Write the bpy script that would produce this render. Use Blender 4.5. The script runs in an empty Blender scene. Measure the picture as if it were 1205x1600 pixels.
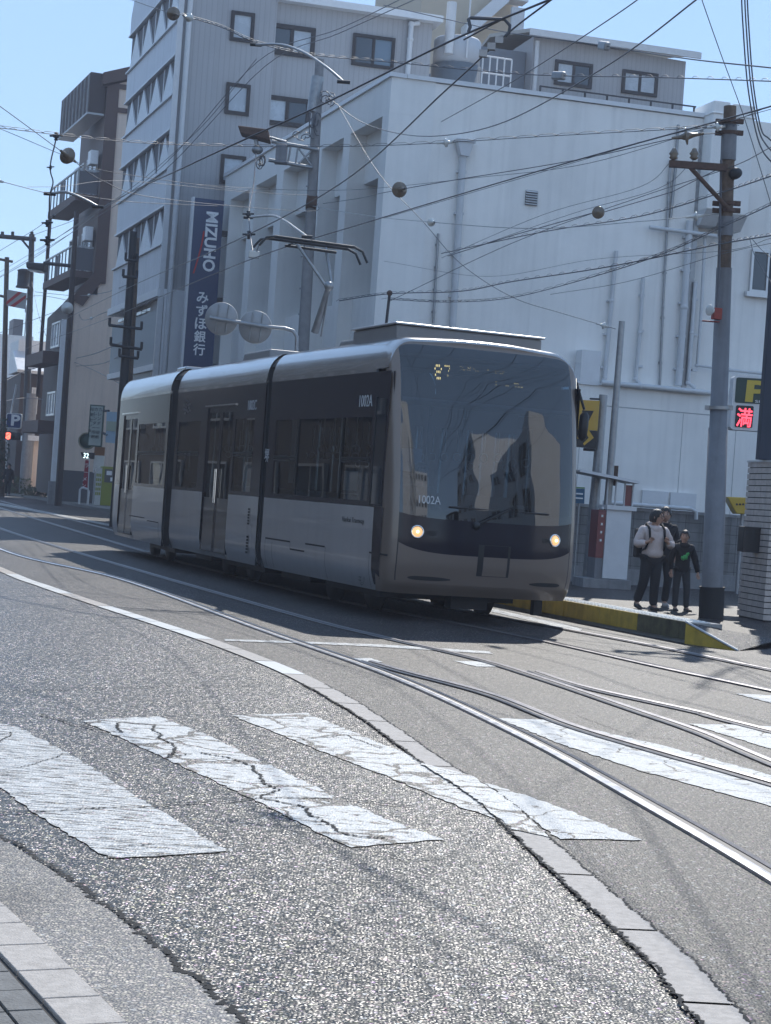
import bpy, bmesh, math, random
from mathutils import Vector, Matrix, noise as mnoise
rad = math.radians
rng = random.Random(7)
S = bpy.context.scene
COL = S.collection
# ---------------------------------------------------------------- camera
F_PX, CX, CY, CAM_H = 2900.0, 602.5, 800.0, 1.5
ROLL = math.atan(0.072)
PITCH = math.atan(-24 * math.cos(ROLL) / F_PX)
_f = Vector((0, math.cos(PITCH), math.sin(PITCH)))
_r0 = Vector((1, 0, 0)); _u0 = _r0.cross(_f)
_c, _s = math.cos(ROLL), math.sin(ROLL)
_r = _r0 * _c + _u0 * _s; _u = _u0 * _c - _r0 * _s
cam_d = bpy.data.cameras.new('camera'); cam = bpy.data.objects.new('camera', cam_d); COL.objects.link(cam)
cam_d.sensor_fit = 'VERTICAL'; cam_d.sensor_height = 24; cam_d.lens = 24 * F_PX / 1600
cam_d.clip_start = 0.1; cam_d.clip_end = 3000
cam.matrix_world = Matrix(((_r.x, _u.x, -_f.x, 0), (_r.y, _u.y, -_f.y, 0), (_r.z, _u.z, -_f.z, CAM_H), (0, 0, 0, 1)))
S.camera = cam
# ---------------------------------------------------------------- sky and sun
SUN_AZ, SUN_EL = rad(9.5), rad(41.5)
W = bpy.data.worlds.new('World'); S.world = W; W.use_nodes = True
wn = W.node_tree.nodes; wl = W.node_tree.links
sky = wn.new('ShaderNodeTexSky'); sky.sky_type = 'NISHITA'; sky.sun_disc = False
sky.sun_elevation = SUN_EL; sky.sun_rotation = SUN_AZ
sky.air_density = 1.0; sky.dust_density = 0.0; sky.ozone_density = 2.0; sky.altitude = 600
tintn = wn.new('ShaderNodeMixRGB'); tintn.inputs[0].default_value = .76; tintn.inputs[2].default_value = (1.18, 1.86, 2.95, 1); wl.new(sky.outputs[0], tintn.inputs[1])
bg = wn['Background']; wl.new(tintn.outputs[0], bg.inputs[0]); bg.inputs[1].default_value = 0.15
sl = bpy.data.lights.new('sun', 'SUN'); sl.energy = 2.0; sl.angle = rad(0.53); sl.color = (1, 0.955, 0.88)
so = bpy.data.objects.new('sun', sl); COL.objects.link(so)
sd = Vector((math.sin(SUN_AZ) * math.cos(SUN_EL), math.cos(SUN_AZ) * math.cos(SUN_EL), math.sin(SUN_EL)))
so.rotation_euler = sd.to_track_quat('Z', 'Y').to_euler(); so.location = (0, 0, 60)
S.view_settings.view_transform = 'Standard'; S.view_settings.look = 'None'
S.view_settings.exposure = 1.0; S.view_settings.gamma = 1
S.cycles.max_bounces = 6; S.cycles.diffuse_bounces = 3; S.cycles.glossy_bounces = 3
S.cycles.transparent_max_bounces = 12; S.cycles.transmission_bounces = 4
S.cycles.caustics_reflective = False; S.cycles.caustics_refractive = False
S.cycles.sample_clamp_indirect = 4; S.cycles.use_denoising = True
# ---------------------------------------------------------------- placing helpers
CAMP = Vector((0, 0, CAM_H))
def ray(x, y): return _f + _r * ((x - CX) / F_PX) - _u * ((y - CY) / F_PX)
def G(x, y, z=0.0):
    d = ray(x, y); return CAMP + d * ((z - CAM_H) / d.z)
def D(x, y, Y):
    d = ray(x, y); return CAMP + d * (Y / d.y)
def V(*a): return Vector(a)
class Frame:
    """a vertical plane: origin, direction along (azimuth in degrees from +Y to +X), outward normal; t is the distance in front"""
    def __init__(s, o, azd, side=1):
        s.o = Vector((o[0], o[1], 0)); a = rad(azd)
        s.x = Vector((math.sin(a), math.cos(a), 0)); s.n = Vector((math.cos(a), -math.sin(a), 0)) * side
    def p(s, a, z, t=0.0): return s.o + s.x * a + s.n * t + Vector((0, 0, z))
    def hit(s, px, py, t=0.0):
        d = ray(px, py); k = ((s.o + s.n * t - CAMP).dot(s.n)) / d.dot(s.n); q = CAMP + d * k
        return (q - s.o).dot(s.x), q.z
# ---------------------------------------------------------------- mesh collector
class MB:
    def __init__(s): s.v = []; s.f = []; s.m = []; s.mi = 0; s.sm = []; s.smooth = False
    def add(s, vs, fs):
        b = len(s.v); s.v += [Vector(v) for v in vs]
        for f in fs: s.f.append([b + i for i in f]); s.m.append(s.mi); s.sm.append(s.smooth)
        return s
    def hexa(s, c):  # 8 corners: bottom 4 then top 4
        return s.add(c, [(3, 2, 1, 0), (4, 5, 6, 7), (0, 1, 5, 4), (1, 2, 6, 5), (2, 3, 7, 6), (3, 0, 4, 7)])
    def box(s, c, size, rz=0.0, M=None):
        hx, hy, hz = size[0] / 2, size[1] / 2, size[2] / 2
        R = M if M is not None else Matrix.Rotation(rz, 3, 'Z')
        return s.hexa([Vector(c) + R @ Vector(q) for q in [(-hx, -hy, -hz), (hx, -hy, -hz), (hx, hy, -hz), (-hx, hy, -hz), (-hx, -hy, hz), (hx, -hy, hz), (hx, hy, hz), (-hx, hy, hz)]])
    def wbox(s, fr, a0, a1, z0, z1, t0, t1):
        return s.hexa([fr.p(a0, z0, t1), fr.p(a1, z0, t1), fr.p(a1, z0, t0), fr.p(a0, z0, t0), fr.p(a0, z1, t1), fr.p(a1, z1, t1), fr.p(a1, z1, t0), fr.p(a0, z1, t0)])
    def tube(s, pts, r, n=8, cap=True, sm=True):
        pts = [Vector(p) for p in pts]; k = len(pts)
        rs = r if isinstance(r, (list, tuple)) else [r] * k
        rings = []; up = None
        for i in range(k):
            t = (pts[min(i + 1, k - 1)] - pts[max(i - 1, 0)]).normalized()
            if up is None:
                up = Vector((0, 0, 1)) if abs(t.z) < 0.9 else Vector((1, 0, 0))
            a = t.cross(up).normalized(); b = a.cross(t).normalized(); up = b
            rings.append([pts[i] + (a * math.cos(2 * math.pi * j / n) + b * math.sin(2 * math.pi * j / n)) * rs[i] for j in range(n)])
        fs = []
        for i in range(k - 1):
            for j in range(n):
                fs.append((i * n + j, i * n + (j + 1) % n, (i + 1) * n + (j + 1) % n, (i + 1) * n + j))
        o = s.smooth; s.smooth = sm; s.add(sum(rings, []), fs); s.smooth = o
        if cap:
            s.add(rings[0], [tuple(range(n))]); s.add(rings[-1], [tuple(range(n - 1, -1, -1))])
        return s
    def prism(s, poly, off):
        n = len(poly); poly = [Vector(p) for p in poly]; off = Vector(off)
        return s.add(poly + [p + off for p in poly], [tuple(range(n - 1, -1, -1)), tuple(range(n, 2 * n))] + [(i, (i + 1) % n, n + (i + 1) % n, n + i) for i in range(n)])
    def poly(s, pts): return s.add(pts, [tuple(range(len(pts)))])
    def grid(s, fn, nu, nv, sm=True):
        vs = [fn(i / nu, j / nv) for i in range(nu + 1) for j in range(nv + 1)]
        fs = [(i * (nv + 1) + j, (i + 1) * (nv + 1) + j, (i + 1) * (nv + 1) + j + 1, i * (nv + 1) + j + 1) for i in range(nu) for j in range(nv)]
        o = s.smooth; s.smooth = sm; s.add(vs, fs); s.smooth = o; return s
    def ball(s, c, r, sc=(1, 1, 1), nu=12, nv=8, M=None):
        c = Vector(c)
        def fn(a, b):
            th = a * 2 * math.pi; ph = (b - 0.5) * math.pi
            q = Vector((math.cos(th) * math.cos(ph) * sc[0], math.sin(th) * math.cos(ph) * sc[1], math.sin(ph) * sc[2])) * r
            return c + (M @ q if M is not None else q)
        return s.grid(fn, nu, nv)
    def lathe(s, c, axis, prof, n=20):
        axis = Vector(axis).normalized(); a = axis.orthogonal().normalized(); b = axis.cross(a); c = Vector(c)
        k = len(prof) - 1
        return s.grid(lambda u, v: c + axis * prof[round(v * k)][1] + (a * math.cos(u * 2 * math.pi) + b * math.sin(u * 2 * math.pi)) * prof[round(v * k)][0], n, k)
    def build(s, name, mat, parent=None, bevel=0.0, weld=False):
        me = bpy.data.meshes.new(name)
        L = parent_loc(parent)
        me.from_pydata([v - L for v in s.v], [], s.f)
        mats = mat if isinstance(mat, (list, tuple)) else [mat]
        for m in mats: me.materials.append(m)
        me.polygons.foreach_set('material_index', s.m)
        me.polygons.foreach_set('use_smooth', s.sm)
        me.update()
        if weld:
            bm = bmesh.new(); bm.from_mesh(me); bmesh.ops.remove_doubles(bm, verts=bm.verts, dist=1e-5)
            bmesh.ops.recalc_face_normals(bm, faces=bm.faces); bm.to_mesh(me); bm.free()
        ob = bpy.data.objects.new(name, me); COL.objects.link(ob)
        if parent is not None: ob.parent = parent
        if bevel:
            bv = ob.modifiers.new('bevel', 'BEVEL'); bv.width = bevel; bv.segments = 2; bv.limit_method = 'ANGLE'
        return ob
def parent_loc(p):
    L = Vector((0, 0, 0))
    while p is not None: L += p.location; p = p.parent
    return L
def tag(o, label=None, cat=None, group=None, kind=None):
    for k, v in (('label', label), ('category', cat), ('group', group), ('kind', kind)):
        if v: o[k] = v
    return o
def thing(name, loc, label, cat, group=None):
    o = bpy.data.objects.new(name, None); COL.objects.link(o); o.location = loc; o.empty_display_size = 0.2
    return tag(o, label, cat, group)
def smooth_line(pts, per=6):
    pts = [Vector(p) for p in pts]
    if len(pts) < 3: return pts
    P = [pts[0] * 2 - pts[1]] + pts + [pts[-1] * 2 - pts[-2]]; out = []
    for i in range(1, len(P) - 2):
        a, b, c, d = P[i - 1:i + 3]
        for k in range(per):
            t = k / per
            out.append(0.5 * ((2 * b) + (c - a) * t + (2 * a - 5 * b + 4 * c - d) * t * t + (3 * b - a - 3 * c + d) * t ** 3))
    out.append(pts[-1]); return out
_txt = {}
def text_mesh(name, s, mat, o, xd, yd, h, parent, w=None, depth=0.004, vertical=False, pitch=1.1, bold=0.0):
    """letters standing on a surface: o = lower-left corner (or top-left when vertical), xd, yd = unit directions, h = letter height"""
    xd, yd = Vector(xd).normalized(), Vector(yd).normalized(); nd = xd.cross(yd)
    parts = []
    items = [(ch, i) for i, ch in enumerate(s)] if vertical else [(s, 0)]
    mb = MB()
    for ch, i in items:
        if ch == ' ': continue
        cu = bpy.data.curves.new('letters', 'FONT'); cu.body = ch; cu.extrude = depth / h; cu.size = 1.0; cu.offset = bold; cu.resolution_u = 3
        tob = bpy.data.objects.new('letters', cu); COL.objects.link(tob)
        dg = bpy.context.evaluated_depsgraph_get(); me = bpy.data.meshes.new_from_object(tob.evaluated_get(dg))
        bpy.data.objects.remove(tob); bpy.data.curves.remove(cu)
        if not me.vertices: continue
        xs = [v.co.x for v in me.vertices]; ys = [v.co.y for v in me.vertices]
        x0, x1, y0, y1 = min(xs), max(xs), min(ys), max(ys)
        if vertical:
            k = h * 0.92 / max(x1 - x0, y1 - y0, .55); ox = h / 2 - (x0 + x1) / 2 * k; oy = -(i + 0.5) * pitch * h - (y0 + y1) / 2 * k; kx = k
        else:
            k = h / (y1 - y0); kx = (w / (x1 - x0)) if w else k; ox = -x0 * kx; oy = -y0 * k
        mb.add([Vector(o) + xd * (v.co.x * kx + ox) + yd * (v.co.y * k + oy) + nd * (v.co.z * h) for v in me.vertices], [tuple(p.vertices) for p in me.polygons])
        bpy.data.meshes.remove(me)
    return mb.build(name, mat, parent)
# ---------------------------------------------------------------- materials
MATS = {}
def nt(m): return m.node_tree.nodes, m.node_tree.links
def mat(name, col, rough=0.6, metal=0.0, var=0.0, vs=3.0, bump=0.0, bs=40.0, spec=None, coat=0.0, streak=0.0, emit=None, es=0.0):
    if name in MATS: return MATS[name]
    m = bpy.data.materials.new(name); m.use_nodes = True; n, l = nt(m); b = n['Principled BSDF']
    b.inputs['Roughness'].default_value = rough; b.inputs['Metallic'].default_value = metal
    b.inputs['Base Color'].default_value = (*col, 1)
    if spec is not None: b.inputs['Specular IOR Level'].default_value = spec
    if coat: b.inputs['Coat Weight'].default_value = coat; b.inputs['Coat Roughness'].default_value = 0.03
    if emit: b.inputs['Emission Color'].default_value = (*emit, 1); b.inputs['Emission Strength'].default_value = es
    if var or bump or streak:
        g = n.new('ShaderNodeNewGeometry')
        src = None
        if var:
            t = n.new('ShaderNodeTexNoise'); t.inputs['Scale'].default_value = vs; t.inputs['Detail'].default_value = 6; t.inputs['Roughness'].default_value = 0.65
            l.new(g.outputs['Position'], t.inputs['Vector'])
            mr = n.new('ShaderNodeMapRange'); mr.inputs[1].default_value = 0.3; mr.inputs[2].default_value = 0.7; mr.inputs[3].default_value = 1 - var; mr.inputs[4].default_value = 1 + var
            l.new(t.outputs[0], mr.inputs[0]); src = mr.outputs[0]
            rr = n.new('ShaderNodeMapRange'); rr.inputs[3].default_value = max(0.02, rough - 0.08); rr.inputs[4].default_value = min(1, rough + 0.12)
            l.new(t.outputs[0], rr.inputs[0]); l.new(rr.outputs[0], b.inputs['Roughness'])
        if streak:
            mp = n.new('ShaderNodeMapping'); mp.inputs['Scale'].default_value = (3.0, 3.0, 0.12); l.new(g.outputs['Position'], mp.inputs[0])
            t2 = n.new('ShaderNodeTexNoise'); t2.inputs['Scale'].default_value = 2.2; t2.inputs['Detail'].default_value = 8; l.new(mp.outputs[0], t2.inputs['Vector'])
            m2 = n.new('ShaderNodeMapRange'); m2.inputs[1].default_value = 0.45; m2.inputs[2].default_value = 0.75; m2.inputs[3].default_value = 1; m2.inputs[4].default_value = 1 - streak
            l.new(t2.outputs[0], m2.inputs[0])
            if src is not None:
                mm = n.new('ShaderNodeMath'); mm.operation = 'MULTIPLY'; l.new(src, mm.inputs[0]); l.new(m2.outputs[0], mm.inputs[1]); src = mm.outputs[0]
            else: src = m2.outputs[0]
        if src is not None:
            vm = n.new('ShaderNodeVectorMath'); vm.operation = 'SCALE'; vm.inputs[0].default_value = col; l.new(src, vm.inputs['Scale']); l.new(vm.outputs[0], b.inputs['Base Color'])
        if bump:
            t3 = n.new('ShaderNodeTexNoise'); t3.inputs['Scale'].default_value = bs; t3.inputs['Detail'].default_value = 4; l.new(g.outputs['Position'], t3.inputs['Vector'])
            bp = n.new('ShaderNodeBump'); bp.inputs['Strength'].default_value = bump; bp.inputs['Distance'].default_value = 0.02
            l.new(t3.outputs[0], bp.inputs['Height']); l.new(bp.outputs[0], b.inputs['Normal'])
    MATS[name] = m; return m
def add_lines(m, frames_dir, spacing, width=0.08, dark=0.75, zdir=False, bump=0.5):
    """seams or corrugation of a cladding, along a world direction"""
    n, l = nt(m); b = n['Principled BSDF']; g = n.new('ShaderNodeNewGeometry')
    dt = n.new('ShaderNodeVectorMath'); dt.operation = 'DOT_PRODUCT'; dt.inputs[1].default_value = frames_dir; l.new(g.outputs['Position'], dt.inputs[0])
    dv = n.new('ShaderNodeMath'); dv.operation = 'DIVIDE'; dv.inputs[1].default_value = spacing; l.new(dt.outputs['Value'], dv.inputs[0])
    fr = n.new('ShaderNodeMath'); fr.operation = 'FRACT'; l.new(dv.outputs[0], fr.inputs[0])
    ls = n.new('ShaderNodeMath'); ls.operation = 'LESS_THAN'; ls.inputs[1].default_value = width; l.new(fr.outputs[0], ls.inputs[0])
    mr = n.new('ShaderNodeMapRange'); mr.inputs[3].default_value = 1; mr.inputs[4].default_value = dark; l.new(ls.outputs[0], mr.inputs[0])
    old = b.inputs['Base Color'].links
    vm = n.new('ShaderNodeVectorMath'); vm.operation = 'SCALE'; l.new(mr.outputs[0], vm.inputs['Scale'])
    if old: l.new(old[0].from_socket, vm.inputs[0])
    else: vm.inputs[0].default_value = b.inputs['Base Color'].default_value[:3]
    l.new(vm.outputs[0], b.inputs['Base Color']); return m
def glass_mat(name, tint, refl=0.12, rough=0.01, wav=0.0):
    m = bpy.data.materials.new(name); m.use_nodes = True; n, l = nt(m); n.remove(n['Principled BSDF']); out = n['Material Output']
    tr = n.new('ShaderNodeBsdfTransparent'); tr.inputs[0].default_value = (*tint, 1)
    gl = n.new('ShaderNodeBsdfGlossy'); gl.inputs['Roughness'].default_value = rough; gl.inputs[0].default_value = (1, 1, 1, 1)
    fr = n.new('ShaderNodeFresnel'); fr.inputs[0].default_value = 1.5
    ad = n.new('ShaderNodeMath'); ad.operation = 'ADD'; ad.use_clamp = True; ad.inputs[1].default_value = refl; l.new(fr.outputs[0], ad.inputs[0])
    mx = n.new('ShaderNodeMixShader'); l.new(ad.outputs[0], mx.inputs[0]); l.new(tr.outputs[0], mx.inputs[1]); l.new(gl.outputs[0], mx.inputs[2]); l.new(mx.outputs[0], out.inputs[0])
    if wav:
        g = n.new('ShaderNodeNewGeometry'); t3 = n.new('ShaderNodeTexNoise'); t3.inputs['Scale'].default_value = 1.6; t3.inputs['Detail'].default_value = 1; l.new(g.outputs['Position'], t3.inputs['Vector'])
        bp = n.new('ShaderNodeBump'); bp.inputs['Strength'].default_value = wav; bp.inputs['Distance'].default_value = 0.05; l.new(t3.outputs[0], bp.inputs['Height']); l.new(bp.outputs[0], gl.inputs['Normal'])
    MATS[name] = m; return m
def asphalt(m, chip=70.0, light=0.5, base=0.07, gap=0.02, glit=0.35, rough=0.42, spec=.45, tint=(1.25, 1.25, 1.25), sat=.55):
    """stone chips in bitumen: every chip has its own grey and its own tilt; returns the colour socket"""
    n, l = nt(m); b = n['Principled BSDF']; g = n.new('ShaderNodeNewGeometry')
    vo = n.new('ShaderNodeTexVoronoi'); vo.inputs['Scale'].default_value = chip
    wz = n.new('ShaderNodeTexNoise'); wz.inputs['Scale'].default_value = chip * .35; wz.inputs['Detail'].default_value = 2; l.new(g.outputs['Position'], wz.inputs['Vector'])
    ws = n.new('ShaderNodeVectorMath'); ws.operation = 'SCALE'; ws.inputs['Scale'].default_value = 2.2 / chip; l.new(wz.outputs['Color'], ws.inputs[0])
    wa = n.new('ShaderNodeVectorMath'); wa.operation = 'ADD'; l.new(g.outputs['Position'], wa.inputs[0]); l.new(ws.outputs[0], wa.inputs[1]); l.new(wa.outputs[0], vo.inputs['Vector'])
    sp = n.new('ShaderNodeSeparateColor'); l.new(vo.outputs['Color'], sp.inputs[0])
    ra = n.new('ShaderNodeValToRGB'); e = ra.color_ramp.elements
    e[0].position = 0.0; e[0].color = (base * .55, base * .55, base * .62, 1); e[1].position = 1.0; e[1].color = (light, light, light * .97, 1)
    x = e.new(0.55); x.color = (base, base * .97, base * .95, 1); x = e.new(0.86); x.color = (base * 2.3, base * 2.2, base * 2.05, 1)
    l.new(sp.outputs[0], ra.inputs[0])
    tc = n.new('ShaderNodeMixRGB'); tc.inputs[0].default_value = sat; tc.inputs[1].default_value = (*tint, 1); l.new(vo.outputs['Color'], tc.inputs[2])
    tm = n.new('ShaderNodeMixRGB'); tm.blend_type = 'MULTIPLY'; tm.inputs[0].default_value = 1; l.new(ra.outputs[0], tm.inputs[1]); l.new(tc.outputs[0], tm.inputs[2])
    v2 = n.new('ShaderNodeTexVoronoi'); v2.inputs['Scale'].default_value = chip * .42; l.new(wa.outputs[0], v2.inputs['Vector'])
    s2_ = n.new('ShaderNodeSeparateColor'); l.new(v2.outputs['Color'], s2_.inputs[0])
    g1 = n.new('ShaderNodeMath'); g1.operation = 'GREATER_THAN'; g1.inputs[1].default_value = .80; l.new(s2_.outputs[1], g1.inputs[0])
    g2 = n.new('ShaderNodeMath'); g2.operation = 'LESS_THAN'; g2.inputs[1].default_value = .34; l.new(v2.outputs['Distance'], g2.inputs[0])
    g3 = n.new('ShaderNodeMath'); g3.operation = 'MULTIPLY'; l.new(g1.outputs[0], g3.inputs[0]); l.new(g2.outputs[0], g3.inputs[1])
    tb2 = n.new('ShaderNodeMixRGB'); tb2.inputs[2].default_value = (light * .8, light * .78, light * .74, 1); l.new(g3.outputs[0], tb2.inputs[0]); l.new(tm.outputs[0], tb2.inputs[1])
    ed = n.new('ShaderNodeMapRange'); ed.inputs[1].default_value = 0.38; ed.inputs[2].default_value = 0.62; ed.inputs[3].default_value = 0; ed.inputs[4].default_value = 1
    l.new(vo.outputs['Distance'], ed.inputs[0])
    mx = n.new('ShaderNodeMixRGB'); mx.inputs[2].default_value = (gap, gap, gap * 1.1, 1); l.new(ed.outputs[0], mx.inputs[0]); l.new(tb2.outputs[0], mx.inputs[1])
    t = n.new('ShaderNodeTexNoise'); t.inputs['Scale'].default_value = 0.7; t.inputs['Detail'].default_value = 7; t.inputs['Roughness'].default_value = .6; l.new(g.outputs['Position'], t.inputs['Vector'])
    mr = n.new('ShaderNodeMapRange'); mr.inputs[1].default_value = .3; mr.inputs[2].default_value = .7; mr.inputs[3].default_value = .6; mr.inputs[4].default_value = 1.4
    mpb = n.new('ShaderNodeMapping'); mpb.inputs['Rotation'].default_value = (0, 0, .38); mpb.inputs['Scale'].default_value = (1.1, .07, 1); l.new(g.outputs['Position'], mpb.inputs[0])
    tb_ = n.new('ShaderNodeTexNoise'); tb_.inputs['Scale'].default_value = 1.0; tb_.inputs['Detail'].default_value = 4; l.new(mpb.outputs[0], tb_.inputs['Vector'])
    mb_ = n.new('ShaderNodeMath'); mb_.operation = 'ADD'; l.new(t.outputs[0], mb_.inputs[0]); l.new(tb_.outputs[0], mb_.inputs[1])
    mh_ = n.new('ShaderNodeMath'); mh_.operation = 'MULTIPLY'; mh_.inputs[1].default_value = .5; l.new(mb_.outputs[0], mh_.inputs[0]); mr.inputs[1].default_value = .38; mr.inputs[2].default_value = .62; l.new(mh_.outputs[0], mr.inputs[0])
    vm = n.new('ShaderNodeVectorMath'); vm.operation = 'SCALE'; l.new(mx.outputs[0], vm.inputs[0]); l.new(mr.outputs[0], vm.inputs['Scale'])
    # tilt of each chip
    sb = n.new('ShaderNodeVectorMath'); sb.operation = 'SUBTRACT'; sb.inputs[1].default_value = (.5, .5, .5); l.new(vo.outputs['Color'], sb.inputs[0])
    sc = n.new('ShaderNodeVectorMath'); sc.operation = 'MULTIPLY'; sc.inputs[1].default_value = (glit, glit, 0); l.new(sb.outputs[0], sc.inputs[0])
    ad = n.new('ShaderNodeVectorMath'); ad.operation = 'ADD'; l.new(sc.outputs[0], ad.inputs[0]); l.new(g.outputs['Normal'], ad.inputs[1])
    no = n.new('ShaderNodeVectorMath'); no.operation = 'NORMALIZE'; l.new(ad.outputs[0], no.inputs[0])
    bp = n.new('ShaderNodeBump'); bp.invert = True; bp.inputs['Strength'].default_value = 0.6; bp.inputs['Distance'].default_value = 0.006
    l.new(vo.outputs['Distance'], bp.inputs['Height']); l.new(no.outputs[0], bp.inputs['Normal']); l.new(bp.outputs[0], b.inputs['Normal'])
    b.inputs['Roughness'].default_value = rough; b.inputs['Specular IOR Level'].default_value = spec
    return g, vm.outputs[0], b
def asphalt_mat(name, **k):
    m = bpy.data.materials.new(name); m.use_nodes = True; g, c, b = asphalt(m, **k); l = m.node_tree.links; l.new(c, b.inputs['Base Color']); MATS[name] = m; return m
def paint_mat(name, wear=0.5, crack=0.0, col=(.58, .58, .56), streakdir=(3, 26, 1), **k):
    m = bpy.data.materials.new(name); m.use_nodes = True; g, c, b = asphalt(m, **k); n, l = nt(m)
    mp = n.new('ShaderNodeMapping'); mp.inputs['Scale'].default_value = streakdir; l.new(g.outputs['Position'], mp.inputs[0])
    t = n.new('ShaderNodeTexNoise'); t.inputs['Scale'].default_value = 1.8; t.inputs['Detail'].default_value = 9; t.inputs['Roughness'].default_value = .72; l.new(mp.outputs[0], t.inputs['Vector'])
    mr = n.new('ShaderNodeMapRange'); mr.inputs[1].default_value = wear + .02; mr.inputs[2].default_value = wear + .06; l.new(t.outputs[0], mr.inputs[0])
    fac = mr.outputs[0]
    if crack:
        nz = n.new('ShaderNodeTexNoise'); nz.inputs['Scale'].default_value = 2.5; nz.inputs['Detail'].default_value = 5; l.new(g.outputs['Position'], nz.inputs['Vector'])
        s2 = n.new('ShaderNodeVectorMath'); s2.operation = 'SCALE'; s2.inputs['Scale'].default_value = .45; l.new(nz.outputs['Color'], s2.inputs[0])
        a2 = n.new('ShaderNodeVectorMath'); a2.operation = 'ADD'; l.new(g.outputs['Position'], a2.inputs[0]); l.new(s2.outputs[0], a2.inputs[1])
        vc = n.new('ShaderNodeTexVoronoi'); vc.feature = 'DISTANCE_TO_EDGE'; vc.inputs['Scale'].default_value = 1.9; l.new(a2.outputs[0], vc.inputs['Vector'])
        lt = n.new('ShaderNodeMath'); lt.operation = 'LESS_THAN'; lt.inputs[1].default_value = crack; l.new(vc.outputs['Distance'], lt.inputs[0])
        mxx = n.new('ShaderNodeMath'); mxx.operation = 'MAXIMUM'; l.new(lt.outputs[0], mxx.inputs[0]); l.new(fac, mxx.inputs[1]); fac = mxx.outputs[0]
    t2 = n.new('ShaderNodeTexNoise'); t2.inputs['Scale'].default_value = 60; t2.inputs['Detail'].default_value = 3; l.new(g.outputs['Position'], t2.inputs['Vector'])
    m2 = n.new('ShaderNodeMapRange'); m2.inputs[1].default_value = .3; m2.inputs[2].default_value = .7; m2.inputs[3].default_value = .8; m2.inputs[4].default_value = 1.08; l.new(t2.outputs[0], m2.inputs[0])
    pc = n.new('ShaderNodeVectorMath'); pc.operation = 'SCALE'; pc.inputs[0].default_value = col; l.new(m2.outputs[0], pc.inputs['Scale'])
    mx = n.new('ShaderNodeMixRGB'); l.new(fac, mx.inputs[0]); l.new(pc.outputs[0], mx.inputs[1]); l.new(c, mx.inputs[2]); l.new(mx.outputs[0], b.inputs['Base Color'])
    b.inputs['Roughness'].default_value = .5
    MATS[name] = m; return m
M_dark = mat('dark_metal', (.03, .032, .036), .45, .3, var=.15)
M_black = mat('black_plastic', (.012, .013, .016), .45)
M_rubber = mat('black_rubber', (.02, .02, .022), .75)
M_wire = mat('cable_black', (.09, .095, .11), .5)
M_steel = mat('galvanised_steel', (.33, .34, .35), .42, .7, var=.18, vs=9)
M_white = mat('white_enamel', (.72, .73, .74), .4, 0, var=.05, vs=5)
M_rust = mat('rusty_steel', (.10, .06, .045), .8, .1, var=.35, vs=22, bump=.3)
M_insul = mat('brown_porcelain', (.16, .12, .08), .22, 0, coat=.4)
M_winsul = mat('white_porcelain', (.62, .63, .6), .2, 0, coat=.4)
M_conc = mat('pole_concrete', (.27, .27, .275), .85, 0, var=.15, vs=6, bump=.15, streak=.25)
M_skin = mat('skin', (.55, .34, .25), .55)
M_hair = mat('black_hair', (.012, .011, .011), .4, bump=.5, bs=120)
M_pane = mat('window_pane', (.05, .065, .08), .06, 0, spec=.8)
M_curtain = mat('curtained_pane', (.42, .46, .5), .25, 0, var=.12, vs=2, coat=.3)
M_frame = mat('bronze_window_frame', (.035, .03, .03), .4, .4)
# ================================================================ GROUND, PAVEMENT, MARKINGS, RAILS
AK = dict(chip=74.0, light=0.80, base=0.05, gap=0.006, glit=0.42, rough=0.38, spec=.45)
AF = dict(chip=80.0, light=0.46, base=0.036, gap=0.006, glit=0.4, rough=0.5, spec=.3)
M_asph = asphalt_mat('coarse_asphalt', **AK)
M_asph2 = asphalt_mat('track_asphalt', **AF)
M_gutter = asphalt_mat('gutter_concrete', chip=95.0, light=0.50, base=0.24, gap=0.09, glit=0.18, rough=.6, tint=(1.22, 1.12, .94), sat=.12)
M_paintA = paint_mat('worn_crossing_paint', wear=.485, crack=0.0, streakdir=(3.0, 20, 1), **AK)
M_paintB = paint_mat('cracked_crossing_paint', wear=.52, crack=.035, streakdir=(4.5, 8, 1), **AK)
M_paintC = paint_mat('fresh_crossing_paint', wear=.55, crack=.012, streakdir=(3, 6, 1), **AF)
M_paintL = paint_mat('line_paint', wear=.5, crack=0.0, streakdir=(4, 9, 1), **AF)
M_kerb = mat('kerb_granite', (.50, .45, .40), .75, 0, var=.22, vs=28, bump=.4, bs=160)
M_kerbw = mat('painted_kerb', (.60, .60, .58), .6, 0, var=.12, vs=20, bump=.3, bs=120)
M_crack = mat('crack_dirt', (.012, .012, .013), .9)
M_pave = mat('paving', (.2, .195, .185), .85, 0, var=.25, vs=14, bump=.4, bs=90)
M_rail2 = mat('dull_rail', (.26, .25, .26), .40, .9, var=.1, vs=14)
M_rail = mat('polished_rail', (.75, .73, .73), .30, 1.0, var=.08, vs=12)
M_groove = mat('rail_groove', (.03, .028, .03), .5, .2)
M_guard = mat('rail_guard', (.20, .19, .19), .42, 1.0, var=.15, vs=18)
mb = MB(); mb.grid(lambda u, v: V(-150 + 300 * u, -65 + 320 * v, 0), 8, 8, sm=False)
tag(mb.build('ground', M_asph), kind='structure')
CL = [(0, 890), (70, 917), (150, 944), (230, 970), (300, 993), (370, 1018), (440, 1046), (490, 1070), (545, 1101), (600, 1137), (688, 1200), (771, 1254), (831, 1309), (896, 1370), (968, 1433), (1020, 1480), (1080, 1541)]
cen = [V(-24.3, 82.1, 0), V(-11.2, 43.5, 0)] + [G(*p) for p in CL] + [V(1.17, 4.2, 0), V(1.12, 1, 0), V(.6, -12, 0)]
cen = smooth_line(cen, 8); left = []; right = []
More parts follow.
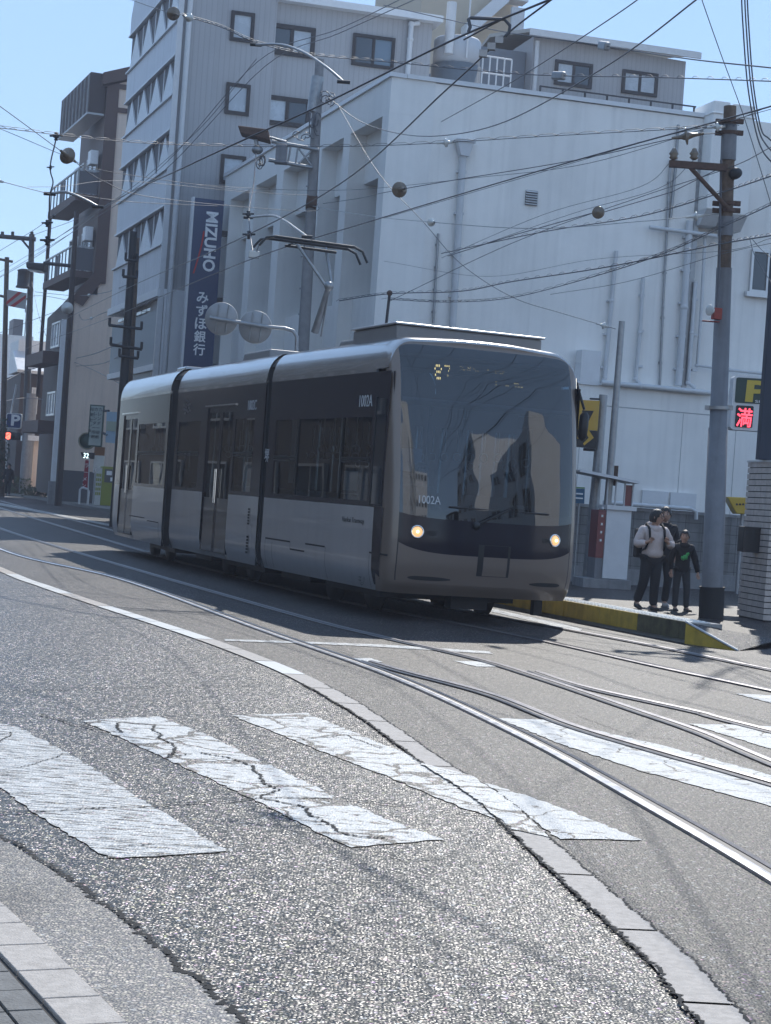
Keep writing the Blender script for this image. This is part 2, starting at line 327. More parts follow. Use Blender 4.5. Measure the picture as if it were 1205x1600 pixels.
for i, p in enumerate(cen):
    t_ = (cen[min(i + 1, len(cen) - 1)] - cen[max(i - 1, 0)]).normalized(); n_ = Vector((-t_.y, t_.x, 0)); n_ = n_ if n_.x > 0 else -n_; w_ = .082 if p.y < 13 else .095; left.append(p - n_ * w_); right.append(p + n_ * w_)
mb = MB(); zz = Vector((0, 0, .004))
mb.poly([p + zz for p in right] + [V(60, -12, .004), V(140, 200, .004), V(-40, 200, .004), V(-45, 150, .004)])
tag(mb.build('track_paving', M_asph2), kind='structure')
# edging stones: 0.9 m blocks
mb = MB(); mw = MB(); gap = MB()
acc = 0; a0 = (left[0], right[0]); last = 0
L2 = []; 
for i in range(len(left) - 1):
    n = max(1, int((left[i + 1] - left[i]).length / .06))
    for k in range(n): L2.append((left[i].lerp(left[i + 1], k / n), right[i].lerp(right[i + 1], k / n)))
i = 0
while i < len(L2) - 2:
    j = i; d = 0
    tgt = .92 + rng.uniform(-.03, .03)
    while j < len(L2) - 1 and d < tgt: d += (L2[j + 1][0] - L2[j][0]).length; j += 1
    seg = L2[i:j + 1]; h = Vector((0, 0, .010))
    if len(seg) > 2:
        a, b = seg[0], seg[-1]; e = (b[0] - a[0]) * (.012 / max(d, .1))
        y = seg[0][0].y; X = mw if (y > 15.2 and int(y * .55) % 3 != 0) else mb
        ls = [q[0].lerp(q[1], 0) for q in seg]; rs_ = [q[1] for q in seg]
        ls[0] = ls[0] + e; rs_[0] = rs_[0] + e; ls[-1] = ls[-1] - e; rs_[-1] = rs_[-1] - e
        k = len(ls)
        X.add([p + h for p in ls] + [p + h for p in rs_], [(q, q + 1, k + q + 1, k + q) for q in range(k - 1)])
    i = j
tag(mb.build('kerb_strip', M_kerb), kind='structure')
tag(mw.build('painted_kerb_strip', M_kerbw), kind='structure')
def crack(pts, w, z, name='road_crack', seed=1):
    r = random.Random(seed); pts = smooth_line(pts, 10); mb = MB(); a = []; b = []
    for i, p in enumerate(pts):
        t = (pts[min(i + 1, len(pts) - 1)] - pts[max(i - 1, 0)]).normalized(); n = Vector((-t.y, t.x, 0))
        m = r.uniform(-1, 1) * w * .55; ww = w * r.uniform(.25, 1.1)
        a.append(p + n * (m + ww / 2) + Vector((0, 0, z))); b.append(p + n * (m - ww / 2) + Vector((0, 0, z)))
    k = len(a); mb.add(a + b, [(q, q + 1, k + q + 1, k + q) for q in range(k - 1)])
    return mb, name
def put_crack(px, w, z=.012, seed=1, dense=1):
    pts = [G(*p) for p in px]; out = []
    for i in range(len(pts) - 1):
        n = max(2, int((pts[i + 1] - pts[i]).length / .12)) if dense else 1
        for k in range(n): out.append(pts[i].lerp(pts[i + 1], k / n))
    out.append(pts[-1]); r = random.Random(seed)
    out = [p + Vector((r.uniform(-1, 1), r.uniform(-1, 1), 0)) * .018 for p in out]
    m, nm = crack(out, w, z, seed=seed); tag(m.build(nm, M_crack), kind='structure')
put_crack([(-60, 1268), (0, 1308), (60, 1345), (150, 1405), (230, 1470), (310, 1535), (385, 1602), (420, 1640)], .035, .008, 3)
put_crack([(0, 1272), (80, 1270), (150, 1264), (240, 1262), (320, 1256), (400, 1250), (470, 1248), (560, 1252), (640, 1262)], .017, .0085, 4)
put_crack([(692, 1268), (740, 1275), (800, 1272), (840, 1290)], .012, .0085, 21)
put_crack([(560, 1325), (640, 1345), (700, 1340)], .008, .0085, 22)
put_crack([(900, 1120), (990, 1150), (1080, 1160), (1205, 1200)], .008, .0095, 23)
put_crack([(60, 1118), (150, 1142), (190, 1146), (185, 1130), (240, 1134), (250, 1155), (275, 1168), (262, 1185), (300, 1180)], .02, .0088, 5)
put_crack([(310, 1178), (360, 1186), (395, 1200), (410, 1222), (430, 1235), (405, 1248), (470, 1262), (510, 1290), (545, 1308), (600, 1312)], .022, .0088, 6)
def edge_crack(L, w, seed, z=.0125, y0=4.3, y1=14.5):
    pts = [p for p in L if y0 < p.y < y1]; out = []; r = random.Random(seed)
    for a, b in zip(pts[:-1], pts[1:]):
        n = max(1, int((b - a).length / .09))
        for k in range(n): out.append(a.lerp(b, k / n) + Vector((r.uniform(-1, 1), r.uniform(-1, 1), 0)) * .007)
    m, nm = crack(out, w, z, seed=seed); tag(m.build(nm, M_crack), kind='structure')
edge_crack(left, .022, 8); edge_crack(right, .015, 9)
put_crack([(0, 1080), (120, 1078), (260, 1074), (390, 1072)], .014, .0085, 10)
put_crack([(170, 1325), (240, 1322), (340, 1326)], .012, .0088, 11)
put_crack([(395, 1150), (470, 1158), (540, 1150), (600, 1172)], .01, .0088, 12)
put_crack([(100, 1180), (60, 1195), (0, 1205)], .008, .0088, 13)
put_crack([(0, 1150), (20, 1146), (0, 1162)], .012, .0088, 14)
def decal(name, px, m, z=.006, kind='structure', dense=True):
    pts = [G(*p) for p in px]; out = []
    for i in range(len(pts)):
        a, b = pts[i], pts[(i + 1) % len(pts)]
        n = max(1, int((b - a).length / .05))
        for k in range(n): out.append(a.lerp(b, k / n) + Vector((rng.uniform(-.012, .012), rng.uniform(-.012, .012), z)))
    mb = MB(); mb.poly(out); return tag(mb.build(name, m), kind=kind)
decal('crossing_stripe', [(-90, 1085), (0, 1131), (28, 1137), (120, 1186), (230, 1256), (356, 1332), (172, 1343), (80, 1288), (0, 1232), (-110, 1165)], M_paintA, .0048)
decal('crossing_stripe', [(128, 1127), (247, 1120), (330, 1152), (470, 1220), (600, 1280), (692, 1313), (545, 1326), (420, 1262), (300, 1205), (180, 1150)], M_paintB, .0048)
decal('crossing_stripe', [(364, 1119), (480, 1115), (600, 1165), (642, 1181), (738, 1242), (775, 1281), (720, 1262), (600, 1212), (480, 1166)], M_paintB, .0052)
decal('crossing_stripe', [(760, 1226), (860, 1258), (1006, 1316), (872, 1313), (822, 1276)], M_paintC, .0092)
decal('crossing_stripe', [(658, 1196), (735, 1215), (800, 1258), (860, 1313), (800, 1300), (732, 1243)], M_paintB, .0142)
decal('crossing_stripe', [(778, 1124), (862, 1127), (1040, 1168), (1230, 1220), (1290, 1300), (1205, 1262), (1000, 1206), (880, 1166)], M_paintC, .0092)
decal('crossing_stripe', [(1078, 1133), (1140, 1134), (1290, 1140), (1330, 1210), (1205, 1172)], M_paintC, .0092)
decal('crossing_stripe', [(708, 1034), (745, 1035), (790, 1043), (745, 1043)], M_paintC, .0092)
decal('crossing_stripe', [(1148, 1085), (1205, 1088), (1260, 1092), (1270, 1104), (1205, 1100)], M_paintC, .0092)
decal('crossing_stripe', [(535, 1029), (580, 1030), (598, 1036), (560, 1036)], M_paintC, .0092)
decal('stop_line', [(350, 1000), (470, 1003.5), (600, 1008.5), (765, 1019), (770, 1023), (600, 1012.5), (470, 1006.5), (352, 1003)], M_paintL, .0092)
decal('edge_line', [(-120, 768), (0, 786), (90, 803), (190, 823), (190, 826), (90, 806), (0, 789), (-120, 771)], M_paintL, .0092)
decal('edge_line', [(768, 952), (880, 976), (910, 984), (905, 988), (860, 978), (765, 956)], M_paintL, .0092)
# near pavement on the left: gutter band, flush kerb stones, small paving
g0 = [G(*p) for p in [(-60, 1268), (0, 1310), (150, 1407), (230, 1472), (310, 1538), (385, 1605)]]
g0 += [V(.05, 4.4, 0), V(.6, 3.2, 0), V(1.6, 0, 0)]
def back_out(L, n=5, st=2.6):
    d = (L[0] - L[1]).normalized(); return [L[0] + d * st * k for k in range(n, 0, -1)] + L
g0 = back_out(g0)
kt = [G(*p) for p in [(-60, 1376), (0, 1418), (190, 1602)]] + [V(-.15, 4.0, 0), V(.9, 1.0, 0)]
kt = back_out(kt)
ki = [G(*p) for p in [(-60, 1450), (0, 1498), (88, 1602)]] + [V(-.45, 4.0, 0), V(.5, 1.0, 0)]
far = V(-3.1, 9.6, 0); 
mb = MB(); mb.poly([p + Vector((0, 0, .006)) for p in [*g0, *reversed(kt)]]); tag(mb.build('gutter', M_gutter), kind='structure')
KA = smooth_line(kt, 5); d_ = (KA[0] - KA[1])
KB = []
for i, p in enumerate(KA):
    t_ = (KA[min(i + 1, len(KA) - 1)] - KA[max(i - 1, 0)]).normalized(); KB.append(p + Vector((t_.y, -t_.x, 0)) * -.165 * (1 if True else 1))
if KB[5].x > KA[5].x: KB = [KA[i] * 2 - KB[i] for i in range(len(KA))]
mb = MB(); n = min(len(KA), len(KB)); pos = 0.0
def kpt(L, q):
    q = max(0, min(1, q)) * (len(L) - 1); i = min(int(q), len(L) - 2); return L[i].lerp(L[i + 1], q - i)
NB = 46
for b in range(NB):
    q0, q1 = b / NB, (b + 1) / NB - .0008
    A, B, C_, D_ = kpt(KA, q0), kpt(KA, q1), kpt(KB, q1), kpt(KB, q0); up = Vector((0, 0, .022)); dn = Vector((0, 0, -.01))
    mb.hexa([D_ + dn, C_ + dn, B + dn, A + dn, D_ + up, C_ + up, B + up, A + up])
tag(mb.build('kerb', M_kerb, bevel=.004), kind='structure')
mb = MB(); mb.poly([p + Vector((0, 0, .007)) for p in [*KB, V(-30, -3, 0), V(-30, 20, 0)]]); tag(mb.build('pavement_bed', mat('joint_sand', (.07, .065, .06), .95, var=.2, vs=8)), kind='structure')
mb = MB(); acc = 0.0
for a, b in zip(KB[:-1], KB[1:]):
    d = b - a; L_ = d.length; d = d / max(L_, 1e-6); n_ = Vector((-d.y, d.x, 0)); n_ = n_ if n_.x < 0 else -n_
    while acc < L_:
        c0 = a + d * acc
        if 1.0 < c0.y < 13:
            for j in range(20): mb.box(c0 + n_ * (.075 + j * .105) + Vector((0, 0, .012)), (.19, .095, .018 + rng.uniform(-.003, .003)), math.atan2(d.y, d.x))
        acc += .2
    acc -= L_
tag(mb.build('pavement', M_pave), kind='structure')
# far pavement on the left where the far shops stand
mb = MB(); fp = [G(*p) for p in [(-150, 760), (0, 771), (90, 786), (150, 797), (210, 806)]]
fp = [V(-60, 150, 0)] + fp[1:] + [V(-10.4, 70, 0), V(-7.6, 56, 0)]
mb.prism([p + Vector((0, 0, .005)) for p in fp] + [V(-7.6, 75, .005), V(-9, 130, .005), V(-60, 190, .005)], (0, 0, .12))
tag(mb.build('far_pavement', M_pave), kind='structure')
# ---- rails
def offset_line(pts, d):
    out = []
    for i, p in enumerate(pts):
        t = (pts[min(i + 1, len(pts) - 1)] - pts[max(i - 1, 0)]).normalized(); out.append(p + Vector((t.y, -t.x, 0)) * d)
    return out
def rail(pts, side, label, w=.060, hz=.020, hm=None):
    """head, groove and guard lip swept along a line of points; side = -1 or 1, the side of the groove"""
    pts = [Vector((p[0], p[1], 0)) for p in pts]; P = smooth_line(pts, 10)
    t = thing('tram_rail', (P[len(P) // 2].x, P[len(P) // 2].y, 0), label, 'rail', 'rails set in the road')
    def sweep(name, a, b, z, m, th=.004):
        A, B = offset_line(P, a * side), offset_line(P, b * side); mb = MB(); k = len(A)
        za = [p + Vector((0, 0, z)) for p in A]; zb = [p + Vector((0, 0, z)) for p in B]; la = [p + Vector((0, 0, .001)) for p in A]; lb = [p + Vector((0, 0, .001)) for p in B]
        mid = [(p + q) / 2 + Vector((0, 0, .007)) for p, q in zip(za, zb)] if th else None
        mb.smooth = bool(mid)
        rows = [la, za] + ([mid] if mid else []) + [zb, lb]
        for ra, rb in zip(rows[:-1], rows[1:]):
            mb.add(ra + rb, [(q, q + 1, k + q + 1, k + q) for q in range(k - 1)])
        mb.build(name, m, t)
    sweep('rail_head', 0, w, hz, hm or M_rail2); sweep('groove', w, w + .048, .0125, M_groove, 0); sweep('guard_lip', w + .048, w + .078, hz - .003, M_guard)
    return t
gp = lambda *a: [G(*p) for p in a]
rail([V(-26, 96, 0), V(-12.6, 53, 0)] + gp((0, 860), (180, 905), (400, 985), (600, 1057), (800, 1150), (1000, 1262), (1205, 1385)) + [V(1.98, 5.6, 0), V(2.25, 2.5, 0), V(2.4, -8, 0)], -1, 'broad shining rail curving nearest the camera, left rail of the nearer track', hm=M_rail)
rail(gp((585, 1036), (640, 1052), (776, 1088), (901, 1136), (1052, 1181), (1205, 1224)) + [V(4.2, 6.5, 0), V(7.6, -2, 0)], 1, 'thin rail branching off the broad near rail beside the large white stripe')
rail([V(-25, 97.5, 0), V(-13.3, 59, 0)] + gp((0, 825), (100, 857), (438, 954), (600, 996), (751, 1031), (866, 1066), (1002, 1112), (1102, 1146), (1205, 1189)) + [V(3.1, 8.5, 0), V(3.6, 4, 0), V(3.9, -8, 0)], 1, 'rail emerging from the tram shadow, right rail of the nearer track', hz=.018)
rail(gp((845, 1052), (890, 1067), (951, 1083), (1102, 1116), (1205, 1143)) + [V(5.3, 8, 0), V(8.9, -1, 0)], 1, 'thin rail branching right from the rail that emerges from the tram shadow', hz=.018)
T1 = [V(-27, 112, 0), V(-14.5, 70, 0), V(-5.05, 38.6, 0), V(-3.0, 32.3, 0), V(-.85, 26.4, 0), V(.95, 22.65, 0)] + gp((851, 1005), (1027, 1045), (1205, 1083)) + [V(5.6, 11.5, 0), V(10, .5, 0)]
rail(T1, -1, 'left rail of the track the tram stands on, reaching from its front to the right')
rail(offset_line(smooth_line(T1, 3), -1.5) if offset_line(T1, -1.5)[5].x > T1[5].x else offset_line(smooth_line(T1, 3), 1.5), 1, 'right rail of the track the tram stands on, nearest to the yellow platform')
# ================================================================ BUILDINGS
M_wall = mat('white_render', (.88, .86, .82), .85, 0, var=.08, vs=.5, bump=.08, bs=30, streak=.10)
M_wall2 = mat('pale_render', (.86, .85, .82), .85, 0, var=.04, vs=1.2, streak=.06)
M_side = mat('grey_cladding', (.38, .38, .39), .6, 0, var=.05, vs=.5, streak=.08)
AZW, AZF = 75.14, -18.4
dirW = Vector((math.sin(rad(AZW)), math.cos(rad(AZW)), 0)); dirF = Vector((math.sin(rad(AZF)), math.cos(rad(AZF)), 0))
add_lines(M_side, dirW, .17, .18, .86); 
M_panel = mat('facade_panel', (.62, .64, .68), .5, .1, var=.07, vs=1.5, streak=.15)
M_panel2 = mat('facade_panel_light', (.74, .76, .78), .5, .1, var=.05, vs=2)
M_recess = mat('dark_grey_matt', (.10, .10, .11), .7)  # one even dark grey for window strips, vents, panels and plinths
M_beige = mat('beige_render', (.80, .65, .54), .85, 0, var=.06, vs=.6, streak=.12)
M_brown = mat('brown_cladding', (.085, .05, .042), .65, 0, var=.12, vs=2)
M_brown2 = mat('dark_brown_wall', (.05, .036, .034), .7, 0, var=.1, vs=2)
M_roof = mat('roof_sheet', (.34, .30, .25), .45, .2, var=.1, vs=1)
M_cream = mat('cream_render', (.55, .47, .36), .85, 0, var=.06, vs=.8)
M_pipe = mat('pale_pipe', (.60, .61, .62), .45, 0, var=.06, vs=6)
M_glassblue = mat('blue_shop_glass', (.17, .23, .29), .45, 0, spec=.2)
M_alu = mat('aluminium', (.6, .61, .62), .35, .6, var=.05)
def window(fr, x0, y0, x1, y1, parent, t=0.0, fm=None, pm=None, mull=1, w=.07, sill=False, arch=False, name='window'):
    a0 = fr.hit(x0, (y0 + y1) / 2, t)[0]; a1 = fr.hit(x1, (y0 + y1) / 2, t)[0]
    zt = fr.hit((x0 + x1) / 2, y0, t)[1]; zb = fr.hit((x0 + x1) / 2, y1, t)[1]
    return window_m(fr, min(a0, a1), max(a0, a1), zb, zt, parent, t, fm, pm, mull, w, sill, arch, name)
def window_m(fr, a0, a1, zb, zt, parent, t=0.0, fm=None, pm=None, mull=1, w=.07, sill=False, arch=False, name='window'):
    fm = fm or M_frame; pm = pm or M_pane
    mb = MB()
    mb.wbox(fr, a0, a0 + w, zb, zt, t - .02, t + .09).wbox(fr, a1 - w, a1, zb, zt, t - .02, t + .09)
    mb.wbox(fr, a0 + w, a1 - w, zb, zb + w, t - .02, t + .087).wbox(fr, a0 + w, a1 - w, zt - w, zt, t - .02, t + .087)
    for i in range(1, mull + 1):
        c = a0 + (a1 - a0) * i / (mull + 1); mb.wbox(fr, c - w * .4, c + w * .4, zb + w, zt - w, t + .0, t + .075)
    if arch: mb.prism([fr.p(a0, zt + .003, t + .005), fr.p(a1, zt + .003, t + .005), fr.p(a1 - .2, zt + .22, t + .005), fr.p(a0 + .2, zt + .22, t + .005)], fr.n * .1)
    if sill: mb.wbox(fr, a0 - .1, a1 + .1, zb - .12, zb - .003, t - .01, t + .16)
    f = mb.build(name, fm, parent)
    n = mull + 1
    pms = pm if isinstance(pm, (list, tuple)) else [pm] * n
    for i in range(n):
        q0, q1 = a0 + (a1 - a0) * i / n, a0 + (a1 - a0) * (i + 1) / n
        p = MB(); p.wbox(fr, q0 + (w if i == 0 else w * .4) + .002, q1 - (w if i == n - 1 else w * .4) - .002, zb + w + .002, zt - w - .002, t + .005, t + .03); p.build('pane', pms[i % len(pms)], f)
    return f
def foot(pts, z0, z1): return [Vector((p[0], p[1], z0)) for p in pts], Vector((0, 0, z1 - z0))
# ---- white bank building
YC = 43.0
Cw = D(613, 113, YC); ZT = Cw.z
Lw = G(353, 272, ZT); Rw = G(1102, 178, ZT)
FW = Frame(Cw, AZW, 1); FS = Frame(Cw, AZF, -1)
LS = (Lw - Cw).dot(FS.x); LWL = (Rw - Cw).dot(FW.x)
bank = thing('white_building', (Cw.x, Cw.y, 0), 'white rendered bank building with deep window bays behind the tram', 'building')
core = [FS.p(.02, 0, -1.0), FS.p(LS, 0, -1.0), FS.p(LS, 0, -1.0) + FW.x * 11, FW.p(LWL, 0) - FW.n * 15, FW.p(LWL, 0), FW.p(1.02, 0)]
core[0] = FW.p(1.02, 0); core = core[1:5] + [FW.p(LWL, 0), FW.p(1.06, 0)]
core = [FS.p(0, 0, 0) + FW.x * 1.05, FW.p(LWL, 0, 0), FW.p(LWL, 0, -15), FS.p(LS, 0, -1.05) + FW.x * 10, FS.p(LS, 0, -1.0)]
mb = MB(); b_, o_ = foot(core, 0, ZT - .12); mb.prism(b_, o_); mb.build('wall', M_wall, bank)
ops = []
for (x0, x1, y, zt_, zs_) in [(549, 597, 200, 182, 263), (503, 536, 240, 217, 293), (444, 484, 262, 252, 0), (400, 432, 290, 273, 0), (361, 390, 305, 297, 0)]:
    a = FS.hit(x1, y)[0]; b = FS.hit(x0, y)[0]; ops.append((a, b))
zo = FS.hit(597, 182)[1]; zsp = FS.hit(590, 263)[1]; zsill = FS.hit(584, 452)[1]
mb = MB(); mb.prism([Vector((q.x, q.y, zo)) for q in (FS.p(0, 0), FW.p(1.06, 0, .004), FS.p(LS, 0, -1.02), FS.p(LS, 0))], (0, 0, ZT - .1 - zo)); mb.build('parapet', M_wall2, bank)
ed = [0.0] + [v for o in ops for v in o] + [LS]
for i in range(0, len(ed), 2):
    mb = MB()
    if i == 0: mb.prism([Vector((q.x, q.y, 0)) for q in (FS.p(0, 0, .004), FW.p(1.06, 0, .004), FS.p(ed[1], 0, -1.02), FS.p(ed[1], 0, .004))], (0, 0, zo - .002))
    else: mb.wbox(FS, ed[i], ed[i + 1], 0, zo - .002, -1.02, 0.004)
    mb.build('pilaster', M_wall2, bank)
for (a, b) in ops:
    mb = MB(); mb.wbox(FS, a + .002, b - .002, zsp, zo - .004, -1.0, -.42); mb.build('spandrel', M_wall2, bank)
    mb = MB(); mb.wbox(FS, a + .002, b - .002, 0, zsill, -1.0, -.35); mb.build('dado_wall', M_wall2, bank)
    window_m(FS, a + .06, b - .06, zsill + .02, zsp - .02, bank, -.92, M_alu, M_pane, 1, .08)
mb = MB()
mb.wbox(FS, -.06, LS + .05, ZT - .1, ZT, -.35, .06).wbox(FW, .36, LWL + .05, ZT - .1, ZT, -.35, .06); mb.build('coping', M_white, bank)
# drain pipe with hopper, and other services on the side wall
def wpipe(px, r, name='drain_pipe', t=.12, m=None, par=None, brackets=0, fr=FW):
    pts = [fr.p(*fr.hit(x, y, t), t) for x, y in px]; mb = MB(); mb.tube(pts, r, 8)
    for p in pts[1:-1]: mb.ball(p, r * 1.25, nu=8, nv=6)
    for i in range(brackets):
        q = pts[0].lerp(pts[-1], (i + .5) / brackets); mb.box(q - fr.n * (t / 2), (r * 2.6, t, .05), math.atan2(fr.x.y, fr.x.x))
    return mb.build(name, m or M_pipe, par or bank)
h = wpipe([(724, 236), (704, 560)], .085, brackets=5)
a, z = FW.hit(725, 230, .1); mb = MB(); mb.prism([FW.p(a - .2, z + .1, .02), FW.p(a + .2, z + .1, .02), FW.p(a + .1, z - .22, .02), FW.p(a - .1, z - .22, .02)], FW.n * .24); mb.wbox(FW, a - .23, a + .23, z + .1, z + .16, .01, .29); mb.build('hopper', M_pipe, h)
a0, z0 = FW.hit(820, 320); a1, z1 = FW.hit(840, 299)
mb = MB(); mb.wbox(FW, a0, a1, z0, z1, 0, .03)
mb.mi = 0
v = mb.build('vent', M_recess, bank); mb = MB()
for i in range(6):
    zz_ = z0 + (z1 - z0) * (i + .5) / 6; mb.box(FW.p((a0 + a1) / 2, zz_, .05), (a1 - a0, .06, .012), M=Matrix.Rotation(math.atan2(FW.x.y, FW.x.x), 3, 'Z') @ Matrix.Rotation(rad(35), 3, 'X'))
mb.build('louvre', M_pipe, v)
# projecting lower part with ledge
zl = FW.hit(960, 604, .45)[1]
mb = MB(); mb.wbox(FW, 4.0, LWL + 8, 0, zl, 0.01, .45); mb.build('lower_wall', M_wall, bank)
mb = MB(); mb.wbox(FW, 3.96, LWL + 8, zl + .002, zl + .05, 0.005, .49); mb.build('ledge', M_white, bank)
a, z = FW.hit(1035, 642, .45); mb = MB(); mb.wbox(FW, 4, LWL + 8, z - .012, z + .012, .452, .456)
for xx in (1064, 1148, 905): aa = FW.hit(xx, 700, .45)[0]; mb.wbox(FW, aa - .006, aa + .006, .9, z - .02, .452, .456)
mb.build('panel_joint', M_steel, bank)
wpipe([(963, 392), (956, 470), (945, 590), (940, 600)], .052, 'vent_pipe', .1, brackets=4)
wpipe([(1005, 434), (1000, 520), (993, 592), (1000, 600)], .05, 'vent_pipe', .1, brackets=3)
wpipe([(1048, 250), (1036, 480), (1031, 602)], .03, 'conduit', .07, M_steel, brackets=5)
wpipe([(1078, 345), (1069, 480), (1060, 602)], .085, 'drain_pipe', .14, brackets=5)
wpipe([(1087, 440), (1081, 520), (1075, 598), (1086, 606)], .05, 'vent_pipe', .1, brackets=3)
wpipe([(1102, 367), (1095, 500), (1089, 571), (1140, 578), (1205, 585), (1260, 592)], .04, 'conduit', .09)
wpipe([(1015, 355), (1100, 366), (1140, 372)], .05, 'vent_pipe', .2)
wpipe([(940, 598), (1000, 603), (1110, 614)], .06, 'drain_pipe', .62)
wpipe([(685, 365), (677, 505)], .03, 'conduit', .07, M_steel, brackets=4)
wpipe([(1060, 195), (1056, 260), (1048, 340)], .035, 'conduit', .07, M_steel)
a0, z0 = FW.hit(906, 600, .5); a1, z1 = FW.hit(940, 549, .5)
mb = MB(); mb.wbox(FW, a0, a1, z0, z1, .1, .5); mb.wbox(FW, a0 - .01, a1 + .01, z0 + (z1 - z0) * .62, z0 + (z1 - z0) * .63, .1, .503); mb.build('meter_cabinet', M_white, bank, bevel=.02)
# right-hand extension with square ducts
zr = FW.hit(1195, 191, -.25)[1]
mb = MB(); mb.wbox(FW, LWL + .01, LWL + 9, 0, zr, -12, -.25); mb.build('wing', M_wall, bank)
mb = MB(); mb.wbox(FW, LWL - .1, LWL + .02, zl + .1, ZT - .4, -.3, .03); mb.build('corner_trim', M_steel, bank)
for (x0, x1, yt, yb) in [(1103, 1129, 160, 330), (1134, 1168, 166, 338)]:
    a0 = FW.hit(x0, 250, .3)[0]; a1 = FW.hit(x1, 250, .3)[0]; z1 = FW.hit((x0 + x1) / 2, yt, .3)[1]; z0 = FW.hit((x0 + x1) / 2, yb, .3)[1]
    d = MB(); d.wbox(FW, a0, a1, z0, z1, -.6, .55); d.wbox(FW, a0 - .03, a1 + .03, z1 - .32, z1 - .27, -.62, .58); dd = d.build('duct', M_wall2, bank, bevel=.03)
    d = MB(); d.prism([FW.p(a0, z0 - .002, .55), FW.p(a1, z0 - .002, .55), FW.p(a1, z0 - .35, .2), FW.p(a0, z0 - .35, .2)], FW.n * -.7); d.build('duct_elbow', M_pipe, dd)
window(FW, 1171, 392, 1225, 459, bank, -.25, M_alu, M_pane, 1, .06, True)
a0, z0 = FW.hit(1000, 795, .5); a1, z1 = FW.hit(1090, 772, .5)
for k in range(2):
    q0, q1 = a0 + (a1 - a0) * k / 2, a0 + (a1 - a0) * (k + 1) / 2
    mb = MB(); mb.wbox(FW, q0 + .03, q1 - .03, z0 - .3, z1, .46, .52); mb.build('white_panel', M_white, bank)
# ---- grey hotel block with triangle windows
def on_az(o, dvec, px, py):
    """distance along dvec from o at which the sight line of a pixel's vertical is crossed (plan view)"""
    d = ray(px, py); a = Vector((d.x, d.y)); oo = Vector((o.x, o.y)); dv = Vector((dvec.x, dvec.y))
    return -(oo.x * a.y - oo.y * a.x) / (dv.x * a.y - dv.y * a.x)
oL = FS.p(LS + .3, 0)
sC = on_az(oL, FW.x, 268, 200); Cg = oL + FW.x * sC
FG = Frame(Cg, AZW, 1); FF = Frame(Cg, AZF, -1); FF.o = FF.o - FF.n * .25
LF = on_az(Cg, FF.x, 192, 220)
hotel = thing('grey_building', (Cg.x, Cg.y, 0), 'tall grey clad building with rows of triangular windows left of the white bank', 'building')
sB = FG.hit(424, 150)[0]; sE = FG.hit(676, 60)[0]; zB = FG.hit(676, 36)[1]; zA = zB + 8
zlip = FF.hit(238, 462)[1]
def zf(y, x=250): return FF.hit(x, y)[1]
zg = FF.hit(185, 588)[1]
mb = MB(); mb.wbox(FG, .05, sB, zg, zA, -LF - .0, 0); mb.wbox(FG, .05, sB, 0, zg - .003, -LF + 3.6, 0); mb.build('wall', M_side, hotel)
mb = MB(); mb.wbox(FG, sB + .003, sE, 0, zB, -12, -.12); mb.build('rear_wing', M_side, hotel)
mb = MB(); mb.wbox(FG, sB - .0, sE + .25, zB + .003, zB + .22, -12.2, .25); mb.build('roof_edge', M_white, hotel)
mb = MB(); mb.wbox(FG, -.05, .12, 2, zA, .0, .1); mb.tube([FG.p(.3, 2, .12), FG.p(.3, zA, .12)], .09); mb.build('drain_pipe', M_pipe, hotel)
wpipe([(655, 36), (643, 38), (641, 62), (636, 130)], .09, 'drain_pipe', .05, par=hotel, fr=FG)
FF2 = FF
floors = [(265, 4, 262, 62), (258, 117, 256, 172), (250, 228, 247, 283), (244, 340, 240, 395)]
fz = []
for (xa, ya, xb, yb) in floors: fz.append((FF.hit(xb, yb)[1], FF.hit(xa, ya)[1]))
z_left = FF.hit(204, 44)[1]
panel_z = [zlip] + [v for f in reversed(fz) for v in f] + [zA]
for i in range(0, len(panel_z), 2):
    mb = MB(); z0, z1 = panel_z[i], panel_z[i + 1]
    if i == len(panel_z) - 2: mb.prism([FF.p(0, z0, 0), FF.p(LF, z0, 0), FF.p(LF, max(z0 + .3, z_left), 0), FF.p(LF * .45, zA, 0), FF.p(0, zA, 0)], FF.n * .25)
    else: mb.wbox(FF, 0, LF, z0, z1, 0, .25)
    mb.build('facade_panel', M_panel, hotel)
for (z0, z1) in fz:
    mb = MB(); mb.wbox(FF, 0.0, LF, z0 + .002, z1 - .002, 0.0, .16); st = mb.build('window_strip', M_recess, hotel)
    mb = MB(); n = 4; wd = LF / n
    for k in range(n):
        c = wd * (k + .5); mb.prism([FF.p(c - wd * .48, z0 + .01, .165), FF.p(c + wd * .48, z0 + .01, .165), FF.p(c, z1 - .02, .165)], FF.n * .05)
    mb.build('triangle_panel', M_panel2, st)
    mb = MB()
    for k in range(1, n): mb.wbox(FF, wd * k - .09, wd * k - .01, z0 + .02, z1 - .02, .161, .19)
    mb.wbox(FF, 0, LF, z0 - .06, z0 - .005, .252, .33); mb.wbox(FF, 0, LF, z1 + .004, z1 + .06, .252, .31); mb.build('mullion', M_white, st)
mb = MB(); mb.wbox(FF, -.1, LF + .1, zlip - .25, zlip - .003, -1.2, .35); mb.build('soffit', M_panel2, hotel)
zmid = FF.hit(225, 545)[1]
mb = MB()
for k in range(9): mb.wbox(FF, .4 + k * (LF - .8) / 9, .4 + (k + .9) * (LF - .8) / 9, zmid + 1.2, zlip - .4, -.02, .05)
mb.build('shop_window', M_pane, hotel)
mb = MB(); mb.wbox(FF, .1, LF, zg + .1, zmid + 1.1, .0, .15); mb.build('shop_front_glass', M_glassblue, hotel)
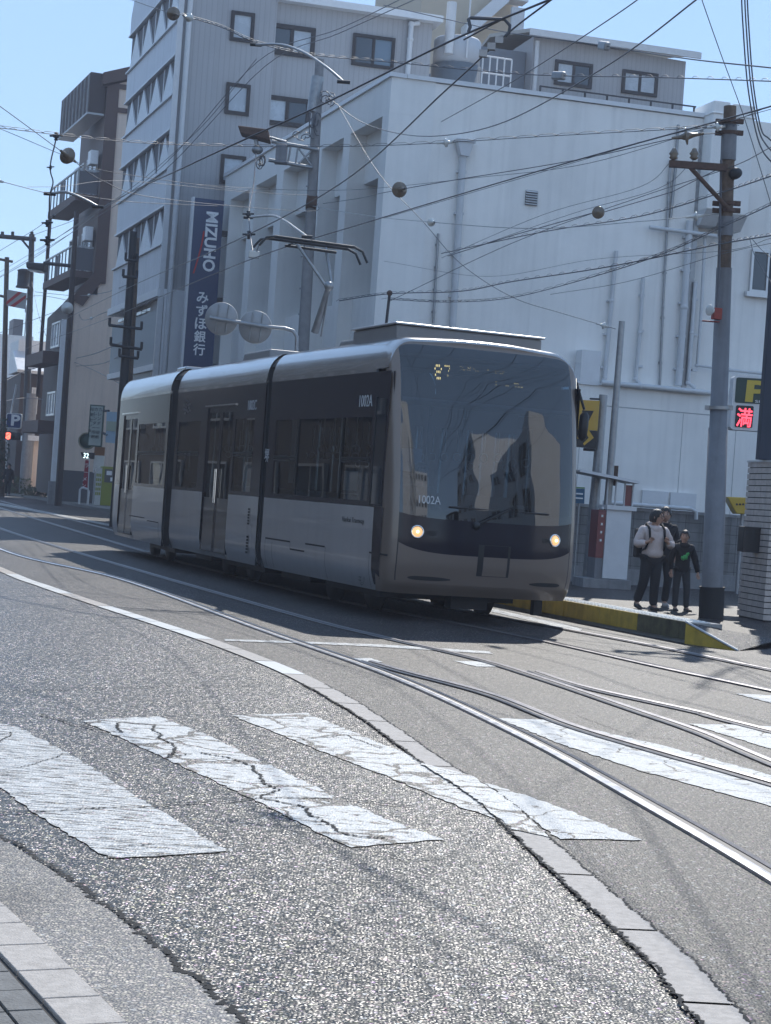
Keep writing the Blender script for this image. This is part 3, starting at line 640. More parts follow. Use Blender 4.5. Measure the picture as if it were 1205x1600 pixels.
mb = MB(); mb.wbox(FF, .1, LF - 3.7, .99, zg, .0, .12); mb.build('ground_floor_glass', M_glassblue, hotel)
mb = MB(); mb.wbox(FF, 0, LF, zg - .1, zg + .095, -.3, .22); mb.build('canopy_band', M_panel2, hotel)
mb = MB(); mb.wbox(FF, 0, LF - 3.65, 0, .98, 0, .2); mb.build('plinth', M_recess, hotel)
mb = MB(); zz0 = FG.hit(275, 560)[1]
mb.wbox(FG, .15, FG.hit(296, 540)[0], 2.5, FG.hit(280, 458)[1], .003, .06); mb.build('blue_panel', M_panel2, hotel)
for (x0, y0, x1, y1) in [(360, 19, 397, 66), (352, 131, 390, 180), (344, 243, 383, 289)]:
    window(FG, x0, y0, x1, y1, hotel, .0, M_frame, M_curtain, 0, .11)
for (x0, y0, x1, y1, pm) in [(419, 40, 492, 88, [M_pane, M_curtain]), (411, 152, 485, 198, [M_curtain, M_pane])]:
    window(FG, x0, y0, x1, y1, hotel, -.10, M_frame, pm, 1, .14)
window(FG, 550, 56, 616, 106, hotel, -.12, M_frame, [M_pane, M_glassblue], 1, .1)
# ---- vertical bank sign
tS = .9
FM = Frame(FS.p(LS, 0, 0) - FW.n * .0, AZW, 1)
a0 = FM.hit(304, 320, tS)[0]; a1 = FM.hit(350, 322, tS)[0]; z1 = FM.hit(326, 311, tS)[1]; z0 = FM.hit(300, 575, tS)[1] - .9
M_navy = mat('navy_sign', (.02, .05, .13), .35, 0, coat=.3); M_letter = mat('white_letter', (.95, .95, .95), .5); M_red = mat('sign_red', (.5, .02, .02), .5)
sg = thing('bank_sign', FM.p((a0 + a1) / 2, z0, tS), 'tall navy vertical bank sign with white Latin and Japanese lettering', 'sign')
mb = MB(); mb.wbox(FM, a0, a1, z0, z1, tS - .3, tS); mb.build('board', M_navy, sg)
mb = MB(); mb.wbox(FM, a0 - .07, a0 - .002, z0, z1 + .02, tS - .32, tS + .02); mb.build('edge_trim', M_white, sg)
mb = MB()
for zz_ in (z0 + 1, z0 + (z1 - z0) * .5, z1 - 1): mb = MB(); mb.wbox(FM, a1 + .002, a1 + .45, zz_ - .08, zz_ + .08, tS - .25, tS - .05); mb.build('bracket', M_dark, sg)
wS = a1 - a0; up = Vector((0, 0, 1))
ztM = FM.hit(330, 331, tS)[1]; zbM = FM.hit(322, 424, tS)[1]
text_mesh('lettering', 'MIZUHO', M_letter, FM.p(a0 + wS * .42, ztM, tS + .004), -up, FM.x, wS * .42, sg, w=ztM - zbM, depth=.006, bold=.03)
ztJ = FM.hit(318, 455, tS)[1]; zbJ = FM.hit(308, 556, tS)[1]; hj = (ztJ - zbJ) / 5
text_mesh('lettering', 'みずほ銀行', M_letter, FM.p(a0 + wS * .5 - hj * .5, ztJ, tS + .004), FM.x, up, hj, sg, depth=.006, vertical=True, pitch=1.0, bold=.02)
mb = MB(); pts = []
for k in range(13):
    q = k / 12; pts.append(FM.p(a0 + wS * (.10 + .26 * math.sin(q * 1.35)), zbM - .1 + q * (ztM - zbM) * .72, tS + .012))
for p, q in zip(pts[:-1], pts[1:]): mb.add([p, q, q + FM.x * .05, p + FM.x * .05], [(0, 1, 2, 3)])
mb.build('red_swoosh', M_red, sg)
# ---- beige and brown apartment building
YB = 92.0
cb = D(103, 620, YB); FBs = Frame(cb, AZW, 1); FBf = Frame(cb, -20.0, -1)
apt = thing('brown_building', (cb.x, cb.y, 0), 'beige and dark brown apartment building with balconies over the street', 'building')
zs = FBs.hit(116, 458)[1]; aup = FBs.hit(155, 425)[0]; zTop = FBs.hit(171, 132)[1]; LB = 13.0
mb = MB(); mb.wbox(FBs, 0.1, 22, .4, zs, -LB, 0); mb.build('lower_wall', M_beige, apt)
zTopR = FBs.hit(205, 97)[1]
mb = MB(); mb.prism([FBs.p(aup, zs + .003, 0), FBs.p(22, zs + .003, 0), FBs.p(22, zTopR + 6, 0), FBs.p(aup, zTop, 0)], FBs.n * -LB); mb.build('upper_wall', M_beige, apt)
mb = MB(); mb.prism([FBs.p(aup - .25, zTop - .1, .1), FBs.p(aup + .6, zs + 1.2, .1)[:] and FBs.p(aup - .25, zs + .6, .1), FBs.p(aup + .35, zs + .6, .1), FBs.p(aup + .35, zTop + .15, .1)], FBs.n * -(LB + .2)); mb.build('brown_cladding', M_brown, apt)
mb = MB(); mb.prism([FBs.p(-.1, zs - .3, .12), FBs.p(aup + .2, zs + 1.7, .12), FBs.p(aup + .2, zs + .75, .12), FBs.p(.5, zs - .6, .12)], FBs.n * -(LB + .3)); mb.build('sloping_coping', M_brown, apt)
mb = MB(); mb.wbox(FBs, -.22, .08, .4, zs - .3, -LB, .06); mb.build('street_front', M_brown2, apt)
mb = MB(); mb.prism([FBs.p(aup - .5, zTop - .1, .3), FBs.p(22, zTopR + 6.2, .3), FBs.p(22, zTopR + 6.8, .3), FBs.p(aup - .5, zTop + .5, .3)], FBs.n * -(LB + .6)); mb.build('roof', M_brown, apt)
FUp = Frame(FBs.p(aup - .26, 0, 0), -20.0, -1)
def bz(x, y): return FBs.hit(x, y)[1]
proj = 1.15
for (yt, yb) in [(272, 333), (385, 446)]:
    z1 = FUp.hit(150, yt, 0)[1]; z0 = FUp.hit(140, yb - 8, 0)[1]
    b = MB(); b.wbox(FUp, 0.2, 8.2, z0, z0 + .35, .02, proj); bal = b.build('balcony', M_brown, apt)
    r = MB(); r.wbox(FUp, .2, 8.2, z0 + 1.5, z0 + 1.58, proj - .12, proj - .04)
    for k in range(9): r.wbox(FUp, .22 + k * .97, .27 + k * .97, z0 + .36, z0 + 1.5, proj - .11, proj - .05)
    r.wbox(FUp, .2, .26, z0 + 1.5, z0 + 1.58, .05, proj - .13); r.build('railing', M_steel, bal)
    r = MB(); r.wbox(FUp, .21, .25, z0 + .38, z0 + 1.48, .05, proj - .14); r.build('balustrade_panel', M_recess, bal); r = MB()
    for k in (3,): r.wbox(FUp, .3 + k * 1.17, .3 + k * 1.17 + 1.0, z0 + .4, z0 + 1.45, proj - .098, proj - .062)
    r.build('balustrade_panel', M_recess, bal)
    for k in range(2): window_m(FUp, 1.0 + k * 3.5, 3.6 + k * 3.5, z0 + .45, z0 + 2.6, apt, .0, M_alu, M_pane, 1, .08)
    ac = MB(); ac.wbox(FUp, .35, 1.1, z0 + 1.9, z0 + 2.6, .1, .5); ac.build('air_unit', M_white, bal, bevel=.03)
zb1 = FUp.hit(140, 325, 0)[1]
for k in (8.0,):
    mb = MB(); mb.wbox(FUp, k, k + .16, 5.5, zb1 + .2, proj - .2, proj - .03); mb.build('balcony_post', M_brown, apt)
z1 = FUp.hit(168, 130, 0)[1]; z0 = FUp.hit(160, 190, 0)[1]
mb = MB(); mb.wbox(FUp, .2, 8.4, z0 + .3, z1 + .5, 0.02, .8); tb = mb.build('top_box', M_brown2, apt)
mb = MB(); mb.wbox(FUp, .1, 8.5, z0 + .2, z0 + .298, 0.02, .87)
for k in range(8): mb.wbox(FUp, .4 + k, .46 + k, z0 + .3, z1 + .4, .802, .86)
mb.build('box_trim', M_steel, tb)
for (yy0, yy1) in [(505, 545), (612, 650)]:
    zz0, zz1 = FBf.hit(92, yy1)[1], FBf.hit(95, yy0)[1]
    window_m(Frame(FBs.p(-.24, 0, 0), -20, -1), 1.2, 3.6, zz0, zz1, apt, 0, M_alu, M_curtain, 2, .1)
    mb = MB(); mb.wbox(Frame(FBs.p(-.24, 0, 0), -20, -1), .8, 6, zz0 - .9, zz0 - .3, .0, .9); mb.build('ledge', M_brown, apt)
for yy in (136, 173): 
    a, z = FBs.hit(192, yy); mb = MB(); mb.wbox(FBs, a - .35, a + .6, z - .12, z + .12, .01, .08); mb.build('vent', M_brown, apt)
a, z = FBs.hit(125, 755); mb = MB(); mb.wbox(FBs, .1, 9, .1, z + .6, .01, .12); mb.build('dado', M_recess, apt)
# grey pier in front of its corner
q = D(83, 776, 87); FPr = Frame(q, AZW, 1); zt = FPr.hit(102, 499)[1]
t = thing('grey_pillar', (q.x, q.y, 0), 'slim pale grey pillar standing behind the black steel pole', 'pillar')
mb = MB(); mb.wbox(FPr, -.16, .16, 0, zt, -.2, 0); mb.build('shaft', M_panel2, t); mb = MB(); mb.wbox(FPr, -.24, .24, 0, 1.1, -.28, .05); mb.build('base', M_conc, t)
# ---- far-left low houses
def block(name, x0, x1, yt, Y, m, label, depth=8, az=72, cat='building', zt=None):
    q0, q1 = D(x0, 745, Y), D(x1, 745, Y); fr = Frame(q0, az, 1); L = (q1 - q0).length
    z1 = zt or D((x0 + x1) / 2 + .072 * (745 - yt), yt, Y).z
    t = thing(name, (q0.x, q0.y, 0), label, cat); mb = MB(); mb.wbox(fr, 0, L, 0, z1, -depth, 0); mb.build('wall', m, t); return t, fr, L, z1
t, fr, L, z1 = block('brown_house', 22, 78, 585, 112, M_brown2, 'dark brown two storey house at the far left behind the wooden poles')
mb = MB(); mb.prism([fr.p(-.3, z1 + .01, .5), fr.p(L + .3, z1 + .01, .5), fr.p(L + .3, z1 + 1.3, -2.5), fr.p(-.3, z1 + 1.3, -2.5)], (0, 0, .18)); mb.build('roof', M_alu, t)
mb = MB(); mb.wbox(fr, 0.02, L, z1 + .2, z1 + 2.2, -7, -2.6); mb.build('upper_storey', M_wall2, t)
window_m(fr, L * .32, L * .5, z1 - 2.4, z1 - .8, t, 0, M_alu, M_curtain, 1, .1)
mb = MB(); mb.wbox(fr, L * .7, L * .7 + 1.1, z1 - 1.9, z1 - 1.2, .0, .5); mb.build('air_unit', M_white, t)
t, fr, L, z1 = block('beige_shop', 44, 84, 690, 108, M_beige, 'low beige shop wall behind the hedge at the far left', 3)
mb = MB(); mb.wbox(fr, -.2, L + .2, z1 + .003, z1 + .3, -3.2, .3); mb.build('canopy_edge', M_white, t)
t, fr, L, z1 = block('white_shop', 0, 44, 680, 116, M_wall2, 'pale shop front with a green door at the far left edge', 5)
mb = MB(); mb.wbox(fr, L * .45, L * .66, 0.1, 2.6, .01, .08); mb.build('door', mat('green_door', (.02, .16, .08), .5), t)
mb = MB(); mb.wbox(fr, L * .3, L * .9, 3.0, 3.6, .01, .1); mb.build('sign_band', mat('green_band', (.1, .3, .16), .5), t)
t, fr, L, z1 = block('white_block', -40, 36, 522, 150, M_wall, 'white flat roofed block rising behind the low houses at the left edge', 10)
window_m(fr, L * .78, L * .92, z1 - 3.2, z1 - 1.6, t, 0, M_frame, M_pane, 0, .12); mb = MB(); mb.wbox(fr, L * .6, L * .8, z1 + .01, z1 + 1.4, -4, -1); mb.build('roof_hut', M_recess, t)
mb = MB(); mb.tube([fr.p(L * .85, z1, -1), fr.p(L * .85, z1 + 2.6, -1)], .05); mb.ball(fr.p(L * .9, z1 + 2.2, -1), .35, sc=(1, .3, 1)); mb.build('aerial', M_steel, t)
# ---- penthouse house behind the white bank
c = D(832, 90, 68); FP = Frame(c, AZW, 1); 
ph = thing('grey_rooftop_house', (c.x, c.y, 0), 'grey corrugated upper storey with two windows and a pale roof behind the white bank', 'building')
aE = FP.hit(1071, 110)[0]; z0 = 7.0; zR0 = FP.hit(832, 62)[1]; zR1 = FP.hit(1071, 96)[1]; aL = 3.4
mb = MB(); mb.prism([FP.p(0, z0, 0), FP.p(aE, z0, 0), FP.p(aE, zR1, 0), FP.p(0, zR1 + .15, 0)], FP.n * -9); mb.build('wall', M_side, ph)
zq = zR1 + .16
mb = MB(); mb.prism([FP.p(-.3, zq, .45), FP.p(aE + .35, zq, .45), FP.p(aE + .35, zq + .9, -4.5), FP.p(-.3, zq + .9, -4.5)], (0, 0, .14)); mb.prism([FP.p(-.3, zq, -9.4), FP.p(aE + .35, zq, -9.4), FP.p(aE + .35, zq + .9, -4.51), FP.p(-.3, zq + .9, -4.51)], (0, 0, .14)); rf = mb.build('roof', M_roof, ph)
mb = MB(); mb.wbox(FP, -.32, aE + .37, zq - .12, zq + .1, .455, .55); mb.build('gutter_edge', M_pipe, rf)
window(FP, 866, 97, 925, 136, ph, 0, M_frame, [M_curtain, M_pane], 1, .12); window(FP, 971, 112, 1027, 149, ph, 0, M_frame, [M_curtain, M_curtain], 1, .12)
a0, z_ = FP.hit(835, 128, .8); mb = MB(); a1 = FP.hit(1062, 158, .8)[0]; zr_ = FP.hit(940, 146, .8)[1]
for dz in (0, .35, .7): mb.wbox(FP, .1, aE + .2, zr_ - dz - .05, zr_ - dz, .75, .8)
for k in range(8): mb.wbox(FP, .1 + k * (aE) / 7, .16 + k * (aE) / 7, zr_ - 1.2, zr_, .745, .74 + .065)
mb.build('balcony_rail', M_dark, ph)
mb = MB(); mb.wbox(FP, -2.2, -.02, z0, zR1 - .3, -8, -.7); mb.build('side_wall', mat('shaded_side_cladding', (.16, .18, .21), .6), ph)  # left-facing side made darker blue grey, its shade put into the colour
mb = MB(); mb.tube([FP.p(.12, z0, .12), FP.p(.12, zq - .2, .12)], .08); mb.build('drain_pipe', M_pipe, ph)
# ---- cream building beyond
c = D(655, 60, 84); FC = Frame(c, AZW, 1); t = thing('cream_building', (c.x, c.y, 0), 'tall cream building with an outside stair rising behind the rooftops', 'building')
aE = FC.hit(798, 60)[0]; zt = FC.hit(720, -70)[1]
mb = MB(); mb.wbox(FC, 0, aE, 4, zt, -9, 0); mb.build('wall', M_cream, t)
mb = MB(); p0, p1 = FC.hit(728, 62, 1.2), FC.hit(796, 2, 1.2)
mb.prism([FC.p(p0[0], p0[1], .3), FC.p(p1[0], p1[1], .3), FC.p(p1[0], p1[1] + .75, .3), FC.p(p0[0], p0[1] + .75, .3)], FC.n * .9)
p2 = FC.hit(806, 4, 1.2); mb.wbox(FC, p1[0] + .01, p2[0] + .6, p1[1] + .1, p1[1] + .75, .3, 1.2); mb.build('stair', M_white, t)
mb = MB(); a, z = FC.hit(800, 20, .5); mb.wbox(FC, aE - .5, aE + .1, 4, z, 1.3, 1.5); mb.build('stair_post', M_pipe, t)
# ---- water tank
c = D(713, 100, 62); t = thing('water_tank', (c.x, c.y, 7), 'pale round water tank on a dark ring behind the white parapet', 'tank')
kx = 62 / F_PX; zt_, zb_ = D(713, 62, 62).z, D(710, 104, 62).z
M_tank = mat('tank_enamel', (.45, .48, .52), .5, 0, var=.06, vs=1)
mb = MB(); mb.lathe((c.x, c.y, zb_), (0, 0, 1), [(0, 0), (37 * kx, 0), (37 * kx, (zt_ - zb_) * .9), (34 * kx, zt_ - zb_), (0, zt_ - zb_ + .1)], 28); mb.build('drum', M_tank, t)
mb = MB(); mb.lathe((c.x, c.y, 7), (0, 0, 1), [(39 * kx, 0), (39 * kx, zb_ - 7 - .01), (0, zb_ - 7 - .01)], 28); mb.build('ring_base', mat('ring_grey', (.16, .18, .2), .6), t)
mb = MB(); mb.tube([(c.x - .3, c.y - .85, zb_ + .2), (c.x - .3, c.y - .85, zt_ + 1.0)], .16); mb.tube([(c.x + .3, c.y - .85, zb_ + .1), (c.x + .3, c.y - .85, zt_ + 2.4)], .03); mb.build('pipe', M_pipe, t)
# rooftop railing between tank and house
q0, q1 = D(752, 130, 61), D(797, 136, 61.3); t = thing('roof_railing', (q0.x, q0.y, 7), 'light steel railing on the roof between the water tank and the grey rooftop house', 'railing')
mb = MB(); zt_ = D(770, 88, 61).z
for k in range(5): p = q0.lerp(q1, k / 4); mb.tube([(p.x, p.y, 7), (p.x, p.y, zt_)], .03, 6)
for z in (zt_, zt_ - .55): mb.tube([(q0.x, q0.y, z), (q1.x, q1.y, z)], .03, 6)
mb.build('rails', M_pipe, t)
# ---- block wall in front of the bank
M_block = mat('concrete_block', (.20, .20, .20), .9, 0, var=.22, vs=3, bump=.3, bs=60, streak=.35)
FK = Frame((5.51, 39.5), AZW, 1); zk = FK.hit(1000, 798)[1]
add_lines(M_block, FK.x, .4, .035, .45); add_lines(M_block, (0, 0, 1), .2, .07, .5)
t = thing('block_wall', (5.51, 39.5, 0), 'long grey concrete block wall standing behind the three people', 'wall')
mb = MB(); mb.wbox(FK, -5.5, 9, 0, zk, -.15, 0)
for k in range(-2, 4): mb.wbox(FK, k * 2.0, k * 2.0 + .12, 0, zk, .0, .01)
mb.build('blocks', M_block, t); mb = MB(); mb.wbox(FK, -5.5, 9, zk + .002, zk + .06, -.18, .03); mb.build('coping', M_conc, t)
mb = MB(); mb.wbox(FK, -5.5, 9, 0, .34, .012, .16); mb.build('footing', M_conc, t)
t = thing('wall_pipe', FK.p(0, zk + .1, 0), 'pale pipe along the top of the block wall, bent down at its right end', 'pipe')
p1 = FK.hit(1080, 796, .1)[0]; mb = MB(); mb.tube([FK.p(-1, zk + .12, .1), FK.p(p1, zk + .12, .1), FK.p(p1 + .12, zk + .06, .1), FK.p(p1 + .13, zk - .1, .1)], .045); mb.build('tube', M_pipe, t)
# ---- buildings on the opposite side, behind the camera: the windscreen mirrors them
def behind(cx, cy, az, L, dp, h, m, label, nf, nw, name='street_building'):
    fr = Frame((cx, cy), az, 1 if (Vector((1.5, 12)) - Vector((cx, cy))).dot(Vector((math.cos(rad(az)), -math.sin(rad(az))))) > 0 else -1)
    t = thing(name, (cx, cy, 0), label, 'building'); mb = MB(); mb.wbox(fr, 0, L, 0, h, -dp, 0); mb.build('wall', m, t)
    for i in range(nf):
        for k in range(nw):
            w = L / nw; window_m(fr, w * (k + .22), w * (k + .78), h * (i + .32) / nf, h * (i + .78) / nf, t, 0, M_alu, M_pane, 1, .1)
M_bw = mat('far_white_render', (.85, .86, .88), .8, 0, var=.05, vs=.8)
behind(14.5, 15.5, 158, 9, 9, 9.5, M_bw, 'white three storey house across the street, out of the picture to the right', 3, 3)
behind(19, 4.5, 158, 10, 9, 14, M_bw, 'white five storey block across the street, out of the picture to the right', 5, 3)
behind(23.5, -7.5, 158, 12, 9, 8, M_brown2, 'dark two storey shop across the street behind the camera', 2, 3)
behind(2.5, -9, 158, 9, 9, 16, M_bw, 'white corner house behind the camera', 5, 3)
behind(6.5, -19, 158, 12, 9, 22, M_wall2, 'pale apartment block down the street behind the camera', 5, 4)
behind(14, -44, 75, 14, 8, 24, M_bw, 'pale block closing the view down the street behind the camera', 4, 4)
# ================================================================ TRAM
M_belt = mat('dark_belt_paint', (.017, .015, .024), .14, 0, spec=.36)
M_silver = mat('silver_paint', (.52, .525, .54), .28, .5, coat=.4, streak=.06)
M_roofsh = mat('roof_metal', (.46, .45, .44), .2, .75, var=.04, vs=2, coat=.5)
M_bronze = mat('bronze_frame_paint', (.22, .175, .145), .34, .3, coat=.4)
M_tan = mat('tan_bumper_paint', (.19, .15, .125), .40, .1, coat=.2)
M_wind = glass_mat('windscreen_glass', (.10, .20, .29), .06, .008, wav=.12)
M_tglass = glass_mat('side_window_glass', (.34, .40, .44), .0, .008, wav=.012)
M_inner = mat('tram_interior', (.16, .16, .17), .7)
M_innerd = mat('dark_interior', (.05, .055, .06), .7)
M_seat = mat('seat_fabric', (.22, .26, .25), .8)
M_led = mat('orange_led', (.1, .03, .0), .5, emit=(1, .42, .12), es=5)
M_lamp = mat('headlamp_glow', (.8, .6, .35), .2, emit=(1, .55, .2), es=.45)
M_chrome = mat('chrome', (.8, .8, .8), .08, 1)
M_seam = mat('panel_seam', (.02, .02, .022), .7)
M_equip = mat('roof_equipment_paint', (.28, .27, .265), .5, .3, var=.08, vs=3)
TD = Vector((.3665, -.9304, 0)).normalized(); WT = 2.62
tram = thing('tram', (-1.9, 30, 0), 'three section dark purple and silver tram heading toward the camera on the street track', 'tram')
ZL, ZB, ZBT, ZG = .33, 1.36, 3.06, 3.10
class Mod:
    def __init__(s, front, rear, w=WT):   # front and rear points of the left side line (plan)
        f, r = Vector((*front, 0)), Vector((*rear, 0)); s.L = (r - f).length; s.o = f
        s.b = (r - f).normalized(); s.w = Vector((-s.b.y, s.b.x, 0)) * -1
        if s.w.x < 0: s.w = -s.w
        s.W = w
        s.fr = Frame((f.x, f.y), math.degrees(math.atan2(s.b.x, s.b.y)), -1)
    def p(s, u, v, z): return s.o + s.b * u + s.w * v + Vector((0, 0, z))
    def u(s, px, py=700): return s.fr.hit(px, py)[0]
    def z(s, px, py): return s.fr.hit(px, py)[1]
def roofprof(v, W=WT):
    """roof height over the width"""
    t = min(v, W - v)
    if t < 0: return ZG
    r = .34
    if t >= r: return 3.53 + .04 * min(1, (t - r) / .7)
    q = 1 - t / r; return ZG + (3.53 - ZG) * math.sqrt(max(0, 1 - q ** 2.2))
def lower_prof(z):  # inward tuck of the side near the bottom
    return .07 * max(0, (.62 - z) / .29) ** 1.6
def wall_cells(m, side, u0, u1, z0, z1, holes, mat_, name, th=.05):
    """a flat side panel with rectangular openings"""
    us = sorted({u0, u1, *[h[0] for h in holes], *[h[1] for h in holes]}); zs = sorted({z0, z1, *[h[2] for h in holes], *[h[3] for h in holes]})
    mb = MB(); v0, v1 = (0, th) if side == 0 else (m.W, m.W - th)
    inside = lambda a, b: any(h[0] - 1e-6 <= a and b <= h[1] + 1e-6 for h in holes)
    for a, b in zip(us[:-1], us[1:]):
        for c, d in zip(zs[:-1], zs[1:]):
            if any(h[0] - 1e-6 <= a and b <= h[1] + 1e-6 and h[2] - 1e-6 <= c and d <= h[3] + 1e-6 for h in holes): continue
            q = [(a, c), (b, c), (b, d), (a, d)]
            mb.add([m.p(x, v0, y) for x, y in q], [(0, 1, 2, 3)]); mb.add([m.p(x, v1, y) for x, y in q], [(0, 1, 2, 3)])
    for h in holes:
        for (x0, y0, x1, y1) in [(h[0], h[2], h[1], h[2]), (h[1], h[2], h[1], h[3]), (h[1], h[3], h[0], h[3]), (h[0], h[3], h[0], h[2])]:
            mb.add([m.p(x0, v0, y0), m.p(x1, v0, y1) if False else m.p(x1, v0, y1), m.p(x1, v1, y1), m.p(x0, v1, y0)], [(0, 1, 2, 3)])
    return mb.build(name, mat_, tram)
def pane(m, side, h, parent, name='window', vent=None, mulls=()):
    v = .012 if side == 0 else m.W - .012; v2 = .02 if side == 0 else m.W - .02
    g = MB(); g.add([m.p(h[0], v, h[2]), m.p(h[1], v, h[2]), m.p(h[1], v, h[3]), m.p(h[0], v, h[3])], [(3, 2, 1, 0) if side == 0 else (0, 1, 2, 3)]); w = g.build(name, M_tglass, parent)
    vo = -.004 if side == 0 else m.W + .004; vi = .03 if side == 0 else m.W - .03
    def bar(a, b, c, d): fr = MB(); fr.hexa([m.p(a, vo, c), m.p(b, vo, c), m.p(b, vi, c), m.p(a, vi, c), m.p(a, vo, d), m.p(b, vo, d), m.p(b, vi, d), m.p(a, vi, d)]); fr.build('window_bar', M_dark, w)
    for x in mulls: bar(x - .02, x + .02, h[2], h[3])
    if vent:
        for (a, b) in vent: bar(a, b, h[3] - .55, h[3] - .515); bar(a, b, h[3] - .585, h[3] - .565)
    return w
def roof_shell(m, u0, u1, name='roof_shell', n=2):
    vs = [0, .004, .02, .05, .09, .15, .22, .3, .36, .6, 1.0, m.W / 2]; vs = vs + [m.W - v for v in reversed(vs[:-1])]
    mb = MB(); mb.grid(lambda a, b: m.p(u0 + (u1 - u0) * a, vs[round(b * (len(vs) - 1))], roofprof(vs[round(b * (len(vs) - 1))])), n, len(vs) - 1)
    mb.smooth = False
    for sd in (0, 1):
        v = -.004 if sd == 0 else m.W + .004; vi = .03 if sd == 0 else m.W - .03
        mb.hexa([m.p(u0, v, ZBT + .002), m.p(u1, v, ZBT + .002), m.p(u1, vi, ZBT + .002), m.p(u0, vi, ZBT + .002), m.p(u0, v, ZG + .012), m.p(u1, v, ZG + .012), m.p(u1, vi, ZG + .012), m.p(u0, vi, ZG + .012)])
    return mb.build(name, M_roofsh, tram)
def skirt(m, side, u0, u1, zt=ZB, name='lower_panel', mt=None):
    zs = [ZL, .36, .42, .5, .62, .9, zt]
    def q(a, b):
        z = zs[round(b * 6)]; v = lower_prof(z); return m.p(u0 + (u1 - u0) * a, v if side == 0 else m.W - v, z)
    mb = MB(); mb.grid(q, max(2, int((u1 - u0) / .5)), 6); return mb.build(name, mt or M_silver, tram)
def seam(m, pts, w=.012, side=0, name='panel_seam', parent=None):
    """thin dark joints on the skirt: list of (u0,z0,u1,z1)"""
    mb = MB()
    for (a, z0, b, z1) in pts:
        k = 5
        for i in range(k):
            ua, ub = a + (b - a) * i / k, a + (b - a) * (i + 1) / k; za, zb_ = z0 + (z1 - z0) * i / k, z0 + (z1 - z0) * (i + 1) / k
            e = .003
            va, vb = lower_prof(za) - e, lower_prof(zb_) - e
            if side: va, vb = m.W - va, m.W - vb
            if abs(b - a) > abs(z1 - z0): q = [m.p(ua, va, za - w / 2), m.p(ub, vb, zb_ - w / 2), m.p(ub, vb, zb_ + w / 2), m.p(ua, va, za + w / 2)]
            else: q = [m.p(ua - w / 2, va, za), m.p(ua + w / 2, va, za), m.p(ub + w / 2, vb, zb_), m.p(ub - w / 2, vb, zb_)]
            mb.add(q, [(0, 1, 2, 3)])
    return mb.build(name, M_seam, parent or tram)
def endwall(m, u, name='bulkhead'):
    vs = [0.02, .06, .15, .3, .6, m.W / 2]; vs = vs + [m.W - v for v in reversed(vs[:-1])]
    pts = [m.p(u, .08, ZL)] + [m.p(u, v, roofprof(v) - .03) for v in vs] + [m.p(u, m.W - .08, ZL)]
    mb = MB(); n = len(vs)
    for a, b in zip(vs[:-1], vs[1:]):
        if a >= .6 - 1e-6 and b <= m.W - .6 + 1e-6: mb.add([m.p(u, a, 2.5), m.p(u, b, 2.5), m.p(u, b, roofprof(b) - .03), m.p(u, a, roofprof(a) - .03)], [(0, 1, 2, 3)])
        else: mb.add([m.p(u, a, ZL), m.p(u, b, ZL), m.p(u, b, roofprof(b) - .03), m.p(u, a, roofprof(a) - .03)], [(0, 1, 2, 3)])
    return mb.build(name, M_innerd, tram)
def floor(m, u0, u1):
    mb = MB(); mb.hexa([m.p(u0, .09, .36), m.p(u1, .09, .36), m.p(u1, m.W - .09, .36), m.p(u0, m.W - .09, .36), m.p(u0, .09, .42), m.p(u1, .09, .42), m.p(u1, m.W - .09, .42), m.p(u0, m.W - .09, .42)])
    mb.hexa([m.p(u0, .09, 2.72), m.p(u1, .09, 2.72), m.p(u1, m.W - .09, 2.72), m.p(u0, m.W - .09, 2.72), m.p(u0, .09, 2.76), m.p(u1, .09, 2.76), m.p(u1, m.W - .09, 2.76), m.p(u0, m.W - .09, 2.76)])
    return mb.build('floor', M_inner, tram)
def seats(m, us, side):
    for u in us:
        mb = MB(); v0 = .14 if side == 0 else m.W - .58
        c = m.p(u, v0 + .22, .85); R = math.atan2(m.b.y, m.b.x)
        mb.box(c, (.44, .42, .10), R); mb.box(m.p(u + .2, v0 + .22, 1.2), (.09, .42, .62), R); mb.box(m.p(u, v0 + .22, .6), (.25, .3, .4), R)
        mb.build('seat', M_seat, tram, bevel=.03)
A0, B0, C0, D0 = (-.01, 22.82), (-1.80, 27.36), (-3.88, 33.0), (-5.55, 37.9)
m1 = Mod(A0, B0); m2 = Mod((-1.90, 27.64), (-3.80, 32.82)); m3 = Mod((-3.97, 33.1), D0)
NOSE = .62   # where the straight side begins behind the side reference point
# -- front section
mwin = [(m1.u(579, 700), m1.u(429, 700), ZB + .07, m1.z(500, 654))]
cabw = [(m1.u(579) - .46, m1.u(579) - .10, ZB + .02, m1.z(590, 640))]
h1 = [mwin[0]]
U1 = m1.L
wall_cells(m1, 0, .10, U1, ZB, ZBT, h1, M_belt, 'upper_panel')
w1 = h1[0]
pane(m1, 0, w1, tram, vent=[(w1[0], w1[0] + 1.05), (w1[1] - 1.0, w1[1])], mulls=(w1[0] + 1.07, w1[1] - 1.02))
hr = [(1.3, 2.4, ZB + .1, 2.55), (2.9, 4.6, ZB + .1, 2.55)]
wall_cells(m1, 1, .10, U1, ZB, ZBT, hr, M_belt, 'upper_panel')
for h in hr: pane(m1, 1, h, tram)
skirt(m1, 0, .46, U1); skirt(m1, 1, .46, U1)
roof_shell(m1, .62, U1); endwall(m1, U1 - .02); floor(m1, .15, U1); seats(m1, (1.9, 2.8, 3.7, 4.5), 0); seats(m1, (1.9, 2.8, 3.7, 4.5), 1)
zq = lambda px, py: m1.z(px, py)
uu = lambda px, py: m1.fr.hit(px, py)[0]
def sp(x0, y0, x1, y1): return (uu(x0, y0), zq(x0, y0), uu(x1, y1), zq(x1, y1))
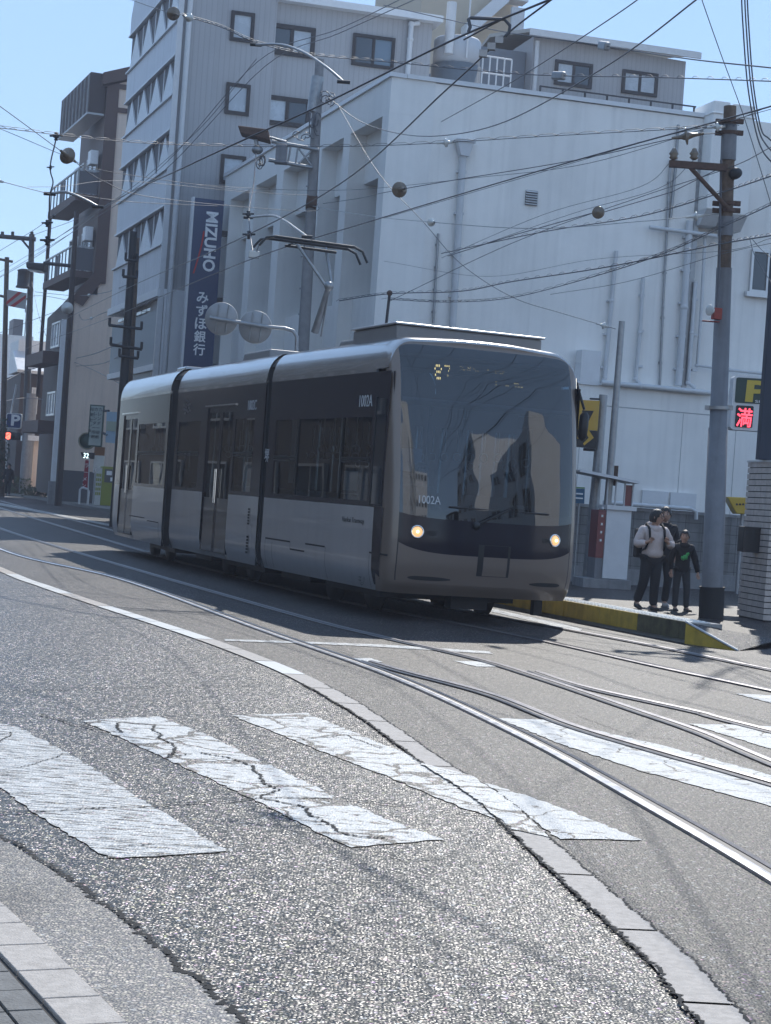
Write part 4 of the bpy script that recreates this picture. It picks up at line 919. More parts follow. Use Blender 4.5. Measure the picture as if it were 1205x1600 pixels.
def hz(x0, x1, y): z = (zq(x0, y[0]) + zq(x1, y[1])) / 2; return (uu(x0, y[0]), z, uu(x1, y[1]), z)
k = 5.333
S1 = [hz(400 + 80 / k, 400 + 285 / k, (640 + 1070 / k, 640 + 1100 / k)), hz(400 + 285 / k, 400 + 405 / k, (640 + 1163 / k, 640 + 1180 / k)), hz(400 + 412 / k, 400 + 575 / k, (640 + 1118 / k, 640 + 1142 / k)), hz(577, 606, (863.6, 867))]
seam(m1, S1, .022)
vt = lambda x, y0, y1: (uu(x, (y0 + y1) / 2), max(ZL + .02, zq(x, y1)), uu(x, (y0 + y1) / 2), zq(x, y0))
seam(m1, [vt(413.5, 842, 884), vt(424, 846, 888), vt(453.5, 846, 858), vt(507, 854, 905), vt(575.5, 866, 920)], .008)
# the dark curved piece below the cab window and the maker's roundel
mb = MB(); pts = []
uc = uu(584, 806)
N = 10
for i in range(N + 1):
    q = i / N; z = ZB - (ZB - .40) * q; ua = uc - (uc - .30) * (q ** 2.1); pts.append((ua, z))
for (a, z0), (b, z1) in zip(pts[:-1], pts[1:]): mb.add([m1.p(a, lower_prof(z0) - .004, z0), m1.p(.05, lower_prof(z0) - .004, z0), m1.p(.05, lower_prof(z1) - .004, z1), m1.p(b, lower_prof(z1) - .004, z1)], [(0, 1, 2, 3)])
skirt(m1, 0, .05, .46); skirt(m1, 1, .05, .46)
mb.build('curved_dark_panel', M_belt, tram)
# cab side window, framed
mb = MB(); c0, c1 = uu(613, 700), uu(585, 700)
c0 = max(.13, c0); zc0, zc1 = ZB + .04, zq(600, 622)
mb.add([m1.p(c0, -.004, zc0), m1.p(c1, -.004, zc0), m1.p(c1, -.004, zc1), m1.p(c0 + .05, -.004, zc1)], [(0, 1, 2, 3)]); cw = mb.build('cab_window', mat('cab_glass', (.012, .018, .025), .03, 0, spec=.9), tram)
mb = MB()
for (a, b, c, d) in [(c1 - .0, c1 + .02, zc0, zc1 + .02), (c0, c1, zc0 - .02, zc0)]: mb.hexa([m1.p(a, -.012, c), m1.p(b, -.012, c), m1.p(b, 0, c), m1.p(a, 0, c), m1.p(a, -.012, d), m1.p(b, -.012, d), m1.p(b, 0, d), m1.p(a, 0, d)])
mb.build('cab_window_rim', M_dark, cw)
xd, upv = -m1.b, Vector((0, 0, 1))
def side_text(m, s, px, py, h, mt, w=None, e=.006): 
    u, z = m.fr.hit(px, py); return text_mesh('number_lettering', s, mt, m.p(u, -e, z), -m.b, Vector((0, 0, 1)), h, tram, w=w, depth=.002)
M_num = mat('number_paint', (.62, .64, .66), .5); M_dim = mat('grey_lettering', (.12, .12, .12), .5)
side_text(m1, '1002A', 562, 636, .15, M_num, .46)
side_text(m1, 'Hankai Tramway', 535, 817, .085, M_dim, .80)
mb = MB(); u, z = m1.fr.hit(563, 904)
nn = 20
for r0, r1 in ((.075, .085), (.05, .056)):
    for i in range(nn):
        a, b = 2 * math.pi * i / nn, 2 * math.pi * (i + 1) / nn; f = lambda r, a: m1.p(u + r * math.cos(a), lower_prof(z) - .006, z + r * math.sin(a)); mb.add([f(r0, a), f(r0, b), f(r1, b), f(r1, a)], [(0, 1, 2, 3)])
for dz in (-.02, .02): mb.add([m1.p(u - .05, -.005, z + dz - .005), m1.p(u + .05, -.005, z + dz - .005), m1.p(u + .05, -.005, z + dz + .005), m1.p(u - .05, -.005, z + dz + .005)], [(0, 1, 2, 3)])
mb.build('roundel', M_dim, tram)
text_mesh('wrapping_lettering', '堺', M_num, m1.p(uu(414, 715), -.006, zq(414, 722)), -m1.b, Vector((0, 0, 1)), .20, tram, depth=.002)
# hand poles, hanging straps and white notices seen through the windows
def fittings(m, us, vs_=(.55, WT - .55)):
    for u in us:
        for v in vs_: mb = MB(); mb.tube([m.p(u, v, .42), m.p(u, v, 2.7)], .018, 8); mb.build('hand_pole', M_chrome, tram)
    for v in vs_:
        for k in range(int((m.L - 1.6) / .45)):
            u = 1.3 + k * .45; mb = MB(); mb.tube([m.p(u, v, 2.6), m.p(u, v, 2.2)], .012, 5); mb.lathe(m.p(u, v, 2.12) - m.b * .01, m.b, [(.05, 0), (.065, 0), (.065, .02), (.05, .02), (.05, 0)], 12); mb.build('hanging_strap', M_winsul, tram)
fittings(m1, (1.4, 2.35, 3.25, 4.2)); fittings(m2, (.5, 2.9, 4.9)); fittings(m3, (.6, 2.4))
for m, u, z, w, h in ((m2, m2.u(283, 722), m2.z(283, 735), .10, .34), (m2, m2.u(290, 722), m2.z(290, 735), .10, .34), (m1, m1.u(452, 700), 1.6, .22, .9), (m1, m1.u(540, 760), 1.55, .5, .25)):
    mb = MB(); mb.box(m.p(u, .06, z + h / 2), (w, .006, h), math.atan2(m.b.y, m.b.x)); mb.build('window_notice', M_white, tram)
# -- nose
CV = WT / 2
def fwd(z):
    T = [(.33, .10), (.45, .19), (.7, .235), (1.0, .245), (1.35, .23), (1.8, .175), (2.3, .08), (2.8, -.03), (3.1, -.11), (3.3, -.20), (3.45, -.32)]
    if z <= T[0][0]: return T[0][1]
    for (a, fa), (b, fb) in zip(T[:-1], T[1:]):
        if z <= b:
            q = (z - a) / (b - a); return fa + (fb - fa) * q
    return T[-1][1]
DP = .36
def ns(t, z):
    """nose surface: t from -1 (left edge) to 1 (right edge)"""
    a = abs(t); th = a
    # superellipse plan, arc-like parameter
    n = 4.4; ang = th * math.pi / 2
    x = math.sin(ang) ** (2 / n) if ang > 0 else 0; y = math.cos(ang) ** (2 / n) if ang < math.pi / 2 else 0
    x2 = a + (x - a) * .92
    xx = min(1.0, x2); yy = (1 - xx ** n) ** (1 / n) if xx < 1 else 0
    bow = -.10 * xx * xx
    f = fwd(z) * (.35 + .65 * yy) + bow * yy + DP * (yy - 1) + .10
    v = CV + math.copysign(xx, t) * (CV - lower_prof(z) * .6)
    return f, v
def NP(t, z, out=0.0):
    f, v = ns(t, z); return m1.p(-f - out, v, z)
def ztop(v): return roofprof(max(0.0, min(WT, v))) 
def TT(i, n, t0=-1, t1=1): return t0 + (t1 - t0) * i / n
def nose_region(name, mt, t0, t1, zlo, zhi, nu=36, nv=10, out=0.0, sm=True):
    mb = MB()
    def fn(a, b):
        t = t0 + (t1 - t0) * a; lo = zlo(t) if callable(zlo) else zlo; hi = zhi(t) if callable(zhi) else zhi
        return NP(t, lo + (hi - lo) * b, out)
    mb.grid(fn, nu, nv, sm); return mb.build(name, mt, tram)
TE = .64   # |t| of the inner edge of the corner pillars
zW0 = lambda t: 1.33 - .06 * (1 - min(1, abs(t) / TE) ** 2)
zK0 = lambda t: .97 - .13 * (1 - min(1, abs(t) / TE) ** 2)
zW1 = lambda t: 3.43 - .07 * min(1, abs(t) / TE) ** 6
zcap = lambda t: ztop(CV + (ns(t, 3.0)[1] - CV)) - (.0 if abs(t) > .98 else .07)
nose_region('windscreen', M_wind, -TE, TE, zW0, zW1, 40, 20)
nose_region('black_panel', M_belt, -TE, TE, zK0, zW0, 36, 6)
zM0 = lambda t: .47 + .02 * min(1, abs(t) / TE) ** 2
nose_region('bumper_panel', M_tan, -TE * .97, TE * .97, zM0, zK0, 36, 8)
nose_region('front_skirt', M_bronze, -1, 1, ZL, zM0, 44, 4)
for sg_ in (-1, 1):
    nose_region('corner_pillar', M_bronze, sg_ * TE, sg_ * 1.0, lambda t: zM0(t), lambda t: zcap(t), 16, 26)
    mb = MB(); 
    mb.grid(lambda a, b: NP(sg_ * TE * (.97 + .03 * a), zM0(1) + (zK0(1) - zM0(1)) * b), 1, 6); mb.build('bumper_joint', M_seam, tram)
nose_region('brow', M_bronze, -TE, TE, zW1, zcap, 36, 3)
# cap joining the brow to the roof
mb = MB()
def cap(a, b):
    t = -1 + 2 * a; f, v = ns(t, zcap(t)); v = max(0, min(WT, v)); P0 = NP(t, zcap(t)); zr = roofprof(v)
    P2 = m1.p(.625, v, zr); P1 = m1.p(-f, v, zr) if True else P0
    P1 = P1 + Vector((0, 0, .0))
    return P0 * (1 - b) ** 2 + P1 * 2 * b * (1 - b) + P2 * b * b
mb.grid(cap, 44, 8); mb.build('roof_nose', M_roofsh, tram)
# black surround inside the windscreen edge
mb = MB()
def strip(t0, z0, t1, z1, w, horizontal):
    for i in range(24):
        ta, tb = t0 + (t1 - t0) * i / 24, t0 + (t1 - t0) * (i + 1) / 24; za, zb_ = (z0(ta), z0(tb)) if callable(z0) else (z0 + (z1 - z0) * i / 24, z0 + (z1 - z0) * (i + 1) / 24)
        if horizontal: mb.add([NP(ta, za, -.012), NP(tb, zb_, -.012), NP(tb, zb_ + w, -.012), NP(ta, za + w, -.012)], [(0, 1, 2, 3)])
        else: mb.add([NP(ta, za, -.012), NP(ta + w, za, -.012), NP(tb + w, zb_, -.012), NP(tb, zb_, -.012)], [(0, 1, 2, 3)])
strip(-TE, zW0, TE, 0, .10, True); strip(-TE, lambda t: zW1(t) - .12, TE, 0, .12, True)
strip(-TE, 1.33, -TE, 3.2, .035, False); strip(TE - .05, 1.33, TE - .05, 3.2, .05, False)
mb.build('windscreen_border', M_black, tram)
# head lamps with their reflectors, bumper slots, coupling hatch
def nose_px(px, py):
    best = None
    for i in range(-100, 101):
        t = i / 100 * .8
        for j in range(0, 60):
            z = .35 + j * .05; q = NP(t, z) - CAMP
            d = q.dot(_f); x = CX + F_PX * q.dot(_r) / d; y = CY - F_PX * q.dot(_u) / d; e = (x - px) ** 2 + (y - py) ** 2
            if best is None or e < best[0]: best = (e, t, z)
    return best[1], best[2]
for (px, py) in [(652, 829), (867, 845)]:
    t, z = nose_px(px, py); c = NP(t, z); nrm = (NP(t, z, 1) - c).normalized()
    n2 = (NP(t + .02, z) - NP(t - .02, z)).cross(NP(t, z + .05) - NP(t, z - .05)).normalized()
    if n2.dot(TD) < 0: n2 = -n2
    mb = MB(); mb.lathe(c - n2 * .02, n2, [(0, .018), (.055, .022), (.068, .034), (.078, .036), (.085, .024), (.086, .0)], 24); hl = mb.build('headlight', M_chrome, tram)
    mb = MB(); mb.lathe(c - n2 * .02, n2, [(0, .05), (.03, .047), (.06, .036)], 20); mb.build('lens', M_lamp, hl)
    mb = MB(); mb.ball(c + n2 * .034, .018, nu=8, nv=6); mb.build('bulb', mat('bulb_glow', (1, .8, .5), .3, emit=(1, .75, .45), es=2.2), hl)
for (xa, ya, xb, yb) in [(637, 899, 704, 911), (826, 918, 874, 914)]:
    ta, za = nose_px(xa, ya); tb, zb_ = nose_px(xb, yb); zz_ = .505
    mb = MB(); mb.grid(lambda a, b: NP(ta + (tb - ta) * a, zz_ + .028 + (b - .5) * .05 * (1 - abs(2 * a - 1) ** 4 * .7), .004), 12, 2); mb.build('bumper_slot', M_seam, tram)
ta, za = nose_px(749, 865); tb, zb_ = nose_px(795, 890)
mb = MB()
for (a0, a1, z0, z1) in [(ta, tb, .60, .606), (ta, tb, .985, .991), (ta, ta + .006, .60, .99), (tb - .006, tb, .60, .99)]:
    mb.grid(lambda a, b: NP(a0 + (a1 - a0) * a, z0 + (z1 - z0) * b, .003), 8, 4)
mb.build('coupler_hatch', M_seam, tram)
mb = MB()
for (t0, t1) in ((-.36, -.2), (.2, .36)): mb.grid(lambda a, b: NP(t0 + (t1 - t0) * a, 1.06 + .06 * b, .004), 6, 2)
mb.build('lamp_slot', M_black, tram)
# wiper
mb = MB(); t0, z0 = nose_px(742, 817); t1, z1 = nose_px(795, 796)
mb.tube([NP(t0, z0 - .02, .03), NP((t0 + t1) / 2, (z0 + z1) / 2, .06), NP(t1, z1, .03)], .016); mb.tube([NP(t1 - .14, z1 - .02, .02), NP(t1 + .22, z1 - .03, .02)], .012); mb.ball(NP(t0, z0 - .03, .03), .05); mb.build('wiper', M_black, tram)
t0, z0 = nose_px(655, 784); f_ = NP(t0, z0, .006); xdir = (NP(t0 + .1, z0) - NP(t0, z0)).normalized(); text_mesh('number_lettering', '1002A', M_num, f_, xdir, NP(t0, z0 + .2, .0) - NP(t0, z0, .0), .10, tram, w=.27, depth=.002)
# destination display: dot matrix behind the glass
mb = MB(); rr = random.Random(3)
def dots(x0, y0, x1, y1, cols, rows, fill):
    ta, za = nose_px(x0, y0); tb, zb_ = nose_px(x1, y1)
    for i in range(cols):
        for j in range(rows):
            if not fill(i, j): continue
            t = ta + (tb - ta) * (i + .5) / cols; z = za + (zb_ - za) * (j + .5) / rows; a = NP(t, z, -.08); w = abs(tb - ta) * CV / cols * .36; h = abs(za - zb_) / rows * .36
            e = (NP(t + .02, z) - NP(t - .02, z)).normalized(); mb.add([a - e * w - upv * h, a + e * w - upv * h, a + e * w + upv * h, a - e * w + upv * h], [(0, 1, 2, 3)])
seg8 = ['01110', '10001', '01110', '10001', '01110']; seg7 = ['11111', '00001', '00010', '00100', '00100']
dots(681, 570, 696, 591, 5, 5, lambda i, j: seg8[j][i] == '1' and (j % 2 == 0 or rr.random() < .6)); dots(697, 571, 708, 591, 5, 5, lambda i, j: seg7[j][i] == '1' and (j % 2 == 0 or rr.random() < .5))
dots(722, 572, 792, 584, 22, 4, lambda i, j: rr.random() < .42 and j != 2); dots(770, 592, 822, 607, 16, 4, lambda i, j: rr.random() < .4 and j % 3 == 0)
mb.build('destination_display', M_led, tram)
# cab interior
R1 = math.atan2(m1.b.y, m1.b.x)
mb = MB(); mb.box(m1.p(.25, CV, 1.0), (.55, 2.0, .35), R1); mb.box(m1.p(.12, CV - .35, 1.22), (.25, .9, .14), R1); mb.build('driver_desk', M_innerd, tram, bevel=.03)
mb = MB()
for (v0, v1) in ((.12, .5), (.5, 1.0), (1.02, 1.5), (1.52, 2.3)):
    mb.box(m1.p(1.2, (v0 + v1) / 2, 1.0), (.04, v1 - v0 - .03, 1.2), R1); mb.box(m1.p(1.2, (v0 + v1) / 2, 2.6), (.04, v1 - v0 - .03, .3), R1)
    mb.box(m1.p(1.2, v0, 2.0), (.05, .05, 1.2), R1)
mb.build('cab_partition', M_innerd, tram)
mb = MB(); mb.box(m1.p(1.17, .75, 2.0), (.01, .35, .3), R1); mb.build('notice', M_white, tram)
mb = MB(); mb.box(m1.p(.9, .8, 1.05), (.45, .45, .12), R1); mb.box(m1.p(1.1, .8, 1.45), (.1, .42, .7), R1); mb.build('driver_seat', M_seat, tram, bevel=.03)
# mirror arm on the right of the front
mb = MB(); c0 = NP(.93, 3.0, .0); Yv = c0.y
q1 = D(899, 592, Yv + .25); q2 = D(913, 640, Yv + .15); q3 = D(911, 665, Yv + .15)
mb.tube([NP(.9, 3.0), q1, q2], .018); mr_ = mb.build('mirror_arm', M_black, tram)
mb = MB(); a = D(914, 644, Yv + .1); b = D(909, 689, Yv + .1); mb.tube([a, a.lerp(b, .12), a.lerp(b, .5), a.lerp(b, .88), b], [.03, .062, .066, .06, .02], 10); mb.build('mirror_head', M_black, mr_)
# -- middle section
def wallrect(m, x0, x1, y0, y1, ym=None): 
    a = m.fr.hit(x1, (y0 + y1) / 2)[0]; b = m.fr.hit(x0, (y0 + y1) / 2)[0]; xm = (x0 + x1) / 2; return (a, b, max(ZB + .05, m.fr.hit(xm, y1)[1]), m.fr.hit(xm, y0)[1])
d2 = wallrect(m2, 317.5, 358.5, 632, 866); d2 = (d2[0], d2[1], ZL + .08, min(2.75, d2[3]))
wA = wallrect(m2, 274, 309, 676, 776); wB = wallrect(m2, 364, 394, 654, 780)
dw = [(d2[0] + .08, (d2[0] + d2[1]) / 2 - .06, 1.2, 2.6), ((d2[0] + d2[1]) / 2 + .06, d2[1] - .08, 1.2, 2.6)]
wtop = max(wA[3], wB[3])
wA = (max(wA[0], d2[1] + .12), min(wA[1], m2.L - .2), ZB + .06, wtop); wB = (max(.2, wB[0]), min(wB[1], d2[0] - .1), ZB + .06, wtop)
def doors_module(m, d, wins, extra=()):
    holes = [w for w in wins] + [(d[0], d[1], d[2], d[3])]
    up = [(h[0], h[1], max(h[2], ZB), h[3]) for h in holes]
    wall_cells(m, 0, 0, m.L, ZB, ZBT, up, M_belt, 'upper_panel'); skirt(m, 0, 0, d[0]); skirt(m, 0, d[1], m.L)
    mb = MB(); mb.hexa([m.p(d[0], .06, ZL), m.p(d[1], .06, ZL), m.p(d[1], .12, ZL), m.p(d[0], .12, ZL), m.p(d[0], .01, d[2] - .01), m.p(d[1], .01, d[2] - .01), m.p(d[1], .07, d[2] - .01), m.p(d[0], .07, d[2] - .01)]); mb.build('door_sill', M_silver, tram)
    for w in wins: pane(m, 0, w, tram, vent=[(w[0], w[1])])
    mid = (d[0] + d[1]) / 2
    for (a, b) in ((d[0] + .005, mid - .008), (mid + .008, d[1] - .005)):
        mb = MB(); v0, v1 = .018, .05
        for (p, q, r, s_) in [(a, a + .07, d[2], d[3]), (b - .07, b, d[2], d[3]), (a + .07, b - .07, d[3] - .08, d[3])]:
            mb.hexa([m.p(p, v0, r), m.p(q, v0, r), m.p(q, v1, r), m.p(p, v1, r), m.p(p, v0, s_), m.p(q, v0, s_), m.p(q, v1, s_), m.p(p, v1, s_)])
        leaf = mb.build('door', M_belt, tram)
        lo = MB(); lo.hexa([m.p(a + .07, v0 + .002, d[2]), m.p(b - .07, v0 + .002, d[2]), m.p(b - .07, v1, d[2]), m.p(a + .07, v1, d[2]), m.p(a + .07, v0 + .002, 1.28), m.p(b - .07, v0 + .002, 1.28), m.p(b - .07, v1, 1.28), m.p(a + .07, v1, 1.28)]); lo.build('door_panel', mat('door_metal', (.12, .12, .125), .3, .6, coat=.5), leaf)
        g = MB(); g.add([m.p(a + .07, v0 + .01, 1.28), m.p(b - .07, v0 + .01, 1.28), m.p(b - .07, v0 + .01, d[3] - .08), m.p(a + .07, v0 + .01, d[3] - .08)], [(3, 2, 1, 0)]); g.build('door_glass', M_tglass, leaf)
        hd = MB(); hx = (b - .035) if a < mid - .02 and b < mid else (a + .035); hd.tube([m.p(hx, -.01, 1.2), m.p(hx, -.01, 1.75)], .014); hd.build('handle', M_chrome, leaf)
    tr_ = MB(); tr_.hexa([m.p(d[0] - .12, -.02, d[3] + .02), m.p(d[1] + .12, -.02, d[3] + .02), m.p(d[1] + .12, .0, d[3] + .02), m.p(d[0] - .12, .0, d[3] + .02), m.p(d[0] - .12, -.02, d[3] + .045), m.p(d[1] + .12, -.02, d[3] + .045), m.p(d[1] + .12, .0, d[3] + .045), m.p(d[0] - .12, .0, d[3] + .045)]); tr_.build('door_drip_rail', M_chrome, tram)
doors_module(m2, d2, [wA, wB])
hr = [(.5, 1.9, ZB + .1, 2.55), (2.4, 3.4, ZB + .1, 2.55), (3.8, 5.2, ZB + .1, 2.55)]
wall_cells(m2, 1, 0, m2.L, ZB, ZBT, hr, M_belt, 'upper_panel'); skirt(m2, 1, 0, m2.L)
for h in hr: pane(m2, 1, h, tram)
roof_shell(m2, 0, m2.L); endwall(m2, .02); endwall(m2, m2.L - .02); floor(m2, 0, m2.L); seats(m2, (.7, 4.6), 0); seats(m2, (.8, 1.7, 4.6), 1)
side_text(m2, '1002C', 388, 641, .15, M_num, .46)
mb = MB()
for (px, py, w, h) in [(389, 806, .10, .26), (386.5, 850, .12, .28)]:
    u, z = m2.fr.hit(px, py)
    for i in range(6): zz_ = z - h / 2 + h * i / 6; mb.add([m2.p(u - w / 2, -.006, zz_), m2.p(u + w / 2, -.006, zz_), m2.p(u + w / 2, -.006, zz_ + h / 9), m2.p(u - w / 2, -.006, zz_ + h / 9)], [(0, 1, 2, 3)])
mb.build('side_grille', M_seam, tram)
# grey crest transfer above the window of the middle section
mb = MB(); u, z = m2.fr.hit(293, 636); 
for i in range(14): a = i * 2.399; r = .035 * math.sqrt(i + 1); mb.add([m2.p(u + r * math.cos(a) * 1.8 + dx_, -.005, z + r * math.sin(a) + dz_) for dx_, dz_ in ((-.05, -.02), (.05, -.02), (.05, .02), (-.05, .02))], [(0, 1, 2, 3)])
mb.build('crest_mark', mat('dim_transfer', (.10, .09, .10), .4), tram)
# -- rear section
d3 = wallrect(m3, 188, 209.5, 642, 836); d3 = (d3[0], min(d3[1], m3.L - .25), ZL + .08, min(2.75, d3[3]))
wC = wallrect(m3, 214, 257, 664, 768); wC = (max(.2, wC[0]), min(wC[1], d3[0] - .12), ZB + .06, wtop)
doors_module(m3, d3, [wC])
hr = [(.8, 2.6, ZB + .1, 2.55), (3.0, 4.4, ZB + .1, 2.55)]
wall_cells(m3, 1, 0, m3.L, ZB, ZBT, hr, M_belt, 'upper_panel'); skirt(m3, 1, 0, m3.L)
for h in hr: pane(m3, 1, h, tram)
roof_shell(m3, 0, m3.L); endwall(m3, .02); floor(m3, 0, m3.L); seats(m3, (1.0, 1.9), 0); seats(m3, (1.4, 2.4, 3.6), 1)
def seam_m(m, L_, w): seam(m, L_, w)
za = m3.z(215, 808); seam(m3, [(m3.u(226, 810), .78, m3.u(202, 806), .78), (m3.u(248, 812), .74, m3.u(230, 812), .74), (m3.u(248, 830), .36, m3.u(248, 812), .74)], .016)
# tail
mb = MB()
def tail(a, b):
    t = -1 + 2 * a; z = ZL + (3.38 - ZL) * b; x = abs(t); n = 3.6; xx = min(1, x + (math.sin(x * math.pi / 2) ** (2 / n) - x) * .9); yy = (1 - xx ** n) ** (1 / n) if xx < 1 else 0
    v = CV + math.copysign(xx, t) * (CV - lower_prof(z)); zt = roofprof(max(0, min(WT, v)))
    return m3.p(m3.L + .42 * yy * (1 - max(0, (z - 1.2) / 2.2) * .6), v, min(z, zt) if b < .999 else zt)
mb.grid(tail, 30, 16); mb.build('rear_end', M_bronze, tram)
mb = MB(); mb.grid(lambda a, b: m3.p(m3.L + .01 - .01 * b + (.42 * (1 - .36) + .012) * 0 + .0, CV, 2) + Vector((0, 0, 0)), 1, 1)
mb = MB()
def tailcap(a, b):
    v = WT * a; P0 = tail_top(v); P2 = m3.p(m3.L - .01, v, roofprof(v)); return P0.lerp(P2, b)
def tail_top(v):
    t = (v - CV) / CV; x = abs(t); yy = (1 - min(1, x) ** 3.6) ** (1 / 3.6) if x < 1 else 0
    return m3.p(m3.L + .42 * yy * .4, v, roofprof(v) - .02)
mb.grid(tailcap, 24, 2); mb.build('rear_roof', M_roofsh, tram)
mb = MB(); mb.grid(lambda a, b: m3.p(m3.L + .44 * (1 - max(0, (1.4 + 1.5 * b - 1.2) / 2.2) * .6) - .02 * abs(2 * a - 1), .35 + (WT - .7) * a, 1.4 + 1.5 * b), 6, 4); mb.build('rear_window', mat('cab_glass', (.012, .018, .025), .03), tram)
# gangway bellows
for (ma, mb_, nm) in ((m1, m2, 0), (m2, m3, 0)):
    g = MB(); n = 5
    for i in range(n):
        q0, q1 = i / n, (i + 1) / n
        for side in (0, 1):
            v = .05 if side == 0 else WT - .05
            P = lambda q, z, o: ma.p(ma.L - .01, v + (o if side == 0 else -o), z).lerp(mb_.p(.01, v + (o if side == 0 else -o), z), q)
            qm = (q0 + q1) / 2
            g.add([P(q0, .36, 0), P(qm, .36, .03), P(qm, 3.12, .03), P(q0, 3.12, 0)], [(0, 1, 2, 3)]); g.add([P(qm, .36, .03), P(q1, .36, 0), P(q1, 3.12, 0), P(qm, 3.12, .03)], [(0, 1, 2, 3)])
        vs = [.05, .1, .2, .35, .7, CV, WT - .7, WT - .35, WT - .2, WT - .1, WT - .05]
        for a, b in zip(vs[:-1], vs[1:]):
            P = lambda q, v: ma.p(ma.L - .01, v, roofprof(v) - .03).lerp(mb_.p(.01, v, roofprof(v) - .03), q); g.add([P(q0, a), P(q1, a), P(q1, b), P(q0, b)], [(0, 1, 2, 3)])
    g.build('gangway_bellows', M_rubber, tram)
# running gear
def bogie(m, u):
    g = MB(); g.box(m.p(u, CV, .27), (1.5, 1.7, .14), math.atan2(m.b.y, m.b.x)); b = g.build('bogie', M_dark, tram)
    for du in (-.75, .75):
        for v in (CV - .78, CV + .78):
            w = MB(); w.lathe(m.p(u + du, v, .30) - m.w * .05, m.w, [(0, 0), (.25, 0), (.29, .02), (.29, .09), (.31, .1), (.31, .12), (0, .12)], 20); w.build('wheel', M_dark, b)
bogie(m1, 2.3); bogie(m2, 2.6); bogie(m3, 2.4)
g = MB()
for m, a, b in ((m1, 3.6, 4.9), (m1, .9, 1.3), (m2, .6, 1.6), (m2, 3.8, 4.9), (m3, .4, 1.4)): g = MB(); g.box(m.p((a + b) / 2, CV, .28), (b - a, 1.9, .14), math.atan2(m.b.y, m.b.x)); g.build('equipment_case', M_dark, tram)
g = MB()
g.box(NP(0, .33) + m1.b * .5 + Vector((0, 0, -.09)), (.2, .5, .18), R1)
g.box(NP(.55, .33) + m1.b * .55 + Vector((0, 0, -.12)), (.1, .12, .22), R1); g.build('underframe', M_dark, tram)
# roof equipment
def rbox(m, u0, u1, v0, v1, z0, z1, name='roof_box', mt=None, ch=.0, parent=None, bev=.03):
    g = MB(); g.hexa([m.p(u0, v0, z0), m.p(u1, v0, z0), m.p(u1, v1, z0), m.p(u0, v1, z0), m.p(u0 + ch, v0 + ch * .3, z1), m.p(u1 - ch, v0 + ch * .3, z1), m.p(u1 - ch, v1 - ch * .3, z1), m.p(u0 + ch, v1 - ch * .3, z1)]); return g.build(name, mt or M_equip, parent or tram, bevel=bev)
rb = rbox(m1, .75, 2.35, .28, WT - .28, 3.30, 3.70); rbox(m1, .72, 2.38, .25, WT - .25, 3.702, 3.73, 'lid', M_alu, parent=rb, bev=.01)
rbox(m1, 2.40, 3.25, .35, WT - .35, 3.30, 3.62, ch=.12)
rbox(m2, 1.0, 2.7, .3, WT - .3, 3.3, 3.66, ch=.12); rbox(m2, 3.9, 4.7, .4, WT - .4, 3.3, 3.52, ch=.05); rbox(m3, .6, 1.6, .35, WT - .35, 3.3, 3.62, mt=M_roofsh, ch=.12)
g = MB(); c = m1.p(.72, .35, 3.3); 
# pantograph
pbu = m1.u(495, 540) if False else 4.1
PC = Vector(); yP = m1.p(pbu, CV, 0).y
def PP(px, py, dy=0): return D(px, py, yP + dy)
pg = MB(); pg.tube([m1.p(pbu + .5, CV - .45, 3.52), m1.p(pbu - .5, CV - .45, 3.52)], .03); pg.tube([m1.p(pbu + .5, CV + .45, 3.52), m1.p(pbu - .5, CV + .45, 3.52)], .03)
for u_ in (pbu - .4, pbu + .4): pg.tube([m1.p(u_, CV - .55, 3.5), m1.p(u_, CV + .55, 3.5)], .03)
pan = pg.build('pantograph', M_dark, tram)
for u_ in (pbu - .4, pbu + .4):
    for v_ in (CV - .45, CV + .45): g = MB(); g.lathe(m1.p(u_, v_, 3.38), (0, 0, 1), [(.03, 0), (.05, .02), (.03, .04), (.05, .06), (.03, .08), (.04, .11)], 10); g.build('insulator', M_insul, pan)
kn = PP(514, 447, -.3); ft = PP(492, 519); hd_ = PP(487, 385, -.1)
g = MB(); g.tube([ft, ft.lerp(kn, .5), kn], [.06, .05, .04]); g.build('lower_arm', M_steel, pan)
g = MB(); g.tube([kn + m1.w * .05, hd_ + m1.w * .22], .022); g.tube([kn - m1.w * .05, hd_ - m1.w * .22], .022); g.tube([ft + m1.w * .1 - Vector((0, 0, .05)), kn + Vector((0, 0, -.1))], .012); g.ball(kn, .07); g.build('upper_arm', M_steel, pan)
g = MB(); hL, hR = PP(425, 371, -.1), PP(549, 388, -.1); ax = (hR - hL).normalized()
for o_ in (-.14, .14):
    off = m1.b * o_; g.tube([hL + off, hR + off], .022); 
    g.tube([hL + off, hL + off - ax * .12 - upv * .03, hL + off - ax * .22 - upv * .16], .018); g.tube([hR + off, hR + off + ax * .12 - upv * .05, hR + off + ax * .2 - upv * .2], .018)
g.tube([hL.lerp(hR, .22) - m1.b * .16 - upv * .07, hL.lerp(hR, .22) + m1.b * .16 - upv * .07], .014); g.tube([hL.lerp(hR, .18) - upv * .09, hL.lerp(hR, .82) - upv * .09], .02); g.build('collector_head', M_dark, pan)
g = MB(); g.box(m1.p(3.55, .55, 3.5), (.12, .12, .12), R1); g.tube([m1.p(3.4, .6, 3.46), m1.p(3.9, .6, 3.55), m1.p(4.4, .7, 3.5)], .02); g.build('roof_cable', M_dark, tram)
